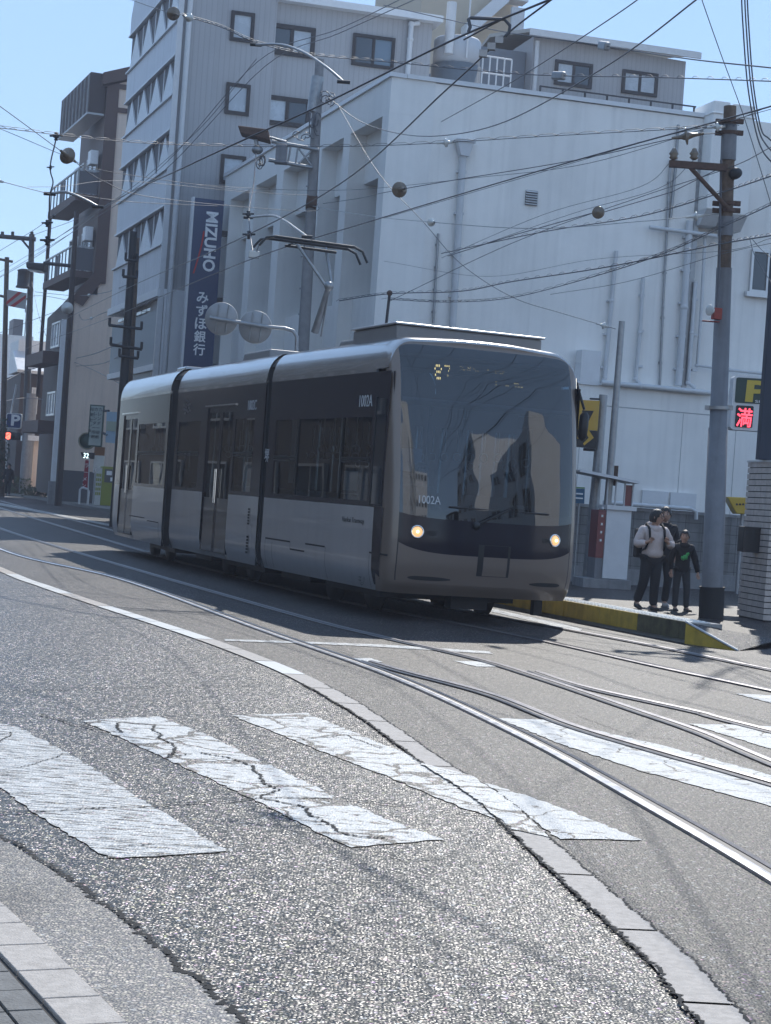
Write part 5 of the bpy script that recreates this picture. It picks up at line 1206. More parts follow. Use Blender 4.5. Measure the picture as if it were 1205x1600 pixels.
# ================================================================ LEFT-HAND ROW OUT OF FRAME (mirrored in the tram side)
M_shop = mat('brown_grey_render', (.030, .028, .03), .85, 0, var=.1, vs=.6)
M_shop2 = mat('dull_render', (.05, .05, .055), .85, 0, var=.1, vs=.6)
yy = 14.0
for i, (L, h, m_, lb) in enumerate([(9, 11, M_shop, 'brown three storey shop on the near side of the street, left of the picture'), (8, 9, M_shop2, 'dull grey two storey shop on the near side of the street, left of the picture'), (12, 14, M_brown2, 'dark brown apartment block on the near side of the street, left of the picture'),
        (10, 10, M_shop2, 'dull grey house with a wide front farther along the near side of the street'), (14, 16, M_shop, 'tall brown grey block farther along the near side of the street'), (16, 12, M_shop2, 'long dull grey building at the far end of the near side of the street')]):
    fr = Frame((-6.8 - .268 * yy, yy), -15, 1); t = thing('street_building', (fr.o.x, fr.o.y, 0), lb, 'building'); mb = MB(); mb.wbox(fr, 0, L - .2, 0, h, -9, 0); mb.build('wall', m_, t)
    nf = int(h / 3)
    for f in range(nf):
        for k in range(3):
            w = (L - .2) / 3; window_m(fr, w * (k + .2), w * (k + .8), .6 + f * 3.1, 2.3 + f * 3.1, t, 0, M_alu, M_curtain if (f + 2 * k) % 7 == 0 else M_pane, 1, .08)
    yy += L * math.cos(rad(15))
# ================================================================ PLATFORM
M_yel = mat('yellow_platform_edge', (.55, .38, .06), .6, 0, var=.2, vs=7, bump=.2, bs=50, streak=.3)
M_yeld = mat('dirty_platform_edge', (.13, .12, .07), .75, 0, var=.4, vs=8, streak=.5)
M_top = mat('platform_top', (.34, .34, .33), .8, 0, var=.15, vs=10, bump=.3, bs=90)
M_tact = mat('tactile_paving', (.78, .77, .73), .5, 0, var=.12, vs=14)
pa, pb = G(884, 938, .27), G(1072, 971, .27); pd = (pb - pa).normalized(); pn = Vector((-pd.y, pd.x, 0)); pn = pn if pn.x > 0 else -pn
PL = (pb - pa).length; PWID = .5; back = -9.5
def pp(u, v, z): return Vector((pa.x, pa.y, 0)) + pd * u + pn * v + Vector((0, 0, z))
def phexa(mb, u0, u1, v0, v1, z0, z1): return mb.hexa([pp(u0, v0, z0), pp(u1, v0, z0), pp(u1, v1, z0), pp(u0, v1, z0), pp(u0, v0, z1), pp(u1, v0, z1), pp(u1, v1, z1), pp(u0, v1, z1)])
plat = thing('tram_platform', pp(0, 0, 0), 'low tram stop platform with worn yellow edge and white studded top', 'platform')
mb = MB(); phexa(mb, back, PL, .03, PWID, 0, .255); mb.build('platform_top', M_top, plat)
u = back; k = 0
while u < PL - .05:
    u1 = min(u + 1.05, PL); mb = MB(); phexa(mb, u + .006, u1 - .006, 0, .03, .05, .262); mb.build('edge_panel', M_yeld if abs(u1 - PL) < .01 or u > PL - 1.6 else M_yel, plat); u = u1; k += 1
mb = MB(); phexa(mb, back, PL, .035, .33, .256, .268)
n = int((PL - back) / .1)
for i in range(n):
    for v in (.085, .185, .285): mb.box(pp(back + .05 + i * .1, v, .272), (.05, .05, .012), math.atan2(pd.y, pd.x))
mb.build('tactile_strip', M_tact, plat)
tip = G(1153, 1018); tip2 = G(1215, 1003)
cR = pp(PL, PWID + .9, 0)
mb = MB(); A = pp(PL, 0, .262); B = pp(PL, PWID + .8, .10)
mb.add([A, tip + Vector((0, 0, .004)), V(tip.x, tip.y, .0), pp(PL, 0, .0)], [(0, 1, 2, 3)]); mb.build('ramp_side', M_yel, plat)
mb = MB(); mb.add([A, tip + Vector((0, 0, .006)), tip2 + Vector((0, 0, .006)), B], [(0, 1, 2, 3)]); mb.add([B, tip2 + Vector((0, 0, .006)), V(B.x, B.y, 0)], [(0, 1, 2)]); mb.build('ramp', M_asph2, plat)
mb = MB(); mb.tube([A + V(0, 0, .005), tip + V(0, 0, .012)], .015); mb.tube([B + V(0, 0, .005), tip2 + V(0, 0, .012)], .012); mb.build('ramp_trim', M_pipe, plat)
# ================================================================ POLES
def on_ground(px, py, Y, px2, py2):
    a, b = D(px, py, Y), D(px2, py2, Y); q = (b - a) / (b.z - a.z); g = a - q * a.z; return a, Vector((g.x, g.y, 0))
def pole(top, low, Y, r0, r1, m, name, label, cat='pole', group=None, n=14, part='shaft'):
    a, g = on_ground(*top, Y, *low); t = thing(name, g, label, cat, group); mb = MB(); mb.tube([g, g.lerp(a, .5), a], [r0, (r0 + r1) / 2, r1], n); mb.build(part, m, t); return t, a, g
M_wood = mat('weathered_wood', (.16, .115, .085), .9, 0, var=.35, vs=9, bump=.4, bs=50, streak=.5)
M_pgrey = mat('grey_painted_pole', (.19, .195, .21), .55, 0, var=.14, vs=4, bump=.1, bs=40, streak=.3)
# right-hand pole beside the people
Y = 28.04; g = G(1111, 967); g.z = 0
top = D(1141, 166, Y); jn = D(1131, 418, Y)
cp = thing('utility_pole', g, 'thick grey utility pole with weathered wooden top and black base wrap beside the boy', 'pole')
f = lambda z: g.lerp(top, z / top.z)
mb = MB(); mb.tube([f(.0), f(2.9), f(2.9) , f(jn.z)], [.165, .15, .135, .118], 20); mb.build('lower_shaft', M_pgrey, cp)
mb = MB(); mb.tube([f(jn.z), f((jn.z + top.z) / 2), f(top.z)], [.105, .1, .095], 16); mb.build('wooden_top', M_wood, cp)
mb = MB(); mb.tube([f(0), f(.47)], .19, 20); mb.tube([f(.47), f(.49)], .2, 20); mb.build('base_wrap', M_rubber, cp)
for (z0, z1) in [(D(1, 235, Y).z * 0 + D(1139, 250, Y).z, D(1139, 195, Y).z), (D(1135, 368, Y).z, D(1135, 338, Y).z)]:
    mb = MB(); mb.tube([f(z0), f(z1)], .118, 16); mb.build('sleeve', M_pgrey, cp)
for y_ in (192, 210, 320, 331, 640): mb = MB(); z = D(1136, y_, Y).z; mb.tube([f(z), f(z + .05)], .135 if y_ < 400 else .158, 16); mb.box(f(z + .025) - _r * .15, (.12, .06, .07)); mb.box(f(z + .025) + _r * .15, (.12, .06, .07)); mb.build('clamp', M_rust if y_ < 400 else M_steel, cp)
mb = MB(); e = D(1046, 254, Y - .2); r_ = D(1136, 264, Y - .2); mb.box((e + r_) / 2, ((r_ - e).length, .08, .1), M=Matrix.Rotation(0, 3, 'Z')); mb.tube([D(1079, 262, Y - .2), D(1137, 325, Y - .15)], .035); arm = mb.build('cross_arm', M_rust, cp)
for px in (1052, 1084):
    c = D(px, 254, Y - .2); mb = MB(); mb.lathe(c + V(0, 0, .04), (0, 0, 1), [(.03, 0), (.07, .03), (.05, .06), (.075, .09), (.05, .13), (.03, .17), (0, .18)], 12); mb.build('insulator', M_insul, arm)
mb = MB(); c = D(1150, 271, Y - .12); mb.lathe(c, (0.3, -1, 0), [(0, .08), (.07, .07), (.085, .0), (.085, -.1), (0, -.12)], 16); mb.build('drum', M_dark, cp)
mb = MB(); mb.tube([D(1127, 250, Y - .12), D(1124, 420, Y - .14), D(1120, 480, Y - .17)], .018); mb.build('riser_cable', M_wire, cp)
c = D(1117, 488, Y - .22); mb = MB(); mb.box(c + V(.03, 0, -.02), (.13, .12, .17), .2); mb.box(c + V(-.05, 0, -.14), (.26, .1, .015)); rl = mb.build('flood_lamp', mat('red_casing', (.30, .045, .03), .55, var=.2, vs=20), cp, bevel=.01)
mb = MB(); mb.lathe(c + V(-.045, -.04, .02), (-.8, -.6, 0), [(.05, 0), (.085, .06), (.08, .065), (0, .06)], 16); mb.build('lens', M_winsul, rl)
# tall pole standing behind the tram
Y = 44.5
p1, a, gq = pole((500, 93), (481, 420), Y, .17, .11, M_conc, 'utility_pole', 'tall concrete pole with a bracket frame and lamp rising behind the tram pantograph')
fz_ = lambda px, py, dy=0: D(px, py, Y + dy)
mb = MB()
for (x0, y0, x1, y1) in [(425, 221, 498, 234), (420, 250, 488, 262)]: mb.tube([fz_(x0, y0, -.2), fz_(x1, y1, -.2)], .045, 8)
for (x0, y0, x1, y1) in [(455, 226, 450, 254), (466, 228, 462, 256), (467, 232, 486, 258), (486, 236, 466, 257)]: mb.tube([fz_(x0, y0, -.2), fz_(x1, y1, -.2)], .025, 6)
mb.build('bracket_frame', M_steel, p1)
mb = MB(); c = fz_(440, 240, -.3); mb.box(c, (.26, .26, .42)); mb.box(c - V(0, 0, .22), (.32, .3, .05)); mb.build('junction_box', M_pgrey, p1, bevel=.02)
mb = MB(); mb.tube([fz_(497, 120), fz_(489, 175)], .15); mb.build('band_sleeve', M_steel, p1)
rr = random.Random(5)
mb = MB()
for (cx_, cy_, sx, sy, n) in [(512, 155, 16, 12, 7), (492, 190, 12, 26, 6), (407, 255, 10, 12, 9), (470, 215, 24, 14, 4)]:
    mb = MB()
    for i in range(n):
        a0 = rr.uniform(0, 6.28); c = (cx_ + rr.uniform(-.4, .4) * sx, cy_ + rr.uniform(-.4, .4) * sy); R_ = rr.uniform(.35, .9)
        mb.tube([fz_(c[0] + sx * R_ * math.cos(a0 + q) * .6, c[1] + sy * R_ * math.sin(a0 + q) * .8, -.3 + .1 * math.sin(q * 2)) for q in [k * .55 for k in range(8)]], .012, 5)
    mb.build('looped_cable', M_wire, p1)
for (x, y) in [(487, 290), (484, 330), (482, 365), (479, 400), (477, 450), (475, 490)]:
    mb = MB(); mb.tube([fz_(x - 9, y + 1, -.05), fz_(x + 9, y - 1, -.05)], .02, 6); mb.build('step_bolt', M_steel, p1)
mb = MB(); mb.tube([fz_(479, 316), fz_(495, 318)], .19); mb.box(fz_(489, 314, -.25), (.2, .2, .2)); mb.build('clamp', M_rust, p1)
# lamp on that bracket
hl = thing('street_lamp', fz_(405, 215, -.4), 'old hooded street lamp hanging from the bracket of the tall concrete pole', 'lamp')
mb = MB(); mb.prism([fz_(374, 202, -.1), fz_(421, 208, -.1), fz_(424, 226, -.1), fz_(378, 214, -.1)], (0, -.5, 0)); mb.build('hood', M_rust, hl, bevel=.03)
mb = MB(); mb.ball(fz_(402, 234, -.4), .14, sc=(1, 1, .8)); mb.tube([fz_(400, 218, -.4), fz_(402, 234, -.4)], .05); mb.tube([fz_(420, 214, -.3), fz_(448, 222, -.2)], .03); mb.build('lantern', M_steel, hl)
# twin dark poles left of the hotel
Y = 56.0
p2, a, gq = pole((209, 362), (196, 560), Y, .16, .11, M_dark, 'utility_pole', 'dark utility pole with many cross arms in front of the triangle window facade')
for (x0, y0, x1, y1) in [(196, 406, 214, 408), (192, 432, 214, 434), (170, 508, 222, 514), (172, 538, 222, 546), (186, 556, 216, 560)]:
    mb = MB(); mb.tube([D(x0, y0, Y - .2), D(x1, y1, Y - .2)], .05, 6)
    for q in (.02, .5, .98): c = D(x0, y0, Y - .2).lerp(D(x1, y1, Y - .2), q); mb.tube([c, c + V(0, 0, .22)], .045, 6)
    mb.build('cross_arm', M_dark, p2)
p3, a, gq = pole((214, 372), (204, 560), Y + .6, .12, .09, M_wood, 'utility_pole', 'thinner brown pole standing just right of the dark pole with cross arms')
# far-left poles
Y = 85.0
p4, a, gq = pole((120, 330), (91, 783), Y, .17, .11, mat('black_brown_pole', (.035, .025, .024), .6, var=.2, vs=2), 'utility_pole', 'black steel pole standing on the far pavement in front of the pale pillar')
mb = MB(); c = D(106, 482, Y - .4); mb.lathe(c, (0, -1, 0), [(0, 0), (.24, .05), (.28, .12), (.1, .16), (.12, .3), (0, .34)], 18); mb.build('insulator', M_winsul, p4)
mb = MB(); mb.tube([D(68, 411, Y), D(116, 416, Y)], .09, 6); mb.build('lamp_arm', M_dark, p4)
mb = MB(); mb.prism([D(40, 409, Y - .3), D(69, 411, Y - .3), D(68, 423, Y - .3), D(41, 419, Y - .3)], (0, .9, 0)); lh = mb.build('lamp_head', M_dark, p4, bevel=.08)
mb = MB(); mb.prism([D(43, 420, Y - .2), D(66, 423.4, Y - .2), D(65, 425, Y - .2), D(44, 422, Y - .2)], (0, .7, 0)); mb.build('lamp_glass', M_winsul, lh)
Y = 108.0
p5, a, gq = pole((50, 366), (38, 768), Y, .22, .16, M_dark, 'utility_pole', 'dark pole carrying a transformer drum beside the striped flag at the far left')
mb = MB(); mb.tube([D(-4, 369, Y), D(56, 374, Y)], .14, 6); mb.tube([D(34, 374, Y), D(49, 392, Y)], .07, 6)
for x_ in (4, 20, 50): mb.tube([D(x_, 371, Y), D(x_, 362, Y)], .1, 6)
mb.build('cross_arm', M_dark, p5)
mb = MB(); c = D(36, 450, Y - .6); mb.lathe(c, (0, 0, 1), [(0, 0), (.42, 0), (.42, .1), (.36, .12), (.36, .95), (.42, 1.0), (.2, 1.1), (0, 1.1)], 14); mb.build('transformer', M_dark, p5)
mb = MB(); c = D(50, 571, Y - .5); mb.box(c, (.38, .2, .42)); mb.build('meter_box', M_white, p5)
mb = MB(); mb.tube([gq, gq + V(.03, 0, 6.0)], .34); mb.build('pole_sheath', M_conc, p5)
Y = 100.0
p6, a, gq = pole((11, 402), (4, 700), Y, .17, .12, M_wood, 'utility_pole', 'weathered wooden pole at the far left edge left of the striped flag')
mb = MB(); mb.tube([D(-6, 404, Y), D(20, 409, Y)], .08, 6); mb.tube([D(0, 462, Y), D(12, 465, Y)], .08, 6); mb.tube([D(12, 465, Y), D(44, 467, Y)], .05, 6); mb.build('cross_arm', M_wood, p6)
# striped flag on the wooden pole
Mst = mat('flag_white', (.5, .48, .46), .8); fl = thing('striped_flag', D(10, 480, 100), 'white flag with two slanted red stripes hanging from the wooden pole', 'flag')
mb = MB(); mb.prism([D(10, 452, 99.9), D(42, 458, 99.9), D(40, 483, 99.9), D(8, 477, 99.9)], (0, .06, 0)); cl = mb.build('cloth', Mst, fl)
mb = MB()
for q_ in ([(10, 471.5), (29, 455.6), (35, 456.6), (10, 476.6)], [(15.5, 478.2), (40.5, 461), (40, 466), (22, 479.4)]):
    mb = MB(); mb.prism([D(x, y, 99.88) for x, y in q_], (0, .015, 0)); mb.build('red_stripe', M_red, fl)
mb = MB()
# steel posts beside the block wall
pole((972, 502), (951, 770), 36.8, .085, .062, M_steel, 'steel_post', 'tall plain galvanised post rising above the small shelter roof')
p8, a, gq = pole((943, 617), (929, 783), 37.4, .12, .085, M_steel, 'sign_post', 'short galvanised post holding the yellow parking sign', part='shaft')
p9, a, gq = pole((609, 458), (604, 503), 38.0, .035, .03, M_dark, 'cable_post', 'thin dark post standing up behind the tram roof', part='shaft')
mb = MB(); mb.ball(a, .06); mb.build('cable_clamp', M_rust, p9)
# ================================================================ SIGNS
M_yp = mat('yellow_sign_face', (.62, .36, .03), .4, coat=.3)
Y = 37.2
s = thing('parking_sign', D(915, 660, Y), 'yellow and black parking sign with arrows half hidden behind the tram front', 'sign')
def quad(mb, px, Y, th=.02): mb.prism([D(x, y, Y) for x, y in px], (0, th, 0)); return mb
mb = MB(); quad(mb, [(884, 624), (937.5, 626), (933.5, 673), (880, 669)], Y, .08); mb.build('yellow_face', M_yp, s)
mb = MB(); quad(mb, [(880, 669.3), (933.5, 673.3), (931.5, 701), (878, 696.5)], Y, .08); mb.build('black_face', M_black, s)
mb = MB(); quad(mb, [(910, 641), (928, 642), (919, 660), (908, 658)], Y - .01, .008); mb.build('black_arrow', M_black, s)
mb = MB(); quad(mb, [(896, 680), (916, 682), (915.5, 686.5), (896, 684.5)], Y - .01, .008); quad(mb, [(920, 671.5), (928, 684), (913, 696), (911, 693), (920, 684), (915.5, 676)], Y - .013, .008); mb.build('yellow_arrow', M_yp, s)
mb = MB(); quad(mb, [(897, 640), (904, 640), (903, 647), (896.5, 647)], Y - .01, .008); mb.build('red_symbol', M_red, s)
mb = MB(); mb.tube([D(922, 623, Y + .1), D(943, 624, 37.4)], .02); mb.tube([D(912, 702, Y + .1), D(940, 704, 37.4)], .03); mb.build('bracket', M_dark, s)
# sign with red characters right of the pole
Y = 32.5; s = thing('parking_sign', D(1165, 640, Y), 'rounded sign with a yellow P on dark green and red glowing characters', 'sign')
def rrect(x0, y0, x1, y1, sk, r, Y, n=5):
    pts = []
    for (cx_, cy_, a0) in [(x1 - r, y0 + r, -90), (x1 - r, y1 - r, 0), (x0 + r, y1 - r, 90), (x0 + r, y0 + r, 180)]:
        for i in range(n): a = rad(a0 + 90 * i / (n - 1)); x = cx_ + r * math.cos(a); y = cy_ + r * math.sin(a); pts.append(D(x - (y - y0) * .072, y + (x - x0) * .06, Y))
    return pts
mb = MB(); mb.prism(rrect(1147, 586, 1225, 671, 0, 6, Y), (0, .35, 0)); cs = mb.build('casing', M_white, s)
mb = MB(); mb.prism(rrect(1151, 589.5, 1222, 629, 0, 3, Y - .012), (0, .01, 0)); mb.build('green_face', mat('dark_green_face', (.01, .045, .04), .35), s)
Mye = mat('yellow_letter', (.6, .45, .06), .5)
o = D(1164, 627.5, Y - .016); text_mesh('lettering', 'P', Mye, o, V(1, 0, .005), V(.04, 0, 1), (D(1168, 594, Y) - D(1166, 628, Y)).length, s, w=.42, depth=.004, bold=.03)
text_mesh('lettering', 'SKIP', M_letter, D(1180, 629, Y - .018), V(1, 0, 0), V(0, 0, 1), .045, s, w=.24, depth=.004)
mb = MB(); mb.prism(rrect(1150.5, 633, 1178, 667, 0, 2, Y - .012), (0, .01, 0)); scr = mb.build('screen', M_black, s)
M_rled = mat('red_led', (.3, .0, .0), .5, emit=(1, .06, .10), es=1.6)
text_mesh('lettering', '満', M_rled, D(1149.5, 666, Y - .018), V(1, 0, -.01), V(.05, 0, 1), .33, s, w=.27, depth=.004, bold=.01)
# the backs of two round signs on an arm behind the tram
Y = 33.5; M_sb = mat('sign_back', (.40, .40, .40), .55, .2, var=.1, vs=9)
s = thing('round_signs', D(463, 524, Y), 'backs of two round traffic signs on one arm behind the tram roof', 'sign')
kk = Y / F_PX
for (x, y) in [(346, 498), (399, 511)]:
    mb = MB(); c = D(x, y, Y + .03); mb.lathe(c, (0, -1, 0), [(0, .0), (25.5 * kk, .0), (26 * kk, -.02), (0, -.02)], 32); dsc = mb.build('disc', M_sb, s)
    mb = MB()
    for q in (-8, 8): mb.tube([c + V(q * kk, -.015, -22 * kk), c + V(q * kk + .03, -.015, 22 * kk)], .012, 6)
    mb.build('stiffener', M_steel, dsc)
mb = MB(); mb.tube([D(328, 496, Y - .06), D(345, 499, Y - .06), D(420, 511, Y - .06), D(445, 513, Y - .06), D(458, 517, Y - .06), D(464, 526, Y - .06), D(463, 560, Y - .06)], .035, 8); mb.build('arm', M_steel, s)
q = D(462, 560, Y - .06); mb = MB(); mb.tube([q, (q.x - .05, q.y, 0)], .045); mb.build('post', M_steel, s)
# far-left small signs
Y = 88.0
s = thing('vertical_sign', D(149, 665, Y), 'tall green framed shop sign with three columns of Japanese characters', 'sign')
mb = MB(); quad(mb, [(141, 632), (163, 633.5), (158.5, 698.5), (136.5, 697)], Y, .25); mb.build('frame', mat('green_frame', (.02, .07, .05), .5), s)
mb = MB(); quad(mb, [(142.6, 634), (161.3, 635.3), (157, 696.5), (138.3, 695.2)], Y - .02, .015); mb.build('face', mat('pale_green_face', (.42, .48, .44), .5), s)
Mgk = mat('sign_ink', (.03, .05, .06), .6)
for (x, y, tx) in [(154.6, 636, 'カレンダー印刷'), (148.2, 635.6, 'カレンダー印刷'), (142, 635.2, '印刷センター')]:
    o = D(x, y, Y - .03); h_ = 8.2 * Y / F_PX
    text_mesh('lettering', tx, Mgk, o, V(1, 0, 0), V(.06, 0, 1), h_ * .72, s, vertical=True, pitch=1.42 if len(tx) == 6 else 1.22, depth=.01)
s = thing('round_sign', D(136, 688, 89), 'round dark green sign with a yellow rim behind the vertical shop sign', 'sign')
c = D(136, 689, 89); kk = 89 / F_PX; mb = MB(); mb.lathe(c, (0, -1, 0), [(0, 0), (11.3 * kk, 0), (11.5 * kk, -.15), (0, -.15)], 24); mb.build('disc', mat('green_disc', (.01, .06, .04), .5), s)
mb = MB(); mb.lathe(c, (0, -1, 0), [(11.3 * kk, .0), (11.8 * kk, .06), (13.4 * kk, .06), (13.5 * kk, -.1)], 24); mb.build('rim', mat('tan_rim', (.3, .26, .16), .5), s)
s = thing('lit_sign', D(137, 712, 88), 'small dark hanging sign with a bright white figure below the round green sign', 'sign')
mb = MB(); quad(mb, [(126, 706.5), (147, 707.5), (146, 717.5), (129, 716)], 88, .3); mb.build('box', M_dark, s)
text_mesh('lettering', '32', mat('lit_white', (.5, .6, .6), .5, emit=(.7, .95, 1), es=1.4), D(130, 715.5, 87.97), V(1, 0, 0), V(.05, 0, 1), .24, s, w=.25, depth=.01)
s = thing('shop_poster', D(174, 668, 87), 'pale blue landscape poster hanging beside the vertical shop sign', 'sign')
mb = MB(); quad(mb, [(167, 643), (184, 644), (182, 693), (165, 691)], 87, .15); mb.build('board', mat('poster_blue', (.33, .47, .58), .5), s); mb = MB(); quad(mb, [(167, 658), (183, 659), (182.5, 674), (166, 673)], 86.97, .02); mb.build('poster_band', mat('poster_green', (.36, .42, .33), .5), s)
mb = MB(); mb.tube([D(162, 642, 88), D(170, 642, 87)], .06, 6); mb.tube([D(160, 676, 88), D(168, 680, 87)], .06, 6); mb.build('arm', M_dark, s)
s = thing('red_banner', D(134, 745, 88), 'narrow red banner with white characters standing on the far pavement', 'banner')
mb = MB(); quad(mb, [(133.5, 719), (140, 719.5), (137.5, 764), (129, 762)], 88, .03); mb.build('cloth', mat('banner_red', (.32, .015, .03), .7), s); text_mesh('lettering', 'ラーメン', M_letter, D(133.2, 722, 87.98), V(1, 0, 0), V(.08, 0, 1), .2, s, vertical=True, pitch=1.6, depth=.008)
q = D(140, 716, 88); mb = MB(); mb.tube([q, (D(137, 784, 88).x, 88, 0)], .03, 6); mb.build('pole', M_pipe, s)
for (nm, pts, lb, cx_) in [('blue', 0, 0, 0)]: pass
Y = 102
s = thing('parking_sign', D(22, 657, Y), 'square blue sign with a white P at the far left', 'sign')
mb = MB(); mb.prism(rrect(10, 645, 34.5, 669, 0, 3, Y), (0, .25, 0)); mb.build('rim', M_white, s); mb = MB(); mb.prism(rrect(11.5, 646.5, 33, 667.5, 0, 2, Y - .01), (0, .008, 0)); mb.build('face', mat('sign_blue', (.015, .05, .17), .4), s)
text_mesh('lettering', 'P', M_letter, D(17, 665, Y - .02), V(1, 0, 0), V(0, 0, 1), .62, s, w=.5, depth=.01, bold=.03)
q = D(17, 645, Y + .3); mb = MB(); mb.tube([q, D(26, 600, Y + .3)], .05, 6); mb.tube([q, (q.x - .3, q.y, 0)], .05, 6); mb.build('post', M_pipe, s)
s = thing('traffic_light', D(13, 681, 101), 'traffic light showing red at the far left edge', 'traffic light')
mb = MB(); quad(mb, [(5, 673), (32, 676), (31, 688), (4, 686)], 101, .25); mb.build('housing', M_dark, s, bevel=.05)
mb = MB(); c = D(13, 681, 100.97); mb.lathe(c, (0, -1, 0), [(0, .03), (.17, .02), (.19, 0)], 16); mb.build('red_lens', mat('red_signal', (.4, .02, .01), .4, emit=(1, .12, .08), es=2.2), s)
for x_ in (20, 27): mb = MB(); mb.lathe(D(x_, 682, 100.97), (0, -1, 0), [(0, .03), (.17, .02), (.19, 0)], 14); mb.build('dark_lens', M_black, s)
mb = MB(); q = D(2, 681, 101.2); mb.tube([D(6, 680, 101.1), q, (q.x, q.y, 0)], .08, 8); mb.build('post', M_dark, s)
# vending machine
Y = 87.5; q = G(168, 793); q0 = D(150, 791, Y)
FV = Frame(D(146, 740, Y), AZW, 1); vm = thing('vending_machine', (FV.o.x, FV.o.y, .13), 'yellow green vending machine on the far pavement beside the tram tail', 'vending machine')
v0, v1, vx = FV.hit(158, 765)[0], FV.hit(181, 765)[0], FV.hit(147, 765)[0]; zt = FV.hit(168, 729)[1]
M_vg = mat('yellow_green_panel', (.27, .30, .035), .5, coat=.3); mb = MB(); mb.wbox(FV, v0, v1, .13, zt, -.9, 0); mb.build('side_panel', M_vg, vm, bevel=.02)
mb = MB(); mb.wbox(FV, v0 - .28, v0 - .003, .13, zt - .1, -.9, -.02); mb.build('front_panel', M_winsul, vm); mb = MB()
rr = random.Random(11)
for i in range(5):
    for j in range(3): mb.wbox(FV, v0 - .26 + j * .085, v0 - .20 + j * .085, zt - .5 - i * .22, zt - .36 - i * .22, -.018, -.008)
mb.build('product_rows', M_vg, vm); mb = MB(); mb.wbox(FV, v0 + .12, v1 - .1, zt - .75, zt - .12, .002, .012); mb.build('poster', mat('dull_poster', (.12, .12, .11), .5), vm)
mb = MB(); mb.wbox(FV, v0 + .2, v0 + .45, zt - .4, zt - .2, .013, .02); mb.wbox(FV, v0 + .4, v0 + .62, zt - .68, zt - .5, .013, .02); mb.build('poster_patch', M_letter, vm)
s = thing('notice_board', D(158, 715, 88.5), 'orange topped notice board behind the vending machine', 'board')
mb = MB(); quad(mb, [(148, 698), (164, 699), (163, 712), (147, 711)], 88.5, .1); mb.build('orange_top', mat('orange_panel', (.36, .16, .06), .6), s); mb = MB(); quad(mb, [(147, 711.3), (163, 712.3), (161, 740), (145, 739)], 88.5, .1); mb.build('white_face', M_wall2, s); mb = MB(); mb.tube([D(150, 738, 88.6), (D(148, 785, 88.6).x, 88.6, 0)], .05, 6); mb.build('leg', M_dark, s)
s = thing('barrier_hoop', D(129, 775, 87), 'white bent tube barrier on the far pavement under the red banner', 'barrier')
mb = MB(); mb.tube([(D(124, 783, 87).x, 87, .1), D(125, 765, 87), D(128, 762, 87), D(137, 764, 87), D(139, 768, 87), (D(137, 785, 87).x, 87, .1)], .05, 8); mb.build('tube', M_pipe, s)
# potted shrubs at the far left
M_leaf = mat('leaf', (.035, .06, .025), .6, var=.3, vs=6)
def shrub(px, py, Y, w, h, lb, n=420):
    c = D(px, py, Y); t = thing('shrub', (c.x, c.y, 0), lb, 'plant'); r = random.Random(int(px * 7)); mb = MB()
    for i in range(n):
        a = r.uniform(0, 6.28); q = r.random() ** .5; hh = r.uniform(.15, 1); p = V(c.x + math.cos(a) * q * w * (1.1 - .5 * abs(hh - .5)), c.y + math.sin(a) * q * w, h * hh + r.uniform(-.05, .05)); s_ = r.uniform(.05, .13)
        u_ = Vector((r.uniform(-1, 1), r.uniform(-1, 1), r.uniform(-1, 1))).normalized(); v_ = u_.orthogonal().normalized(); mb.add([p - u_ * s_, p + v_ * s_ * .5, p + u_ * s_, p - v_ * s_ * .5], [(0, 1, 2, 3)])
    mb.build('foliage', M_leaf, t); mb = MB()
    for i in range(6): mb.tube([(c.x + r.uniform(-.2, .2), c.y, 0), (c.x + r.uniform(-.5, .5) * w, c.y + r.uniform(-.2, .2), h * r.uniform(.5, .8))], .02, 5)
    mb.build('stem', M_brown, t)
shrub(29, 765, 108, .8, 1.1, 'dark clipped shrub standing at the foot of the dark pole'); shrub(53, 772, 104, .7, .55, 'low plants in pots in front of the beige shop wall', 260); shrub(-9, 700, 99, .8, 4.2, 'leafy dark shrub climbing beside the wooden pole at the left edge', 900)
# ================================================================ RIGHT SIDE
# ticket pillar with glazed canopy
FT = Frame(G(966, 921), 78, 1); Yt = FT.o.y
kt = thing('stop_pillar', FT.o, 'white tram stop pillar with a red side and slanted little roof', 'pillar')
def tz(px, py): return FT.hit(px, py)
a0, a1 = FT.hit(944, 860)[0], FT.hit(983, 860)[0]; zt = FT.hit(965, 797)[1]
mb = MB(); mb.wbox(FT, a0, a1, .2, zt, -.42, 0); mb.build('white_body', M_white, kt, bevel=.01)
ar = FT.hit(932, 860)[0]; zr0 = FT.hit(940, 872)[1]
mb = MB(); mb.wbox(FT, a0 - .16, a0 - .003, zr0, zt - .02, -.5, -.03); mb.build('red_side', mat('dark_red_panel', (.16, .012, .02), .45, coat=.3), kt)
mb = MB(); mb.wbox(FT, a0 - .16, a0 - .003, .2, zr0 - .003, -.5, -.03); mb.build('grey_base_side', M_pgrey, kt)
mb = MB()
for k in range(5): mb.box(FT.p(a0 - .08, zr0 + .35 + k * .16, -.02), (.035, .012, .045))
mb.build('white_characters', M_letter, kt)
mb = MB(); mb.wbox(FT, a0 - .42, a1 + .06, 0, .19, -.6, .1); mb.build('plinth', M_conc, kt, bevel=.01)
mb = MB(); mb.wbox(FT, a0 - .02, a1 + .08, zt + .003, zt + .09, -.5, .05); mb.build('shelf', M_white, kt)
zc = FT.hit(978, 755)[1]
rf0, rf1 = FT.hit(902, 737), FT.hit(994, 756)
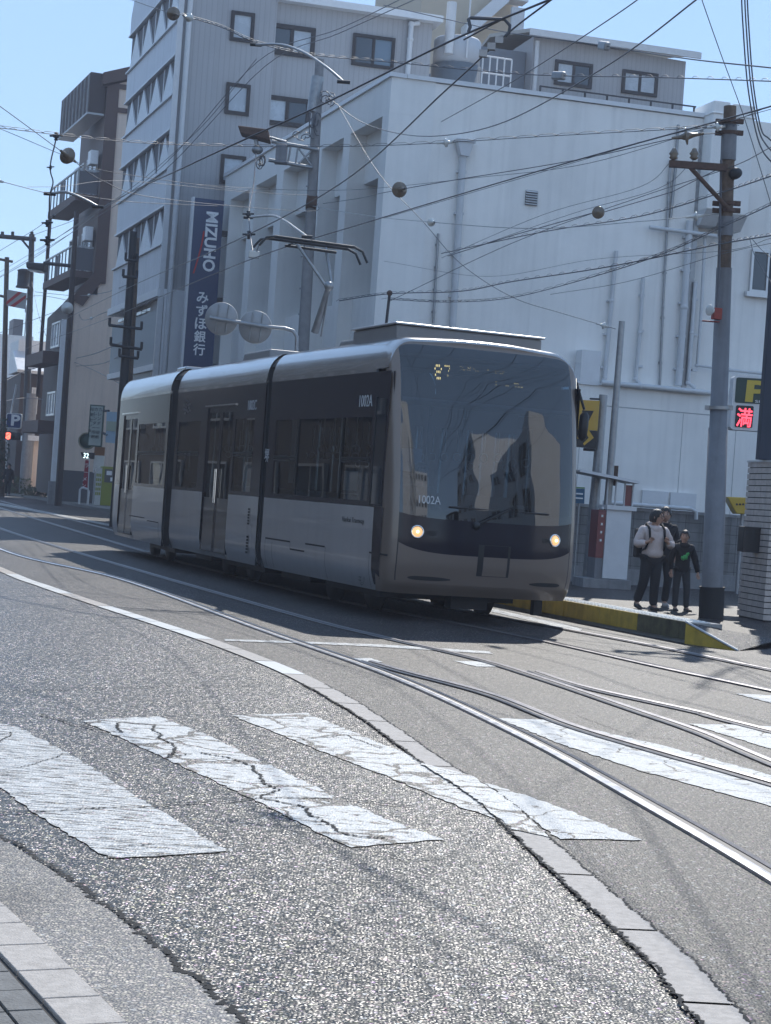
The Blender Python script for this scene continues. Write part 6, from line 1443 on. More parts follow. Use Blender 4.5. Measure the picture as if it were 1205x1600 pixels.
mb = MB(); mb.prism([FT.p(rf0[0], rf0[1], -.7), FT.p(rf1[0], rf1[1], -.7), FT.p(rf1[0], rf1[1], .15), FT.p(rf0[0], rf0[1], .15)], (0, 0, .035)); rf = mb.build('canopy', M_steel, kt)
mb = MB(); mb.prism([FT.p(rf0[0], rf0[1] + .0, .152), FT.p(rf1[0], rf1[1], .152), FT.p(rf1[0], rf1[1], .19), FT.p(rf0[0], rf0[1], .19)], (0, 0, .055)); mb.build('canopy_edge', M_white, rf)
for px_ in (948, 961, 975, 988):
    a = FT.hit(px_, 785)[0]; q = (a - rf0[0]) / (rf1[0] - rf0[0]); mb = MB(); mb.tube([FT.p(a, zt + .09, .0), FT.p(a, rf0[1] + (rf1[1] - rf0[1]) * q, .0)], .018, 8); mb.build('canopy_post', M_pipe, kt)
a0r, a1r = FT.hit(977, 785)[0], FT.hit(987, 785)[0]; mb = MB(); mb.wbox(FT, a0r, a1r, zt + .1, FT.hit(982, 758)[1], -.06, -.02); mb.build('red_notice', mat('dark_red_panel', (0, 0, 0)), kt)
mb = MB(); mb.box(FT.p(FT.hit(963, 740)[0], FT.hit(963, 735)[1], -.3), (.08, .08, .45)); mb.box(FT.p(FT.hit(969, 745)[0], FT.hit(963, 735)[1] - .1, -.3), (.1, .05, .4)); mb.build('speaker_box', M_rust, kt)
# small blue sign behind the tram corner
s = thing('notice_sign', D(908, 772, 38.6), 'small blue and white notice on the block wall right of the tram', 'sign'); mb = MB(); quad(mb, [(896, 763), (914, 764), (913, 787), (895, 786)], 38.6, .04); mb.build('board', mat('notice_blue', (.03, .12, .22), .5), s)
mb = MB()
for y_ in (770, 777): quad(mb, [(899, y_), (911, y_ + .8), (911, y_ + 3), (899, y_ + 2.2)], 38.58, .01)
mb.build('white_line', M_letter, s); mb = MB(); quad(mb, [(896, 760.5), (914, 761.5), (914, 763.7), (896, 762.7)], 38.59, .03); mb.build('green_edge', mat('notice_green', (.15, .3, .1), .5), s)
mb = MB(); mb.tube([(D(905, 786, 38.62).x, 38.66, 0), D(905, 786, 38.66)], .02, 6); mb.build('stake', M_steel, s)
# brick pillar, dark post above it, black box
g0 = G(1192, 972); FB = Frame(g0, 80, 1); zt = FB.hit(1185, 720)[1]
bp = thing('brick_pillar', g0, 'pale brick tiled pillar with dark joints at the right edge', 'pillar')
mb = MB(); mb.wbox(FB, .03, 1.2, 0, zt, -1.1, -.03); mb.build('core', M_groove, bp)
M_tile = mat('pale_tile', (.52, .47, .44), .45, 0, var=.18, vs=9, bump=.1, bs=30)
mb = MB(); z = .03; row = 0
while z < zt - .05:
    x = 0.0 - (row % 2) * .115
    while x < 1.2:
        a, b = max(0, x), min(1.2, x + .225)
        if b > a + .01: mb.wbox(FB, a, b, z, z + .078, -.04, rng.uniform(0, .004))
        x += .23
    y_ = 0.03
    while y_ < 1.1: mb.wbox(FB, rng.uniform(-.003, 0), .04, z, z + .078, -min(1.1, y_ + .22), -y_); y_ += .23
    z += .094; row += 1
mb.build('tiles', M_tile, bp)
mb = MB(); mb.wbox(FB, -.02, 1.22, zt + .0, zt + .03, -1.12, .02); mb.build('cap', M_pipe, bp)
a0 = FB.hit(1187, 700, -.3)[0]
s = thing('dark_sign_post', FB.p(a0 + .3, zt + .03, -.3), 'dark navy square post standing on the brick pillar at the right edge', 'post')
mb = MB(); mb.wbox(FB, a0, a0 + .6, zt + .032, zt + 4.2, -.45, -.3); mb.build('shaft', mat('dark_navy_paint', (.018, .03, .055), .6), s, bevel=.01)
mb = MB(); mb.wbox(FB, a0 + .05, a0 + .55, zt + 2.2, zt + 4.1, -.302, -.27); mb.build('panel', mat('dark_navy_panel', (.025, .04, .07), .6), s)
FX = Frame(D(1160, 860, g0.y + .3), 80, 1); a1 = FX.hit(1190, 845)[0]; z0, z1 = FX.hit(1170, 863)[1], FX.hit(1170, 823)[1]
s = thing('black_box', FX.p(0, z0, 0), 'black metal letter box fixed to the brick pillar', 'letter box')
mb = MB(); mb.wbox(FX, 0, a1, z0, z1, -.24, 0); mb.build('case', M_black, s, bevel=.012); mb = MB(); mb.wbox(FX, .03, a1 - .03, z1 - .09, z1 - .07, .001, .008); mb.build('slot', M_dark, s)
# yellow thing on the block wall
Y = 38.5
s = thing('yellow_planter', D(1152, 790, Y), 'yellow tapered box sign on the block wall between the pole and the brick pillar', 'sign')
mb = MB(); mb.prism([D(1136, 776, Y), D(1178, 778, Y), D(1176, 804, Y), D(1151, 803, Y)], (0, .5, 0)); mb.build('box', mat('yellow_plastic', (.55, .36, .03), .45, coat=.2), s, bevel=.02)
mb = MB()
for k in range(4): quad(mb, [(1150 + k * 5, 786.5), (1153 + k * 5, 786.7), (1153 + k * 5, 789.5), (1150 + k * 5, 789.3)], Y - .01, .008)
mb.build('black_marks', M_black, s)
q = D(1160, 803, Y + .2); mb = MB(); mb.tube([(q.x, q.y, 0), q], .04, 6); mb.build('post', M_steel, s)
s = thing('concrete_block', G(1075, 914) , 'dark low concrete box at the foot of the block wall beside the pole', 'block'); c = G(1078, 915); mb = MB(); mb.box((c.x, c.y, .24), (1.5, .5, .48), rad(15)); mb.build('body', M_shop, s, bevel=.02)
# ================================================================ WIRES
def res(p):
    if isinstance(p, Vector): return p
    if isinstance(p[2], tuple): return G(p[0], p[1], p[2][0])
    return D(*p)
def wire(label, pts, r=.012, name='overhead_wire', group='overhead wires', ins=(), rings=0, cat='wire', m=None, beads=None, per=8, inm=None):
    P = [res(p) for p in pts]
    out = lambda p: (not isinstance(p, Vector)) and (p[0] < 0 or p[0] > 1205 or p[1] < 0)
    L = smooth_line(P, per); t = thing(name, P[len(P) // 2], label, cat, group); mb = MB(); Lt = list(L)
    e1 = (P[-1] - P[-2]).normalized(); e0 = (P[0] - P[1]).normalized()
    if out(pts[-1]) and abs(e1.z) < .3: Lt.append(L[-1] + e1 * 9)
    if out(pts[0]) and abs(e0.z) < .3: Lt.insert(0, L[0] + e0 * 9)
    mb.tube(Lt, r * .62, 6)
    if rings:
        tot = sum((b - a).length for a, b in zip(L[:-1], L[1:])); 
        acc = 0
        for a, b in zip(L[:-1], L[1:]):
            d = (b - a).normalized(); side = Vector((0, 0, 1)); n = max(1, int((b - a).length / rings))
            for i in range(n):
                c = a.lerp(b, (i + .5) / n); e = d * rings * .45
                mb.tube([c - e * .9, c - e * .4 + side * .035, c + e * .4 + side * .035, c + e * .9], .004, 4)
    mb.build('cable', m or M_wire, t)
    for (q, kind) in ins:
        i = min(len(L) - 2, int(q * (len(L) - 1))); fq = q * (len(L) - 1) - i; c = L[i].lerp(L[i + 1], fq); d = (L[i + 1] - L[i]).normalized(); mb = MB()
        s_ = {'disc': 1, 'small': .55, 'bobbin': .8, 'box': 1}[kind]
        if kind == 'box': mb.box(c, (.36, .1, .14), M=d.to_track_quat('X', 'Z').to_matrix()); mb.build('splice_box', M_steel, t, bevel=.03)
        elif kind == 'bobbin': mb.lathe(c - d * .1, d, [(0, 0), (.07, .02), (.09, .1), (.07, .18), (0, .2)], 14); mb.build('insulator', M_dark, t)
        else: mb.lathe(c - d * .12 * s_, d, [(.02, -.14 * s_), (.035 * s_, 0), (.05 * s_, .03), (.06 * s_, .055), (.135 * s_, .07), (.13 * s_, .09), (.06 * s_, .105), (.05 * s_, .13), (.03 * s_, .2), (.018, .34 * s_)], 16); mb.build('insulator', inm or (M_insul if kind == 'disc' else M_winsul), t)
    return t
TZ = 5.15
wire('thick contact wire running over the tram pantograph toward the right edge', [(40, 545, 95), (163, 500, 60), (306, 440, (TZ,)), (426, 393, (TZ,)), (565, 350, (TZ,)), (860, 262, (TZ,)), (1205, 166, (TZ,)), (1420, 100, (TZ,))], .012)
wire('contact wire climbing steeply from the white bank bays to the top of the picture', [(60, 520, 90), (200, 450, 50), (343, 388, (TZ,)), (529, 289, (TZ,)), (700, 138, (TZ,)), (790, 55, (TZ,)), (866, -4, (TZ,)), (960, -80, (TZ,))], .012)
wire('contact wire passing under the lamp hood toward the top centre', [(60, 392, 75), (160, 325, 42), (300, 256, (TZ,)), (500, 165, (TZ,)), (700, 66, (TZ,)), (850, 3, (TZ,)), (960, -45, (TZ,))], .014)
wire('contact wire joining the steep wire at the top centre of the picture', [(725, 62, (TZ,)), (790, 28, (TZ,)), (880, -8, (TZ,)), (960, -40, (TZ,))], .011  )
wire('lowest of three parallel wires slanting up to the roof windows', [(0, 432, 90), (163, 332, 60), (262, 262, 50), (415, 103, 46), (530, 52, 40), (660, -6, 34)], .014)
wire('middle of three parallel wires slanting up to the roof windows', [(0, 425, 90), (163, 326, 60), (262, 252, 50), (403, 96, 46), (530, 45, 40), (640, -8, 34)], .014)
wire('upper of three parallel wires slanting up past the arched windows', [(40, 372, 70), (163, 322, 60), (300, 213, 50), (401, 92, 46)], .013)
wire('taut span wire with a spiral tie crossing the street to the pole right', [(-60, 196, 28), (0, 200, 28), (200, 222, 30), (400, 229, 32), (610, 227, 30), (870, 212, 29), (1110, 199, 28), (1135, 197, 28)], .010, ins=((.62, 'small'), (.87, 'small')), rings=.5)
wire('span wire with a brown disc insulator over the brown building', [(-60, 125, 26), (0, 166, 27), (105, 243, 29), (160, 282, 30), (250, 310, 32), (480, 330, 40), (497, 318, 44)], .010, ins=((.34, 'disc'),))
wire('thin span wire meeting the brown disc insulator from the left', [(-40, 186, 27), (0, 201, 27), (103, 244, 29), (170, 268, 30), (400, 300, 35), (489, 305, 44)], .008, ins=((.42, 'small'),))
wire('low span wire with black clips crossing the beige wall', [(-60, 268, 30), (0, 283, 30), (80, 303, 31), (100, 301, 31.5), (200, 315, 34), (340, 322, 38)], .010, ins=((.18, 'small'),))
wire('slack thin wire above the apartment balcony', [(43, 292, 31), (100, 291, 32), (160, 283, 34), (230, 285, 36), (400, 302, 40)], .007)
wire('bright span wire with white insulators crossing below the louvre', [(489, 322, 44), (560, 335, 38), (650, 345, 32), (830, 357, 29), (1000, 346, 28), (1077, 339, 28), (1127, 334, 28)], .010, ins=((.36, 'small'), (.86, 'small')), m=M_steel)
wire('span wire with a brown disc in front of the corner pilaster', [(505, 318, 44), (560, 310, 40), (605, 300, 32), (700, 283, 30), (900, 250, 29), (1060, 215, 28), (1135, 207, 28)], .011, ins=((.38, 'disc'), (.86, 'disc')))
wire('thin wire just above the corner disc insulator', [(300, 288, 40), (430, 296, 42), (560, 296, 40), (740, 278, 34), (920, 255, 30), (1137, 190, 28), (1260, 155, 24)], .008)
wire('slack dark cable hanging from the tall pole to the top right', [(513, 152, 44), (560, 188, 40), (620, 208, 36), (690, 212, 32), (790, 190, 28), (950, 102, 22), (1090, -2, 17), (1160, -60, 14)], .014)
wire('dark wire crossing in front of the corner down to the galvanised post', [(527, 162, 44), (590, 268, 38), (660, 345, 36), (720, 412, 36), (800, 464, 36), (880, 490, 36.5), (962, 514, 36.8)], .010, ins=((.96, 'small'),))
wire('straight wire from the corner insulator to the top right', [(690, 190, 30), (800, 128, 24), (960, 25, 18), (1060, -50, 15)], .010)
wire('thick upper cable crossing the roof of the grey rooftop house', [(600, 8, 40), (720, 35, 36), (800, 52, 33), (920, 68, 30), (1020, 84, 27), (1100, 95, 24), (1205, 106, 22), (1300, 118, 20)], .016, ins=((.46, 'box'),))
wire('cable with a glittering wrap crossing below the rooftop house windows', [(285, 24, 30), (345, 42, 31), (400, 66, 32), (480, 85, 33), (620, 98, 34), (816, 116, 32), (1027, 121, 28), (1205, 127, 24), (1300, 131, 22)], .014, ins=((.02, 'small'), (.66, 'box')), rings=.35)
wire('wire sloping down from the top centre across the tank', [(195, -4, 40), (240, 12, 38), (280, 24, 36)], .012, ins=((.9, 'disc'),))
wire('uppermost heavy wire from the pole top to the right edge', [(600, 341, 36), (860, 265, 32), (1030, 215, 29), (1140, 190, 28), (1205, 165, 24)], .008)
wire('wire leaving the wooden pole cross arm toward the bank', [(690, 403, 38), (850, 335, 34), (1000, 292, 30), (1052, 249, 28)], .007)
wire('second wire leaving the wooden pole cross arm toward the bank', [(760, 380, 38), (900, 332, 33), (1030, 294, 29), (1084, 250, 28)], .007)
wire('straight wire passing the drum on the wooden pole', [(610, 470, 40), (800, 380, 36), (1000, 308, 31), (1140, 262, 27.8), (1205, 230, 25), (1280, 195, 22)], .010)
wire('ringed cable bundle sloping up to the pole and the right edge', [(690, 396, 38), (850, 362, 34), (1000, 338, 30), (1130, 300, 27.7), (1205, 275, 25), (1290, 245, 22)], .015, rings=.4)
wire('long ringed cable from the thin post to the wooden pole', [(530, 470, 38), (609, 459, 38), (720, 455, 36), (800, 440, 34), (950, 417, 30.5), (1122, 382, 27.8), (1205, 368, 25.5), (1290, 352, 23)], .017, rings=.32)
wire('slack cable joining the ringed cable at the pole', [(610, 468, 38), (700, 472, 37), (800, 465, 35), (935, 430, 31), (1040, 395, 29), (1122, 358, 27.8), (1205, 320, 25), (1280, 285, 23)], .012, rings=.8)
wire('thin wire below the slack cable near the pole', [(860, 460, 33), (980, 440, 30.5), (1124, 398, 27.9), (1205, 380, 25.5), (1290, 362, 23)], .007)
wire('thin wire over the vent pipes', [(600, 408, 42), (760, 432, 40), (930, 405, 33), (1130, 392, 27.8), (1205, 372, 25.5)], .006)
wire('steep thin wire at the top right corner', [(1090, -20, 20), (1125, 80, 22), (1165, 190, 24), (1205, 320, 25.5), (1215, 360, 26)], .009)
for k, (dx, lb) in enumerate([(0, 'left of three thick black drop cables at the top right'), (5, 'middle of three thick black drop cables at the top right'), (9, 'right of three thick black drop cables at the top right')]):
    wire(lb, [(1158 + dx, -20, 26.5), (1161 + dx, 40, 26.6), (1168 + dx, 130, 26.8), (1180 + dx, 200, 27), (1192 + dx, 236 - k * 10, 27), (1210 + dx, 258 - k * 14, 27)], .018)
wire('drop wire looping from the ringed cable at the right edge', [(1172, 374, 26.5), (1180, 400, 26.4), (1205, 440, 26), (1240, 470, 25)], .008)
wire('second drop wire looping from the ringed cable at the right edge', [(1176, 374, 26.5), (1192, 392, 26.4), (1215, 408, 26), (1250, 420, 25)], .008)
wire('wire from the dark pole to the brown disc post', [(118, 560, 93), (150, 552, 80), (200, 530, 56)], .03)
wire('sagging wire between the pale insulator and the cross arm pole', [(118, 572, 93), (160, 568, 75), (205, 546, 56)], .025)
wire('wire from the black pole to the lowest cross arm', [(112, 564, 94), (150, 580, 80), (192, 602, 62)], .02)
wire('wire crossing the beige wall under the balconies', [(55, 456, 100), (116, 462, 94), (160, 458, 80), (205, 443, 57)], .022, ins=((.5, 'small'),))
wire('upper feeder wire crossing the beige wall with bright clamps', [(0, 520, 100), (106, 482, 94), (130, 500, 90), (165, 488, 78), (205, 480, 57)], .022, ins=((.6, 'small'),))
wire('lower left wire climbing to the balcony corner', [(-30, 410, 110), (52, 360, 107), (80, 340, 90), (110, 318, 70)], .025, ins=((.72, 'bobbin'),))
wire('wire from the transformer pole across the sky to the balcony', [(-30, 450, 110), (45, 408, 107), (100, 372, 95), (150, 335, 70)], .025)
wire('slack wire between the wooden pole and the black pole', [(12, 470, 100), (60, 462, 100), (112, 470, 94)], .02)
wire('low wire along the far house roofs', [(0, 600, 100), (40, 580, 105), (118, 560, 94)], .025)
wire('bundle of wires below the meter box', [(0, 628, 100), (45, 622, 107), (118, 632, 94)], .03)
wire('guy wire running down behind the transformer pole', [(50, 440, 107), (60, 490, 100), (72, 525, 90)], .02)
# hanging feeders and registration arms
def arm(label, pts, r, m=M_steel, extra=None):
    P = [res(p) for p in pts]; t = thing('registration_arm', P[0], label, 'bracket', 'curved contact wire arms'); mb = MB(); mb.tube(smooth_line(P, 6), r, 8); mb.build('arm', m, t)
    for e in (P[0], P[-1]): mb = MB(); mb.tube([e - V(.1, 0, 0), e + V(.1, 0, 0)], .03, 8); mb.build('end_fitting', M_dark, t)
    return t
arm('long curved bright arm holding the wire beside the arched windows', [(400, 70, 32), (440, 70, 31), (475, 82, 30), (510, 105, 29), (537, 128, 28.5)], .022)
arm('curved bright arm holding the wire beside the bank sign', [(388, 340, 40), (425, 337, 38), (445, 345, 36), (462, 357, 35), (480, 370, 34)], .024)
arm('curved bright arm crossing the lower balcony railing', [(78, 303, 31), (100, 300, 31), (115, 304, 31), (135, 313, 31), (153, 323, 31)], .024)
def hanger(label, pts, ends, r=.012):
    P = [res(p) for p in pts]; t = thing('feeder_cable', P[0], label, 'cable', 'hanging feeder cables'); mb = MB(); mb.tube(smooth_line(P, 6), r, 6); mb.build('cable', M_wire, t)
    for (q, s_) in ends: mb = MB(); c = res(q); mb.lathe(c - V(0, 0, s_), (0, 0, 1), [(.01, 0), (s_ * .5, .1 * s_), (s_ * .3, .5 * s_), (s_ * .8, .8 * s_), (s_ * .3, 1.2 * s_), (s_ * .55, 1.8 * s_), (.01, 2 * s_)], 10); mb.tube([c - V(s_ * 1.5, 0, 0), c + V(s_ * 1.5, 0, .02)], s_ * .25, 6); mb.build('terminal', M_dark, t)
hanger('black feeder cable hanging from the span wire in front of the sky', [(88, 212, 30), (86, 225, 30), (80, 250, 30), (79, 268, 30), (83, 285, 30), (78, 305, 30), (77, 330, 30.5), (76, 372, 31)], [((88, 213, 30), .07), ((74, 349, 30), .06), ((74, 376, 31), .08), ((79, 262, 30), .04)])
hanger('black feeder cable hanging from the lamp bracket to the insulator box', [(400, 240, 42), (396, 290, 41), (389, 330, 40), (391, 365, 39), (395, 392, 38)], [((389, 367, 39), .09), ((388, 335, 39), .08)])
s = thing('insulator_box', D(397, 398, 38), 'small white insulator box hanging left of the pantograph head', 'insulator'); mb = MB(); mb.box(D(397, 398, 38), (.22, .16, .14), .1); mb.build('box', M_winsul, s, bevel=.02); mb = MB(); mb.tube([D(401, 392, 38), D(408, 376, 37), D(420, 370, 36)], .012, 6); mb.build('lead', M_wire, s)
s = thing('feeder_jumper', res((705, 40, (TZ,))), 'black bent jumper cable clamped between contact wires at the top centre', 'cable')
mb = MB(); mb.tube([res((732, 50, 14)), res((735, 42, 14)), res((732, 30, 14)), res((736, 28, 14)), res((788, 30, 14)), res((797, 40, 14)), res((795, 52, 14)), res((790, 56, 14))], .014, 6); mb.build('loop', M_wire, s)
mb = MB()
for (x, y) in ((755, 84), (768, 73), (780, 63)): mb.box(res((x, y, 14)), (.06, .05, .05))
mb.build('clamp', M_steel, s)
s = thing('disc_insulator', D(935, 332, 28.5), 'round brown disc insulator seen face on below the louvre', 'insulator', 'disc insulators on the span wires'); mb = MB(); mb.lathe(D(935, 332, 28.5), (-.3, -1, .1), [(0, .06), (.03, .06), (.04, .02), (.09, .03), (.1, .0), (.09, -.03), (0, -.05)], 20); mb.build('disc', M_insul, s)
mb = MB(); mb.tube([D(925, 333, 28.5), D(800, 368, 30), D(700, 400, 32)], .007, 5); mb.tube([D(945, 331, 28.5), D(1050, 300, 28.3), D(1127, 262, 28)], .007, 5); mb.build('tie_wire', M_wire, s)
# ================================================================ PEOPLE
M_jcoat = mat('puffer_jacket', (.66, .57, .54), .7, 0, var=.08, vs=14, bump=.25, bs=30)
M_blk = mat('black_cloth', (.014, .014, .017), .85, bump=.3, bs=60)
M_pants = mat('dark_trousers', (.018, .020, .026), .85, bump=.2, bs=60)
M_jean = mat('grey_jeans', (.055, .058, .065), .85, 0, var=.2, vs=20, bump=.2, bs=80)
M_shoe = mat('white_shoe', (.5, .48, .46), .6); M_bshoe = mat('black_shoe', (.02, .02, .02), .6)
M_eye = mat('eye_white', (.6, .6, .58), .3); M_iris = mat('iris', (.015, .01, .008), .2); M_lip = mat('lip', (.30, .12, .10), .5)
def skin_mesh(chains, root, sub=2):
    """one continuous surface grown along joined chains of (x, y, z, r) points"""
    bm = bmesh.new(); lay = bm.verts.layers.skin.verify(); idx = {}
    def vert(p, r):
        k = (round(p[0], 4), round(p[1], 4), round(p[2], 4))
        if k not in idx:
            v = bm.verts.new(p[:3]); rx = r if not isinstance(r, tuple) else r; v[lay].radius = rx if isinstance(rx, tuple) else (rx, rx); v[lay].use_root = False; idx[k] = v
        return idx[k]
    for ch in chains:
        prev = None
        for p in ch:
            v = vert(p[:3], p[3])
            if prev is not None and prev is not v and bm.edges.get((prev, v)) is None: bm.edges.new((prev, v))
            prev = v
    k = (round(root[0], 4), round(root[1], 4), round(root[2], 4))
    if k in idx: idx[k][lay].use_root = True
    me = bpy.data.meshes.new('tmp'); bm.to_mesh(me); bm.free(); ob = bpy.data.objects.new('tmp', me); COL.objects.link(ob)
    md = ob.modifiers.new('skin', 'SKIN'); md.use_smooth_shade = True; ob.modifiers.new('sub', 'SUBSURF').levels = sub; ob.modifiers['sub'].render_levels = sub
    dg = bpy.context.evaluated_depsgraph_get(); out = bpy.data.meshes.new_from_object(ob.evaluated_get(dg)); bpy.data.objects.remove(ob); bpy.data.meshes.remove(me); return out
def person(label, pos, H, face, J, coat, trousers, shoes, hair_len=0, head_turn=0, hood=False, glasses=False, extra=None, group=None, bulk=1.0, cat='person', fold=True):
    """J: joints in body space (x to the figure's left-hand side as the viewer sees it, y toward the back, z up, all times H)"""
    Rz = Matrix.Rotation(face, 3, 'Z'); Vv = lambda p: Vector(pos) + Rz @ (Vector(p) * H)
    T = thing('person', pos, label, cat, group)
    def mesh_to(me, name, m, parent=T):
        for v in me.vertices: v.co = Rz @ v.co
        for p in me.polygons: p.use_smooth = True
        me.materials.clear(); me.materials.append(m); me.name = name; o = bpy.data.objects.new(name, me); COL.objects.link(o); o.parent = parent
        if parent is not T: pass
        return o
    h = H; sc = lambda ch: [(x * h, y * h, z * h, (r[0] * h, r[1] * h) if isinstance(r, tuple) else r * h) for x, y, z, r in ch]
    pel = (0, 0, .52); ches = J['chest']; neck = J['neck']; head = J['head']
    mid = tuple((a + b) / 2 for a, b in zip(pel, ches))
    b = bulk
    hands = []
    legs = []; arms = []
    for s in ('L', 'R'):
        hp, kn, an, toe = J['hip' + s], J['knee' + s], J['ank' + s], J['toe' + s]; legs.append((hp, kn, an, toe))
        arms.append((J['sh' + s], J['el' + s], J['wr' + s], J['hd' + s]))
    body = [[(*pel, .07), (*mid, .065), (*ches, .075), (*neck, .036), (head[0], head[1], head[2] - .03, .036)]]
    for hp, kn, an, toe in legs: body.append([(*pel, .07), (*hp, .055), (*kn, .036), (*an, .022), (*toe, .018)])
    for sh, el, wr, hd in arms: body.append([(*ches, .075), (*sh, .034), (*el, .025), (*wr, .016), (*hd, .017)])
    me = skin_mesh([sc(c) for c in body], [v * h for v in pel], 1)
    bm = bmesh.new(); bm.from_mesh(me)
    # head: shaped sphere with brow, nose, chin, ears
    Rh = Matrix.Rotation(head_turn, 3, 'Z'); hc = Vector(head) * h + Vector((0, 0, .012 * h)); R_ = .071 * h
    def headpt(u, v):
        th = u * 2 * math.pi; ph = (v - .5) * math.pi; d = Vector((math.cos(th) * math.cos(ph), math.sin(th) * math.cos(ph), math.sin(ph)))
        x, y, z = d.x * .80, d.y * .95, d.z * 1.12
        if z < 0: x *= 1 + .22 * z; y = y * (1 + .10 * z) - .07 * (-z)
        f = max(0, -d.y)
        if f > 0:
            nz = math.exp(-((d.x / .13) ** 2)) * math.exp(-(((z + .18) / .20) ** 2)); y -= .22 * nz * f
            ey = math.exp(-(((abs(d.x) - .33) / .16) ** 2)) * math.exp(-(((z - .06) / .11) ** 2)); y += .08 * ey
            mo = math.exp(-((d.x / .22) ** 2)) * math.exp(-(((z + .58) / .08) ** 2)); y -= .05 * mo
            br = math.exp(-(((z - .26) / .10) ** 2)) * math.exp(-((d.x / .6) ** 2)); y -= .04 * br
        return hc + Rh @ (Vector((x, y, z)) * R_)
    tmp = MB(); tmp.grid(headpt, 28, 22)
    for sx in (-1, 1): tmp.ball(hc + Rh @ Vector((sx * .80 * R_, .02 * R_, -.05 * R_)), R_ * .2, sc=(.4, .8, 1.2), nu=8, nv=6)
    # fingers and thumb
    for sh, el, wr, hd in arms:
        w, hh = Vector(wr) * h, Vector(hd) * h; d = (hh - w).normalized(); sd_ = d.cross(Vector((0, 1, 0)) if abs(d.y) < .8 else Vector((1, 0, 0))).normalized(); nn = d.cross(sd_)
        for k, ln in enumerate((.038, .043, .041, .033)):
            q = hh + sd_ * (k - 1.5) * .0105 * h; cu_ = nn * (.006 * h); tmp.tube([q - d * .006 * h, q + d * ln * .45 * h, q + d * ln * .8 * h + cu_ * 1.2, q + d * ln * .95 * h + cu_ * 3], [.0062 * h, .0058 * h, .005 * h, .003 * h], 6)
        q = w + d * .012 * h - sd_ * .013 * h; tmp.tube([q, q - sd_ * .012 * h + d * .014 * h, q - sd_ * .014 * h + d * .034 * h], [.0075 * h, .0065 * h, .004 * h], 6)
    n0 = len(bm.verts); bm.verts.ensure_lookup_table(); vs = [bm.verts.new(v) for v in tmp.v]
    for f in tmp.f:
        try: bm.faces.new([vs[i] for i in f])
        except ValueError: pass
    bm.to_mesh(me); bm.free(); bo = mesh_to(me, 'body', M_skin)
    RR = Rz @ Rh; HC = Vector(pos) + Rz @ hc
    for sx in (-1, 1):
        mb = MB(); mb.ball(HC + RR @ Vector((sx * .29 * R_, -.78 * R_, .07 * R_)), R_ * .13, sc=(1.3, .6, .62), nu=8, nv=6, M=RR); e = mb.build('eye', M_eye, T)
        mb = MB(); mb.ball(HC + RR @ Vector((sx * .29 * R_, -.865 * R_, .07 * R_)), R_ * .065, sc=(1, .5, 1), nu=8, nv=6, M=RR); mb.build('iris', M_iris, e)
        mb = MB(); mb.tube([HC + RR @ Vector((sx * x * R_, -y * R_, z * R_)) for x, y, z in ((.14, .90, .25), (.3, .88, .30), (.46, .80, .25))], R_ * .03, 5); mb.build('eyebrow', M_hair, T)
    mb = MB(); mb.tube([HC + RR @ Vector((x * R_, -y * R_, -.55 * R_)) for x, y in ((-.2, .78), (0, .88), (.2, .78))], [R_ * .02, R_ * .05, R_ * .02], 6); mb.build('mouth', M_lip, T)
    if glasses:
        mb = MB()
        for sx in (-1, 1): mb.lathe(HC + RR @ Vector((sx * .3 * R_, -.98 * R_, .06 * R_)), RR @ Vector((0, 1, 0)), [(R_ * .2, 0), (R_ * .24, 0), (R_ * .24, R_ * .04), (R_ * .2, R_ * .04)], 14); mb.tube([HC + RR @ Vector((sx * .52 * R_, -.95 * R_, .08 * R_)), HC + RR @ Vector((sx * .82 * R_, 0, .05 * R_))], R_ * .025, 4)
        mb.tube([HC + RR @ Vector((-.1 * R_, -1.0 * R_, .08 * R_)), HC + RR @ Vector((.1 * R_, -1.0 * R_, .08 * R_))], R_ * .025, 4); mb.build('glasses', M_black, T)
    # hair: cap with an uneven fringe
    rr = random.Random(int(H * 1000)); tones = [rr.uniform(-1, 1) for _ in range(64)]
    def hairpt(u, v):
        th = u * 2 * math.pi; lim = -.25 - hair_len if math.sin(th) > -.30 else .44 + .22 * tones[int(u * 40) % 64]
        if -.35 > math.sin(th) > -.75: lim = .02 + .1 * tones[int(u * 40) % 64]
        ph = math.asin(max(-1, min(1, lim))) + (math.pi / 2 - math.asin(max(-1, min(1, lim)))) * v
        k = 1.08 + .035 * tones[int(u * 57) % 64] * (1 - v); d = Vector((math.cos(th) * math.cos(ph) * .82, math.sin(th) * math.cos(ph) * .98, math.sin(ph) * 1.10)) * k
        return HC + RR @ (d * R_)
    mb = MB(); mb.grid(hairpt, 44, 10)
    def hairin(u, v):
        p = hairpt(u, 0); return p.lerp(HC + RR @ Vector((0, 0, .3 * R_)), v * .25)
    mb.grid(hairin, 44, 1); mb.build('hair', M_hair, T)
    # clothes
    cs = []
    for hp, kn, an, toe in legs:
        hem = tuple(a + (b_ - a) * 1.02 for a, b_ in zip(kn, an)); mk = tuple(a + (b_ - a) * .5 for a, b_ in zip(hp, kn)); mc = tuple(a + (b_ - a) * .5 for a, b_ in zip(kn, hem))
        cs.append([(0, 0, .54, .070 * b), (*hp, .060 * b), (*mk, .053 * b), (*kn, .045 * b), (*mc, .041 * b), (*hem, .038 * b)])
    mesh_to(skin_mesh([sc(c) for c in cs], (0, 0, .54 * h), 2), 'trousers', trousers)
    hemz = J.get('hem', .47)
    cs = [[(0, 0, hemz, .104 * b), (0, 0, (hemz + mid[2]) / 2 + .03, .098 * b), (*mid, .094 * b), (ches[0], ches[1], ches[2] - .03, .098 * b), (*ches, .09 * b), (neck[0], neck[1], neck[2] - .01, .05)]]
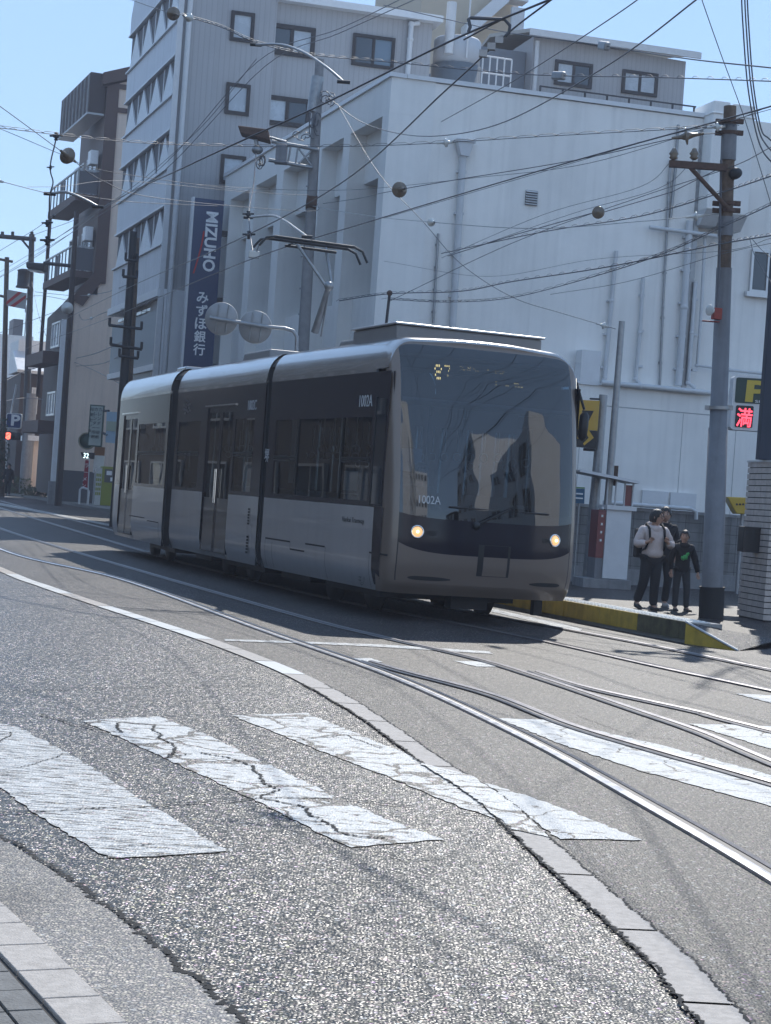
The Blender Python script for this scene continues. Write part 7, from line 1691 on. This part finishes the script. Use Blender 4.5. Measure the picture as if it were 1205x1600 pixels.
    for sh, el, wr, hd in arms:
        cf = tuple(a + (b_ - a) * .94 for a, b_ in zip(el, wr)); me_ = tuple((a + b_) / 2 for a, b_ in zip(sh, el)); m2 = tuple((a + b_) / 2 for a, b_ in zip(el, cf))
        cs.append([(*ches, .09 * b), (*sh, .052 * b), (*me_, .045 * b), (*el, .042 * b), (*m2, .038 * b), (*cf, .028 * b)])
    jk = mesh_to(skin_mesh([sc(c) for c in cs], (0, 0, hemz * h), 2), 'jacket', coat)
    for v in jk.data.vertices: v.co += v.co.normalized() * .006 * math.sin(v.co.z * 70 / H * 1.6) * (1 if fold else .3)
    if hood:
        mb = MB(); N_ = Vector(pos) + Rz @ (Vector(neck) * h); mb.lathe(N_ + V(0, 0, -.02 * h), V(0, 0, 1), [(.078 * h, -.03 * h), (.082 * h, -.005 * h), (.074 * h, .018 * h), (.060 * h, .028 * h), (.05 * h, .015 * h)], 18); mb.ball(N_ + Rz @ Vector((0, .07 * h, -.01 * h)), .075 * h, sc=(1.1, .7, .8), nu=12, nv=8); mb.build('hood', coat, T)
    for i, (hp, kn, an, toe) in enumerate(legs):
        A = Vector(pos) + Rz @ (Vector(an) * h); B = Vector(pos) + Rz @ (Vector(toe) * h); d = (B - A); d.z = 0; d.normalize(); sd_ = Vector((-d.y, d.x, 0)); base = min(A.z - .045 * h, B.z - .0) ; zb = max(pos[2], B.z - .018 * h)
        mb = MB(); tilt = (A.z - .045 * h) - zb
        def shoe(u, v):
            th = v * 2 * math.pi; x = -.035 + .155 * u; wd = .030 * (math.sin(min(1, u * 1.5 + .25) * math.pi / 2)) * (1 if u < .8 else math.sqrt(max(0, 1 - ((u - .8) / .2) ** 2)) * .9 + .1); hg = .055 - .028 * u
            zz_ = max(0, math.sin(th)) * hg + (.0 if math.sin(th) < 0 else .0); zz_ += max(0, tilt / h) * (1 - u) 
            return Vector((A.x, A.y, zb)) + d * (x * h) + sd_ * (math.cos(th) * wd * h) + V(0, 0, zz_ * h + .001)
        mb.grid(shoe, 10, 14); mb.build('shoe', shoes, T)
    return T, Rz, h
def stand(**k):
    J = dict(chest=(0, 0, .72), neck=(0, -.005, .835), head=(0, -.015, .915), hipL=(.05, 0, .50), hipR=(-.05, 0, .50), kneeL=(.055, -.01, .28), kneeR=(-.055, -.01, .28), ankL=(.055, .01, .045), ankR=(-.055, .01, .045), toeL=(.06, -.08, .02), toeR=(-.06, -.08, .02),
             shL=(.105, 0, .79), shR=(-.105, 0, .79), elL=(.14, .01, .63), elR=(-.14, .01, .63), wrL=(.145, -.03, .49), wrR=(-.145, -.03, .49), hdL=(.145, -.045, .445), hdR=(-.145, -.045, .445))
    J.update(k); return J
# the woman in the pale jacket: walking, both hands up on her rucksack straps (x > 0 is picture right)
wp = G(1013, 953); wp.z = 0
person('person in a pale puffer jacket holding backpack straps, walking with two others', wp, 1.60, rad(12), stand(
    kneeR=(-.075, -.02, .285), ankR=(-.105, .07, .075), toeR=(-.10, .0, .022), kneeL=(.03, -.05, .28), ankL=(.035, -.03, .045), toeL=(.05, -.115, .018),
    head=(.01, -.02, .915), shR=(-.118, 0, .785), elR=(-.185, -.02, .64), wrR=(-.105, -.115, .675), hdR=(-.075, -.13, .70), shL=(.118, 0, .785), elL=(.185, -.03, .645), wrL=(.115, -.115, .68), hdL=(.09, -.13, .705), hem=.50),
    M_jcoat, M_pants, M_bshoe, hair_len=.35, head_turn=rad(48), hood=True, glasses=True, bulk=1.16, group='people crossing beside the platform')
R_ = Matrix.Rotation(rad(12), 3, 'Z')
bagp = wp + R_ @ V(-.06, .20, 1.05); bg_ = thing('backpack', bagp, 'dark backpack worn by the person in the pale jacket', 'backpack')
mb = MB(); mb.box(bagp, (.34, .18, .46), rad(12)); mb.box(bagp + R_ @ V(0, .11, -.08), (.26, .06, .26), rad(12)); mb.build('bag', M_blk, bg_, bevel=.05)
mb = MB()
for sx in (-1, 1): mb.tube([wp + R_ @ V(sx * .12, .12, 1.24), wp + R_ @ V(sx * .13, .0, 1.375), wp + R_ @ V(sx * .125, -.14, 1.29), wp + R_ @ V(sx * .125, -.185, 1.14), wp + R_ @ V(sx * .16, -.10, .98), wp + R_ @ V(sx * .15, .1, .92)], .02, 6)
mb.build('strap', M_blk, bg_)
# man behind
mp = G(1037, 950); mp.z = 0; mp = mp + V(0, .55, 0)
person('taller person in black coat standing behind the other two', mp, 1.66, rad(5), stand(kneeL=(.07, -.03, .28), hem=.42, wrL=(.13, -.05, .5)), M_blk, M_pants, M_shoe, head_turn=rad(-15), hood=True, bulk=1.05, group='people crossing beside the platform')
# boy
bp_ = G(1061, 955); bp_.z = 0
T, R3, h3 = person('small boy in a black hoodie with green print and grey jeans', bp_, 1.31, rad(8), stand(kneeL=(.07, -.03, .275), ankL=(.085, .0, .045), toeL=(.11, -.08, .018), kneeR=(-.065, -.01, .275), elL=(.165, .0, .62), wrL=(.195, -.03, .48), hdL=(.20, -.04, .44), elR=(-.15, .01, .63), head=(0, -.02, .91), hem=.45), M_blk, M_jean, M_bshoe, head_turn=rad(-18), hood=True, bulk=1.0, group='people crossing beside the platform')
mb = MB(); M_gr = mat('green_print', (.06, .42, .10), .6)
for (a, b, w) in [((-.07, .845), (-.03, .87), .045), ((-.035, .85), (.02, .90), .05), ((.0, .90), (.05, .95), .03)]:
    A = bp_ + R3 @ V(a[0], -.155, a[1]); B = bp_ + R3 @ V(b[0], -.155, b[1]); mb.tube([A, A.lerp(B, .5), B], [w * .5, w, w * .4], 8)
o_ = mb.build('green_print', M_gr, T)
# driver in the cab
dp = m1.p(.86, .78, .42); dp.z = .42
fd = math.atan2(TD.y, TD.x) + math.pi / 2
person('tram driver in dark uniform seated behind the windscreen', V(dp.x, dp.y, .30), 1.66, fd, stand(hipL=(.06, 0, .49), hipR=(-.06, 0, .49), kneeL=(.08, -.24, .48), kneeR=(-.08, -.24, .48), ankL=(.08, -.25, .24), ankR=(-.08, -.25, .24), toeL=(.08, -.34, .22), toeR=(-.08, -.34, .22), elL=(.15, -.05, .62), wrL=(.10, -.18, .60), hdL=(.08, -.22, .60), elR=(-.15, -.05, .62), wrR=(-.10, -.18, .60), hdR=(-.08, -.22, .60)), M_blk, M_pants, M_bshoe, bulk=.95, cat='driver')
# far walker
fp_ = D(12, 768, 97); person('distant person in a long dark coat walking at the far left', V(fp_.x, fp_.y, .13), 1.66, rad(10), stand(kneeL=(.05, -.05, .28), ankR=(-.05, .07, .06), hem=.38), M_blk, M_pants, M_bshoe, hood=True, bulk=1.05)
# ================================================================ HAZE ADDED AS LENS VEIL
hz_ = MB(); hz_.hexa([V(-160, -70, -1), V(160, -70, -1), V(160, 260, -1), V(-160, 260, -1), V(-160, -70, 45), V(160, -70, 45), V(160, 260, 45), V(-160, 260, 45)])
hm_ = bpy.data.materials.new('veil_air'); hm_.use_nodes = True; n_, l_ = nt(hm_); n_.remove(n_['Principled BSDF']); pv = n_.new('ShaderNodeVolumePrincipled')
pv.inputs['Color'].default_value = (.82, .86, 1, 1); pv.inputs['Density'].default_value = .0013; l_.new(pv.outputs[0], n_['Material Output'].inputs['Volume'])  # thin air added to lift the darks, standing in for lens veil
tag(hz_.build('veil_haze', hm_), kind='stuff')
